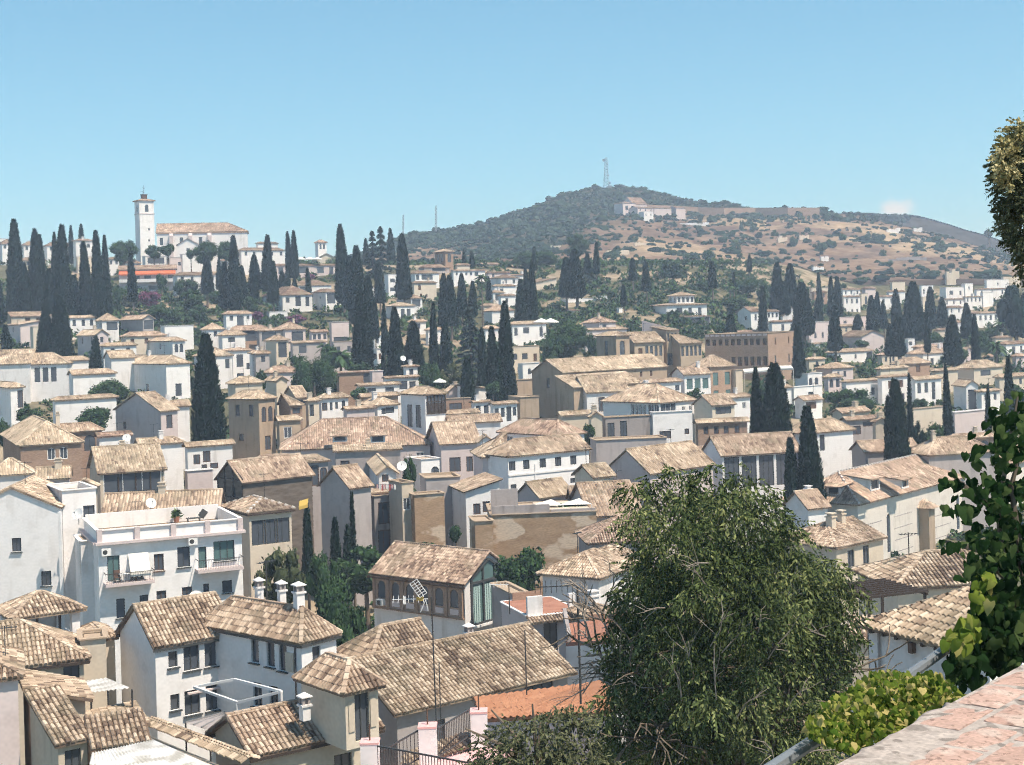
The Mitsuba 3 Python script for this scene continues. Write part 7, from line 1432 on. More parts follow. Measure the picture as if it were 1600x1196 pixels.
# broadleaf trees --------------------------------------------------
BROAD = {}
def broad_variant(i, leaf, n, mat_, size):
    key = (i, leaf, n, mat_)
    if key in BROAD: return BROAD[key]
    global tg; tg = np.random.default_rng(300 + i); mb = MB(); m = 16
    C = tg.normal(size=(m, 3)); C /= np.linalg.norm(C, axis=1, keepdims=True); C *= (tg.uniform(.25, .72, m))[:, None]; C[:, 2] = C[:, 2] * .9; r = tg.uniform(.26, .46, m)
    w = r ** 2; w /= w.sum(); who = tg.choice(m, n, p=w); D = tg.normal(size=(n, 3)); D /= np.linalg.norm(D, axis=1, keepdims=True); D[:, 2] = np.abs(D[:, 2]) * tg.choice([1, 1, -.7], n)
    P = C[who] + D * (r[who] * (1 + .25 * (meshkit.noise(D * 3 + who[:, None], i) - .5)) * tg.uniform(.72, 1.06, n))[:, None]
    tone = np.clip(.12 + .28 * tg.random(m)[who] + .5 * tg.random(n) ** 1.5, 0, 1); ax = D + tg.normal(0, .8, (n, 3)); leaf_quads(mb, P, ax, np.full(n, leaf), np.full(n, leaf * .7), tone, out=D)
    for c_, r_ in zip(C, r): mb.raw(c_ + iv * r_ * .72 * (1 + .2 * (tg.random((len(iv), 1)) - .5)), if_, (.02, 0))
    BROAD[key] = mikit.ply(mb.out()[0], mat_, uv=mb.get()[2]); return BROAD[key]
bi = 0
def broad(label, px, y0, y1, wpx, d=None, m='leaf_green', kind='broadleaf_tree', cat='tree', n=None, squash=1.0):
    global bi; bi += 1; d = d or float(depth(y1 - 5, px)) * .98; a, b = at(px, y1, d), at(px, y0, d); zg = ground(b[0], b[1]); a[2] = max(min(a[2], zg + 1.0), a[2] - .6 * (b[2] - a[2]), zg + .3) if a[2] > zg else a[2]; H, W = b[2] - a[2], wpx * d / F; kk = thing(kind, label, cat)
    size = max(H, W); n = n or int(np.clip(W * H * 30, 600, 4000)); leaf = float(np.clip(.55 / (size / 2), .055, .22)); leaf = round(leaf * 40) / 40; n = int(round(n / 400) * 400) or 400
    base = broad_variant(bi % 3, leaf, n, m, size); c = (a + b) / 2
    scene[fresh(kk + '__crown')] = {**base, 'to_world': T().translate(c.tolist()).rotate([0, 0, 1], float((bi * 97) % 360)).scale([W / 2, W / 2 * squash, H / 2])}
    zg = ground(c[0], c[1])
    if kind.endswith('tree'): trunk(kk, c[0], c[1], min(zg, a[2]) - .5, c[2], max(.12, min(H, W) * .045))
    return kk
for row in [
 ('round light green tree left of the bell tower', 193, 369, 398, 46, 492), ('small light green tree at the right foot of the bell tower', 240, 380, 398, 28, 480), ('dark round tree before the church nave', 262, 376, 396, 32, 478),
 ('wide dark tree before the church right end', 322, 370, 400, 46, 475), ('second wide dark tree at the church right end', 352, 373, 398, 34, 474), ('dark small tree over the porch left of the church end', 298, 386, 402, 20, 474),
 ('green garden tree left of the pink awning house', 186, 440, 490, 30, 440), ('olive garden bush in the left hillside garden', 204, 455, 485, 36, 430, 'leaf_olive'), ('round green tree in front of the pink awning house', 252, 420, 452, 22, 450),
 ('dark garden tree right of the pink awning house', 290, 430, 460, 44, 440), ('green hillside tree right of the purple flowers', 300, 448, 492, 42, 420), ('wide green garden thicket above the tan houses at left', 248, 470, 510, 62, 405),
 ('round bush below the garden thicket', 272, 478, 512, 30, 395), ('green garden tree left of the white house with glazed doors', 310, 472, 510, 34, 395), ('dark tree behind the white house with glazed doors', 385, 455, 488, 36, 420), ('dark bushy tree below the church cypresses', 345, 450, 480, 44, 430),
 ('light garden tree left of the palm garden', 392, 460, 492, 30, 415), ('wide green tree in the left garden under the dark row', 120, 455, 492, 60, 420), ('low dark trees under the far left cypresses', 40, 452, 492, 80, 425), ('dark shrubby tree beside the small left cypress', 176, 462, 495, 30, 425),
 ('broad green tree beside the vine pavilion at left', 175, 580, 626, 92, 263), ('leafy vine under the low pavilion roof at left', 150, 628, 662, 74, 236), ('bush in the lower-left garden of the long white house', 40, 632, 652, 36, 228), ('dark tree at the left edge beside the brown roof', 8, 640, 690, 40, 222),
 ('big dark green tree in the palm garden', 490, 540, 616, 74, 268), ('green tree at the left of the palm garden', 462, 548, 590, 44, 290), ('green palm garden tree right of the palm', 556, 552, 582, 60, 300), ('bushy tree left of the pink hip-roofed house', 408, 572, 598, 22, 278), ('olive-green tree behind the palm', 516, 535, 568, 40, 310),
 ('dark bush below the brown gallery house', 560, 600, 622, 44, 256), ('green tree behind the white roof-top room', 672, 556, 604, 46, 275), ('grey-green tree between the white parasol and the dark cypresses', 710, 560, 606, 56, 278, 'leaf_olive'), ('light green bush left of the stone steps', 770, 590, 612, 30, 262),
 ('clipped green bush under the slim-windowed white house', 765, 644, 664, 36, 228), ('ivy-green tree against the lilac house', 640, 700, 772, 30, 168), ('creeper bush at the foot of the blue-grey house', 712, 812, 842, 26, 145),
 ('big green broadleaf tree left of the convent pavilion', 890, 490, 566, 92, 330), ('lower part green tree left of the convent pavilion', 862, 520, 580, 40, 320), ('green tree touching the convent pavilion corner', 926, 510, 548, 34, 322),
 ('wide green tree at the hill foot left of the round dark trees', 838, 384, 432, 84, 520), ('tall green tree behind the round dark trees', 902, 360, 410, 40, 560), ('round olive tree right of the two broad cypresses', 926, 418, 462, 44, 480, 'leaf_olive'), ('green shrub left of the mirador villa', 1010, 448, 474, 70, 470),
 ('dark spreading pine beside the glass bay villa', 1046, 405, 462, 58, 500, 'leaf_cypress'), ('second dark spreading pine beside the glass bay villa', 1068, 415, 465, 36, 505, 'leaf_cypress'), ('round dark tree on the dry hill above the pines', 1106, 386, 416, 32, 650), ('wide green tree right of the spreading pines', 1096, 436, 472, 56, 480), ('olive trees clump right of the mirador villa', 1166, 424, 470, 60, 500), ('green tree below the olive clump', 1150, 460, 490, 46, 450), ('dark green tree left of the hip-roofed three-window house', 1196, 440, 480, 30, 500),
 ('low dark trees over the long canopy house', 1020, 476, 500, 70, 440), ('dark hedge trees by the modern terrace house', 955, 472, 498, 44, 430), ('small round tree in front of the modern terrace house', 911, 484, 500, 18, 415), ('green bushes in front of the mirador villa porch', 1078, 508, 528, 60, 385), ('palm-like bush beside the mirador villa porch', 1126, 505, 525, 24, 390),
 ('small green tree in front of the blue-green shutters', 1086, 602, 632, 36, 252), ('round dark bush at the foot of the red-brown convent tower', 1252, 568, 596, 36, 318), ('bush at the small tan gable by the convent church', 919, 656, 684, 22, 214),
 ('round green tree in the right middle of the town', 1328, 600, 658, 94, 268), ('green bush right of the pale gabled house', 1345, 528, 546, 34, 425), ('green garden trees right of the slim far cypress', 1460, 514, 552, 48, 420), ('tree left of the garden palm at right', 1530, 510, 560, 40, 410), ('garden tree by the blue door house', 1500, 540, 572, 40, 380), ('light green garden tree under the five-window house', 1556, 505, 530, 46, 440), ('dark trees at the right edge under the big tree', 1586, 430, 540, 60, 430, 'leaf_cypress'), ('green tree behind the pale gabled house', 1285, 470, 500, 34, 520), ('garden tree between the arched far cypresses', 1240, 508, 530, 26, 430),
 ('small dark round tree left in the far quarter', 1316, 440, 462, 24, 590), ('row tree above the far quarter', 1345, 430, 450, 34, 620),
 ('brushy green conifer clump left of the brick arcade at right', 1462, 650, 698, 50, 215), ('dark conifer bush touching the pair behind the great church', 1434, 650, 698, 24, 214, 'leaf_cypress'),
 ('green garden tree at the right edge of the tan roofs', 1590, 590, 640, 50, 285), ('young tree left of the slim-windowed white house at right', 1438, 618, 638, 24, 275),
 ('olive brown tree beside the cream casement house', 440, 842, 925, 84, 116, 'leaf_olive'), ('small olive tree left of the cream casement house corner', 408, 880, 925, 40, 114, 'leaf_olive'), ('big dark green tree between the L-shaped house and the pavilion', 525, 870, 1005, 110, 108), ('green tree above the pavilion roof at left', 570, 842, 905, 110, 140), ('green tree behind the pavilion ridge', 652, 838, 880, 90, 142), ('lower dark tree left of the pavilion', 545, 930, 1010, 60, 104), ('dark tree in the alley beside the grey tall house', 505, 850, 930, 60, 128),
 ('spreading green tree before the ochre wall', 815, 834, 912, 104, 124), ('lower green tree right of the pavilion gable', 805, 880, 960, 50, 122),
 ]: broad(*row)
def NTH(i): i += 1; return f'{i}' + ('th' if 10 < i % 100 < 14 else {1: 'st', 2: 'nd', 3: 'rd'}.get(i % 10, 'th'))
for i, (px, y0, y1, w) in enumerate(sorted([(935, 372, 384, 14), (1053, 342, 354, 12), (1092, 348, 360, 15), (1037, 352, 362, 12), (1000, 352, 362, 12), (990, 362, 376, 16), (1016, 366, 378, 16), (1072, 362, 372, 11), (1130, 362, 378, 22), (1160, 340, 360, 14), (1176, 345, 362, 14), (1210, 356, 370, 16), (1240, 362, 382, 22), (1262, 352, 362, 12), (1298, 366, 386, 24), (1316, 360, 374, 20), (1280, 376, 390, 28), (1360, 358, 376, 26), (1340, 352, 362, 18), (1434, 376, 388, 22), (1470, 374, 390, 32), (1380, 388, 398, 14), (1300, 326, 346, 34), (1330, 330, 344, 22), (1150, 376, 390, 18), (1110, 372, 380, 12), (1050, 386, 398, 18), (1072, 392, 404, 20), (960, 390, 404, 16), (900, 368, 392, 26), (1545, 352, 368, 22), (1390, 404, 420, 20), (1340, 420, 436, 24), (1300, 432, 446, 26), (1200, 398, 412, 22)])):
    p = hill_at(px, y1); broad(f'{"wide" if w > 20 else "small"} lone tree, {NTH(i)} from the left {"high on" if y1 < 365 else "halfway up" if y1 < 392 else "low on"} the dry hill', px, y0, y1 + 1, w, max(p[1] - 2, 520), n=400)
# flowering bushes
for label, px, y0, y1, w, d in (('purple bougainvillea bush in the left hillside garden', 233, 450, 470, 40, 425), ('reddish flowering bush under the white villa', 462, 490, 510, 34, 395), ('small red flowering bush in front of the pink house', 484, 424, 436, 20, 478), ('red flowers beside the white house with glazed doors', 402, 484, 496, 20, 400)):
    broad(label, px, y0, y1, w, d, m='leaf_flower', kind='flowering_bush', cat='bush', n=800)
# conifers with drooping tiers
def conifer(label, px, y0, y1, wpx, d, m):
    global tg; tg = np.random.default_rng(int(px)); a, b = at(px, y1, d), at(px, y0, d); H, W = b[2] - a[2], wpx * d / F; kk = thing('conifer_tree', label, 'conifer'); mb = MB(); n = 2600; tiers = 13
    k_ = tg.integers(0, tiers, n); t = (k_ + .5 + tg.normal(0, .12, n)) / tiers; ang = tg.uniform(0, 2 * np.pi, n); wob = 1 + .45 * (meshkit.noise(np.stack([np.cos(ang) * 2.2, np.sin(ang) * 2.2, k_ * 3.1], -1), 3) - .5); q = tg.random(n) ** .6
    r = W / 2 * np.clip(1.03 - t, .04, 1) ** .8 * wob * q * 1.1; P = np.stack([r * np.cos(ang), r * np.sin(ang), a[2] * 0 + t * H - q * H / tiers * .55], -1) + [b[0], b[1], a[2]]
    leaf_quads(mb, P, np.stack([np.cos(ang), np.sin(ang), np.full(n, -.25)], -1) + tg.normal(0, .25, (n, 3)), np.full(n, .13 * W + .25), np.full(n, .05 * W + .16), np.clip(.2 + .7 * tg.random(n), 0, 1)); part(kk, 'crown', mb, m); trunk(kk, b[0], b[1], ground(b[0], b[1]) - .5, b[2] - H * .08, max(.2, W * .04))
conifer('grey-blue spruce standing among the central cypresses', 733, 474, 606, 54, 285, 'leaf_grey')
conifer('tall cedar on the left of the central skyline group', 581, 358, 470, 34, 500, 'leaf_cypress')
conifer('tall cedar with layered boughs in the central skyline group', 594, 351, 480, 40, 495, 'leaf_cypress')
conifer('bright green young conifer among the central cypresses', 692, 486, 530, 28, 380, 'leaf_green')
# palms
def palm(label, px, y0, y1, wpx, d, n=26):
    g = np.random.default_rng(int(px) + 5); a, b = at(px, y1, d), at(px, y0, d); R = wpx * d / F / 2; kk = thing('palm_tree', label, 'palm'); mb = MB(); c = b - [0, 0, R * .45]
    for i in range(n):
        az = i * 2.4 + g.uniform(-.2, .2); el = g.uniform(-.5, 1.25); pts = []
        for s_ in np.linspace(0, 1, 6): pts.append(c + np.array([math.cos(az) * math.cos(el) * s_, math.sin(az) * math.cos(el) * s_, math.sin(el) * s_ - .55 * s_ * s_]) * R * 1.05)
        side = np.array([-math.sin(az), math.cos(az), 0]); tn = g.uniform(.2, .8)
        for j in range(5):
            w0, w1 = R * .16 * math.sin(math.pi * (.12 + .8 * j / 5)), R * .16 * math.sin(math.pi * (.12 + .8 * (j + 1) / 5))
            for sg in (-1, 1): mb.poly([pts[j], pts[j + 1], pts[j + 1] + side * w1 * sg - [0, 0, w1 * .6], pts[j] + side * w0 * sg - [0, 0, w0 * .6]], (tn, 0))
    part(kk, 'crown', mb, 'leaf_green'); zg = ground(b[0], b[1]); trunk(kk, c[0], c[1], min(zg, a[2]) - .5, c[2], R * .09)
palm('feathery palm beside the balcony houses in the garden', 531, 543, 600, 52, 300)
palm('second feathery palm left of the garden palm', 506, 536, 590, 30, 315)
palm('fan palm rising above the blue spruce', 752, 428, 490, 26, 400)
palm('garden palm under the dark trees at right', 1556, 532, 570, 40, 385)
palm('small palm under the garden palm at right', 1566, 495, 520, 34, 440)
palm('yellowish palm at the hill foot', 1140, 442, 462, 22, 470)

# garden greenery filling the gaps between the houses
BA = np.array(BLOCKS); ug = np.random.default_rng(8); mb = MB(); tg = np.random.default_rng(12); PP, AA, SS, TT_ = [], [], [], []
def free(x, y, m=.4):
    dx, dy = x - BA[:, 0], y - BA[:, 1]; c, s = np.cos(BA[:, 4]), np.sin(BA[:, 4])
    return not np.any((np.abs(dx * c + dy * s) < BA[:, 2] / 2 + m) & (np.abs(-dx * s + dy * c) < BA[:, 3] / 2 + m))
for q_ in range(8200):
    px = ug.uniform(-60, 1660); d = ug.uniform(95, 590); lush = 0
    if q_ > 7000: lush = 1; px, d = (ug.uniform(830, 1330), ug.uniform(370, 570)) if q_ % 3 else (ug.uniform(140, 440), ug.uniform(380, 480))
    dense = .8 if lush else .35 + .65 * meshkit.noise(np.array([px * .012, d * .03, 3.3]))
    x = (px - CX) / F / CR * d
    if ug.random() > dense or not free(x, d): continue
    r = ug.uniform(.6, 1.5) * (1.45 if lush else 1.5 if d > 300 else 1); n = 26; D = ug.normal(size=(n, 3)); D /= np.linalg.norm(D, axis=1, keepdims=True); D[:, 2] = np.abs(D[:, 2])
    PP.append(np.array([x, d, ground(x, d) - .1]) + D * r * [1.2, 1.2, ug.uniform(.7, 1.5)] * ug.uniform(.5, 1, (n, 1))); AA.append(D + ug.normal(0, .7, (n, 3))); SS.append(np.full(n, r * .75)); TT_.append(np.clip(ug.random() * .5 + .5 * ug.random(n), 0, 1))
leaf_quads(mb, np.vstack(PP), np.vstack(AA), np.concatenate(SS), np.concatenate(SS) * .7, np.concatenate(TT_)); put('garden_undergrowth', mb, 'leaf_green'); labels['garden_undergrowth'] = {'label': 'low green garden growth filling gaps between the houses', 'category': 'undergrowth', 'kind': 'stuff'}
# ------------------------------------------------------------------ the big tree in front
tg = np.random.default_rng(77)
k = thing('broadleaf_tree', 'big dense green tree with drooping leaves and bare twigs in the foreground', 'tree')
D0 = 37.0; base_pt = at(1150, 1330, D0 + 1); zg = ground(base_pt[0], base_pt[1])
limbs, tips = MB(), []
def grow(p, d, L, r, depth_, dead=False):
    pts = [p]; n = 4; dd = d.copy()
    for i in range(n): dd = dd + tg.normal(0, .16, 3) + [0, 0, .02 if depth_ > 1 else -.05]; dd /= np.linalg.norm(dd); pts.append(pts[-1] + dd * L / n)
    limbs.tube(pts, np.linspace(r, r * .62, n + 1), 6 if r > .04 else 4)
    if depth_ == 0: tips.append(pts[-1]); return
    for i in range(3 if depth_ > 1 else 3):
        q = pts[-1] if i < 2 else pts[-2]; nd = dd + tg.normal(0, .55, 3); nd /= np.linalg.norm(nd); grow(q, nd, L * tg.uniform(.62, .82), r * .6, depth_ - 1)
for i, ang in enumerate(np.linspace(0, 2 * np.pi, 7)[:-1]):
    d = np.array([math.cos(ang) * .55, math.sin(ang) * .55, 1.0]); d /= np.linalg.norm(d); grow(base_pt + [0, 0, .3], d, 2.7, .17, 4)
limbs.tube([[base_pt[0] + .2, base_pt[1], zg - 1], [base_pt[0], base_pt[1], base_pt[2] - 2], base_pt + [0, 0, .4]], [.42, .36, .26], 9)
part(k, 'trunk', limbs, 'bark')
# the crown's lobes, each at its own distance within the outline of the tree
from shapely.geometry import Polygon, Point
OUT = Polygon([(972, 770), (1002, 742), (1040, 748), (1062, 726), (1104, 722), (1128, 742), (1160, 735), (1192, 752), (1206, 784), (1236, 790), (1246, 822), (1262, 842), (1256, 868), (1300, 872), (1330, 892), (1352, 915), (1330, 950), (1344, 990), (1322, 1040), (1318, 1095), (1296, 1135), (1290, 1230), (925, 1230), (938, 1150), (922, 1095), (948, 1045), (930, 1000), (962, 960), (955, 930), (985, 905), (968, 880), (992, 850), (980, 815)])
LOBES = []
for _ in range(4000):
    px, py = tg.uniform(915, 1355), tg.uniform(715, 1225); dist = OUT.exterior.distance(Point(px, py))
    if not OUT.contains(Point(px, py)) or dist < 12: continue
    r = min(tg.uniform(22, 56), dist * 1.0 + 8)
    if any(math.hypot(px - q[0], py - q[1]) < .78 * (r + q[2]) * .82 for q in LOBES): continue
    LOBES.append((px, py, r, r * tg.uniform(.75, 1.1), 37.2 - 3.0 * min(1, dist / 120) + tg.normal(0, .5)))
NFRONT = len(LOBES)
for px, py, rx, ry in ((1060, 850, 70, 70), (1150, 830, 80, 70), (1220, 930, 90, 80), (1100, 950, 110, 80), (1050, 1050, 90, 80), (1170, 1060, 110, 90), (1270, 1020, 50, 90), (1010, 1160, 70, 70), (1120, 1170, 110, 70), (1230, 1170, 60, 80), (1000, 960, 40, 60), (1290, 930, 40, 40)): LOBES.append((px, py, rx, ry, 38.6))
def leafy(key, lobes, per, mat_, leaf, wid, name='crown', droop=1.0, inner=.35, spray=1.0):
    mb = MB(); allP, allA, allT = [], [], []
    for (px, py, rx, ry, d) in lobes:
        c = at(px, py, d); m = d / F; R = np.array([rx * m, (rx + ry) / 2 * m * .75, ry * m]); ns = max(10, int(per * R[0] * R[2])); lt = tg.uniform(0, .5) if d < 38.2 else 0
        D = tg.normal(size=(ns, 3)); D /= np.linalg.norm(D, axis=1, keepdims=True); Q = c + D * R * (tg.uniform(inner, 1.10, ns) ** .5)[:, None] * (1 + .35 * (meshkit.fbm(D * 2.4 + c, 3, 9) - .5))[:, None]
        for q, dv in zip(Q, D):                     # a hanging spray of leaves
            n = int(tg.integers(9, 17)); ax = np.array([dv[0] * .8, dv[1] * .8, -.55 * droop + .3 * dv[2]]) + tg.normal(0, .25, 3); ax /= np.linalg.norm(ax); t = np.linspace(0, 1, n); L = tg.uniform(.28, .62) * spray
            side = tg.normal(size=3); side -= ax * (side @ ax); side /= np.linalg.norm(side); sg = np.where(np.arange(n) % 2, 1, -1)[:, None]
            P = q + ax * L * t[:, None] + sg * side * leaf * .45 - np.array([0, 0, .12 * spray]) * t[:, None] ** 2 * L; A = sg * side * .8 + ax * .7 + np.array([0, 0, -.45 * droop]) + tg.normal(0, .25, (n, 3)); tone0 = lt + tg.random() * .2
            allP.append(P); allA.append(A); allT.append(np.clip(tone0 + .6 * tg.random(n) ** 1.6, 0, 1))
    P, A, Tt = np.vstack(allP), np.vstack(allA), np.concatenate(allT)
    leaf_quads(mb, P, A, np.full(len(P), leaf), np.full(len(P), wid), Tt); part(key, name, mb, mat_); return len(P)
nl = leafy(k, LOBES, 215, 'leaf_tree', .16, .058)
tw = np.random.default_rng(3)
TW = [((1120, 930), (1085, 890), 34), ((1170, 1000), (1190, 960), 33.6), ((1128, 1020), (1160, 985), 33.6), ((1085, 1060), (1068, 1000), 33.8), ((1200, 1030), (1235, 985), 33.8), ((1120, 1100), (1115, 1040), 33.7), ((1212, 1195), (1195, 1160), 33.5), ((1240, 1180), (1300, 1172), 34), ((1040, 950), (1010, 955), 34.4), ((975, 1060), (968, 1010), 36), ((1230, 1110), (1255, 1075), 33.8), ((1110, 880), (1075, 885), 34), ((1065, 1095), (1050, 1040), 33.8), ((1290, 995), (1255, 975), 34.6), ((1020, 1075), (985, 1065), 35), ((1150, 1125), (1180, 1090), 33.6), ((1110, 1010), (1130, 960), 33.5)]
for a, b, d in TW:
    mb = MB(); A, B = at(*a, d), at(*b, d - .3); B2 = B + (B - A) * .5 + tw.normal(0, .12, 3); mb.tube([A, (A + B) / 2 + tw.normal(0, .06, 3), B, B2], [.017, .015, .011, .005], 5)
    for j in range(4): p = A + (B - A) * tw.uniform(.3, 1); q = p + (B - A) * .45 + tw.normal(0, .22, 3); mb.tube([p, (p + q) / 2 + tw.normal(0, .04, 3), q], [.009, .007, .004], 4)
    part(k, 'dead_twig', mb, 'dead_branch')
# dead branches on its left
k = thing('dead_tree', 'leafless grey branches reaching up left of the big green tree', 'tree')
mb = MB(); dg = np.random.default_rng(14)
root = at(980, 1180, 38); R0 = [(1000, 1100), (975, 1040), (945, 985)]
def twig(p, q, d, r, lvl):
    A, B = at(*p, d), at(*q, d); mid = (A + B) / 2 + dg.normal(0, .08, 3); mb.tube([A, mid, B], [r, r * .8, r * .5], 6)
    if lvl:
        for j in range(4): s_ = dg.uniform(.25, 1); v = np.array(q) - np.array(p); a_ = dg.uniform(-.9, .9); v2 = np.array([v[0] * math.cos(a_) - v[1] * math.sin(a_), v[0] * math.sin(a_) + v[1] * math.cos(a_)]) * dg.uniform(.35, .7); p2 = np.array(p) + v * s_; twig(p2, p2 + v2, d + dg.normal(0, .3), r * .55, lvl - 1)
for p, q, r, lv in (((985, 1190), (975, 1060), .10, 1), ((975, 1060), (925, 1010), .06, 2), ((925, 1010), (905, 935), .045, 1), ((975, 1060), (940, 960), .05, 2), ((1010, 1000), (930, 945), .045, 1), ((930, 945), (888, 905), .035, 2), ((950, 1020), (910, 1085), .03, 2), ((975, 1060), (990, 1010), .04, 2), ((940, 960), (965, 900), .03, 2)): twig(p, q, 38, r, lv)
mb.tube([at(985, 1190, 38), [root[0], root[1], ground(root[0], root[1]) - 1]], [.1, .16], 6); part(k, 'branches', mb, 'dead_branch')
# shrubby tree at the bottom middle
k = thing('broadleaf_tree', 'rounded olive-green tree at the bottom middle before the orange roof', 'tree')
leafy(k, [(775, 1182, 40, 36, 33.0), (835, 1168, 60, 44, 32.0), (895, 1160, 42, 44, 32.5), (850, 1215, 110, 40, 31.5), (762, 1220, 45, 34, 32.0), (915, 1195, 36, 40, 32.5), (800, 1146, 26, 18, 33.5), (868, 1132, 34, 20, 33.0), (905, 1125, 20, 18, 33.0)], 260, 'leaf_olive', .13, .05, droop=.6, spray=.7)
c0 = at(840, 1215, 33); mb = MB(); mb.tube([[c0[0], c0[1], ground(c0[0], c0[1]) - 1], c0], [.22, .14], 7)
for i in range(7): q = c0 + tg.normal(0, 1, 3) * [.9, .6, .2] + [0, 0, 1.3]; mb.tube([c0, (c0 + q) / 2 + [0, 0, .2], q], [.06, .045, .02], 5)
part(k, 'trunk', mb, 'bark')
# tree hanging in from the right edge
k = thing('broadleaf_tree', 'leafy tree with pale yellow blossom hanging in at the right edge', 'tree')
leafy(k, [(1612, 250, 50, 55, 14), (1590, 290, 40, 50, 14), (1600, 350, 34, 50, 14), (1622, 330, 50, 90, 14.5), (1630, 230, 40, 50, 14.5), (1625, 420, 30, 26, 14), (1580, 262, 18, 30, 13.8)], 2400, 'leaf_olive', .05, .028, droop=.5, spray=.25)
leafy(k, [(1588, 230, 24, 24, 13.7), (1572, 255, 18, 20, 13.6), (1604, 205, 26, 22, 13.8), (1560, 268, 12, 12, 13.6), (1575, 285, 14, 12, 13.6)], 2600, 'leaf_blossom', .035, .028, name='blossom', droop=.2, spray=.2)
c0 = at(1640, 480, 14.4); mb = MB(); mb.tube([at(1720, 900, 15.5), c0, at(1630, 350, 14.3), at(1600, 240, 14)], [.16, .1, .06, .015], 7); mb.tube([at(1720, 900, 15.5), at(1740, 1100, 15.6)[:3] - [0, 0, 6]], [.16, .2], 7); part(k, 'trunk', mb, 'bark')

# ------------------------------------------------------------------ parapet of the terrace we stand on
PZ = 1.45                                                     # its top lies this far below the eye
def on_top(px, py, z=None):
    """The point of the parapet's level top seen at a photo pixel."""
    q = at(px, py, 1.0) - EYE; return EYE + q * (-(z or PZ) / q[2])
A0, A1 = on_top(1318, 1192), on_top(1600, 1040)               # outer edge, near and far
ed = A1 - A0; ed[2] = 0; Ld = np.linalg.norm(ed); ed /= Ld; inn = np.array([ed[1], -ed[0], 0.0]); inn = inn if inn[0] > 0 else -inn
MP = np.array([ed, -inn, [0, 0, 1.0]]) if False else np.array([ed, inn, [0, 0, 1.0]]); zt = 60 - PZ
k = thing('parapet', 'broad terrace parapet topped with worn pinkish bricks at the bottom right', 'parapet')
mb = MB(); mb.box((2.0, .62, -1.45), (9.0, 1.2, 2.8), uv=(.5, 0)); part(k, 'core', mb, 'plaster_white', MP, np.array([A0[0], A0[1], zt]))
mb = MB(); mb.box((2.0, .62, -.0225), (9.0, 1.22, .070), uv=(.5, 0)); part(k, 'mortar_bed', mb, 'parapet_mortar', MP, np.array([A0[0], A0[1], zt]))
bg = np.random.default_rng(9); bl, bw = .30, .15
def rough_brick(cx, cy, lx, ly, tone):
    m = trimesh.creation.box((lx, ly, .06)); m = m.subdivide().subdivide(); v = np.array(m.vertices); f = np.array(m.faces)
    edge = np.maximum(np.abs(v[:, 0]) / (lx / 2), np.abs(v[:, 1]) / (ly / 2)) > .98; v[:, :2] *= np.where(edge & (v[:, 2] > 0), .985, 1)[:, None]; v[:, 2] += .006 * (meshkit.noise(v * 14 + cx * 7 + cy * 3) - .5) * 2; v[:, 2] -= np.where(edge & (v[:, 2] > 0), .004, 0)
    b = MB(); b.raw(v + [cx, cy, -.012 + bg.uniform(-.0015, .0015)], f, (tone, 0)); return b
for j in range(8):                                            # courses along the wall; the outer edge is a crumbling mortar rim
    y = .10 + j * (bw + .016); n = 22
    for i in range(n):
        x = -1.6 + i * (bl + .02) + (bl / 2 if j % 2 else 0)
        if j < 2 and x < .40 - .36 * j: continue
        part(k, 'brick', rough_brick(x, y, bl * bg.uniform(.96, 1.0), bw * bg.uniform(.95, 1.0), float(bg.uniform(.1, 1))), 'parapet_brick', MP, np.array([A0[0], A0[1], zt]))
xs_, ys_ = np.meshgrid(np.linspace(-1.8, .8, 70), np.linspace(-.02, .40, 14)); edge_ = -.03 + .07 * (meshkit.fbm(np.stack([xs_ * 4, xs_ * 0, xs_ * 0], -1), 3, 2) - .5) * 2; inner_ = np.where(xs_ < .6, .385, .22) + .05 * (meshkit.fbm(np.stack([xs_ * 6, xs_ * 0 + 3, xs_ * 0], -1), 3, 4) - .5)
inner_ = np.where(xs_ < .1, .385, .20) * .9; Y_ = edge_ + (inner_ - edge_) * (ys_ + .02) / .42; Z_ = .004 + .02 * np.clip(meshkit.fbm(np.stack([xs_ * 5, ys_ * 5, xs_ * 0], -1), 4, 6), 0, 1) - .10 * np.clip(1 - (ys_ + .02) / .05, 0, 1) ** 1.5 - .02 * np.clip((ys_ - .34) / .06, 0, 1)
part(k, 'mortar_rim', grid_mesh(np.stack([xs_, Y_, Z_], -1)), 'parapet_mortar', MP, np.array([A0[0], A0[1], zt]), smooth=True)
# broken plaster flakes outside the parapet
k2 = thing('plaster_patch', 'broken white plaster edge on the outer face of the parapet', 'plaster')
mb = MB()
for i in range(14):
    x = .85 + .06 * i; mb.raw(np.array([x, -.05, -.12]) + iv * [.06, .035, .05 + .03 * bg.random()] * (1 + .5 * (bg.random((len(iv), 1)) - .5)), if_, (1, 0))
put(k2, mb, 'plaster_white', MP, np.array([A0[0], A0[1], zt]))
k3 = thing('plaster_patch', 'torn white plaster flap where the vine meets the parapet', 'plaster'); mb = MB()
for i in range(16): x = 1.7 + .05 * i; mb.raw(np.array([x, -.03 - .04 * bg.random(), -.06 - .2 * bg.random()]) + iv * [.07, .05, .09 + .06 * bg.random()] * (1 + .6 * (bg.random((len(iv), 1)) - .5)), if_, (1, 0))
put(k3, mb, 'plaster_white', MP, np.array([A0[0], A0[1], zt]))
k = thing('terrace', 'paved terrace below the parapet on our side', 'terrace', kind='structure')
mb = MB(); mb.box((2, 6.2, -1.6), (16, 10, 1.0)); mb.box((2, 6.2, -8), (15.8, 9.8, 12)); put(k, mb, 'parapet_mortar', MP, np.array([A0[0], A0[1], zt]))
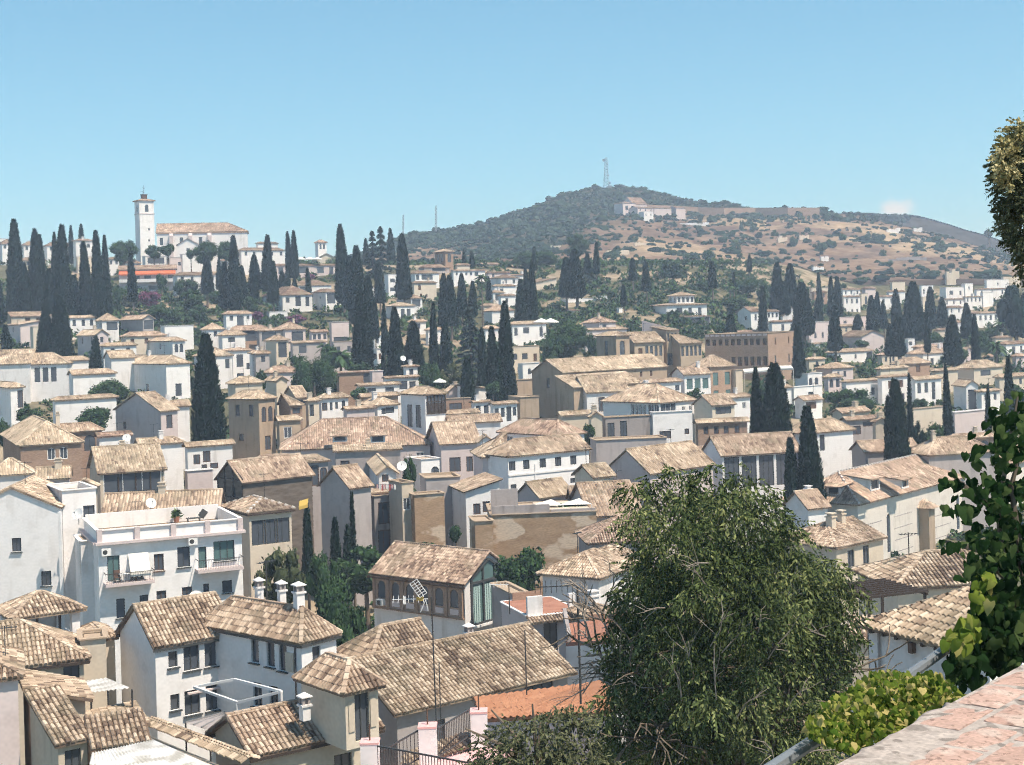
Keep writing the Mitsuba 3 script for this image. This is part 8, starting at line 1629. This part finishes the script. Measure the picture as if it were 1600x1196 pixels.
# handrail pipe
k = thing('handrail', 'grey sloping pipe rail under the creeper at the lower right', 'rail'); mb = MB()
mb.tube([at(1190, 1212, 6.0), at(1300, 1140, 7.0), at(1400, 1070, 8.3), at(1512, 990, 9.6), at(1560, 960, 10.4)], .032, 8); put(k, mb, 'rail_grey')
# heart-shaped leaves
def heart(bend, size):
    pts = [(0, 0), (.28, -.18), (.46, .05), (.42, .35), (.22, .72), (0, 1.0), (-.22, .72), (-.42, .35), (-.46, .05), (-.28, -.18)]
    v = [(x * size, y * size, -abs(x) * bend * size - .18 * y * y * size) for x, y in pts] + [(0, .38 * size, .03 * size)]
    return np.array(v), np.array([[10, i, (i + 1) % 10] for i in range(10)])
HEARTS = [heart(.25, 1), heart(-.2, 1), heart(.5, 1)]
def vine(key, spots, mat_, size, tone_lo, tone_hi, many, lean, seed, tilt=.5):
    g = np.random.default_rng(seed); items = []
    for (px, py, rx, ry, d, n) in spots:
        for _ in range(n):
            r = math.sqrt(g.random()); a = g.uniform(0, 2 * np.pi); p = at(px + rx * r * math.cos(a), py + ry * r * math.sin(a), d + g.normal(0, .22)); s_ = size * g.uniform(.6, 1.25)
            nrm = np.array([-.25, -.75, .55]) + g.normal(0, tilt, 3); nrm /= np.linalg.norm(nrm); dn = np.array([g.normal(0, .5), 0, -1]) + lean; dn -= nrm * (dn @ nrm); dn /= np.linalg.norm(dn); R = np.array([np.cross(dn, nrm), dn, nrm]) * s_
            items.append((s_ / p[1], int(g.integers(0, 3)), R, p, float(g.uniform(tone_lo, tone_hi))))
    items.sort(key=lambda q: -q[0]); rest = MB(); variants = {}
    for i, (_, h, R, p, tone) in enumerate(items):
        if i < many:
            tv = round(tone * 6) / 6
            if (h, tv) not in variants: v, f = HEARTS[h]; variants[h, tv] = mikit.ply((v, f), mat_, smooth=True, uv=np.broadcast_to([tv, 0.], (len(v), 2)))
            m = np.eye(4); m[:3, :3] = R.T; m[:3, 3] = p; scene[fresh(key + '__leaf')] = {**variants[h, tv], 'to_world': T(m)}
        else: v, f = HEARTS[h]; rest.raw(v @ R + p, f, (tone, 0))
    part(key, 'foliage', rest, mat_, kind='stuff')
k = thing('vine', 'dark climbing vine with big heart-shaped leaves at the right edge', 'vine')
V = [(1590, 700, 40, 70, 9.5, 150), (1560, 740, 45, 60, 9.3, 120), (1590, 800, 50, 60, 9.5, 170), (1545, 800, 40, 50, 9.2, 90), (1580, 880, 48, 60, 9.4, 170), (1545, 890, 30, 50, 9.2, 80), (1590, 960, 45, 60, 9.4, 150), (1545, 960, 28, 40, 9.3, 70), (1560, 1010, 45, 40, 9.2, 110), (1590, 1000, 40, 50, 9.2, 110), (1510, 1040, 34, 30, 9.0, 60), (1500, 750, 22, 20, 8.9, 16), (1490, 790, 16, 24, 8.8, 12), (1520, 700, 14, 22, 9, 10), (1478, 752, 10, 12, 8.8, 6), (1475, 850, 18, 12, 8.6, 7), (1500, 870, 22, 34, 8.7, 24), (1530, 840, 20, 22, 9, 16), (1515, 800, 20, 18, 8.9, 12), (1570, 660, 30, 30, 9.5, 40), (1595, 640, 26, 30, 9.5, 30)]
V = [(x, y, rx, ry, d, int(n * (1.4 if y > 880 else .62 if x > 1560 else .5))) for x, y, rx, ry, d, n in V]
vine(k, V, 'leaf_vine', .074, 0, 1.0, 290, np.array([-.15, 0, 0]), 31)
mb = MB()
for pts in ([(1600, 1010), (1570, 900), (1560, 800), (1580, 680), (1590, 620)], [(1570, 900), (1530, 860), (1490, 850), (1472, 845)], [(1560, 800), (1520, 770), (1490, 745)], [(1590, 980), (1545, 1000), (1505, 1035)], [(1600, 900), (1580, 760), (1600, 690)]): mb.tube([at(x, y, 9.5) for x, y in pts], np.linspace(.03, .008, len(pts)), 5)
mb.tube([at(1600, 1010, 9.5), at(1640, 1200, 9.2)], [.03, .04], 5); part(k, 'stem', mb, 'bark')
k = thing('creeper', 'sunlit yellow-green creeper bush over the parapet end', 'creeper')
V2 = [(1330, 1120, 50, 40, 6.6, 170), (1390, 1085, 60, 38, 6.8, 260), (1450, 1090, 46, 36, 7.0, 190), (1500, 1105, 34, 20, 7.2, 80), (1290, 1135, 30, 22, 6.5, 60), (1350, 1150, 60, 24, 6.5, 130), (1420, 1120, 56, 22, 6.7, 130), (1275, 1135, 14, 10, 6.4, 14), (1525, 1092, 18, 8, 7.3, 20), (1450, 1060, 20, 10, 7.0, 24)]
V2 = [(x, y, rx, ry, d, int(n * 3.2)) for x, y, rx, ry, d, n in V2]
vine(k, V2, 'leaf_creeper', .033, 0, 1.0, 290, np.array([.2, -.2, .3]), 41, tilt=.75)
V3 = [(1510, 985, 22, 22, 8.9, 60), (1535, 930, 16, 22, 9, 40), (1490, 1000, 14, 12, 8.8, 24), (1540, 905, 12, 14, 9, 20)]
k = thing('creeper', 'patch of light yellow-green leaves on the dark vine', 'creeper'); vine(k, V3, 'leaf_creeper', .075, .1, .8, 140, np.array([0, 0, 0.]), 43)
# ------------------------------------------------------------------ air between us and the hill
scene['haze_medium'] = {'type': 'homogeneous', 'albedo': {'type': 'rgb', 'value': [0.93, 0.95, 0.97]}, 'sigma_t': {'type': 'rgb', 'value': [0.00026, 0.00032, 0.00041]}}
HAZE = True
if HAZE:
    scene['haze'] = {'type': 'cube', 'to_world': T().translate([0, 2400, 45]).scale([6500, 5600, 157]), 'bsdf': {'type': 'null'}, 'interior': {'type': 'ref', 'id': 'haze_medium'}}
    labels['haze'] = {'label': 'thin blue summer haze over the valley', 'category': 'haze', 'kind': 'stuff'}
    scene['camera']['medium'] = {'type': 'ref', 'id': 'haze_medium'}
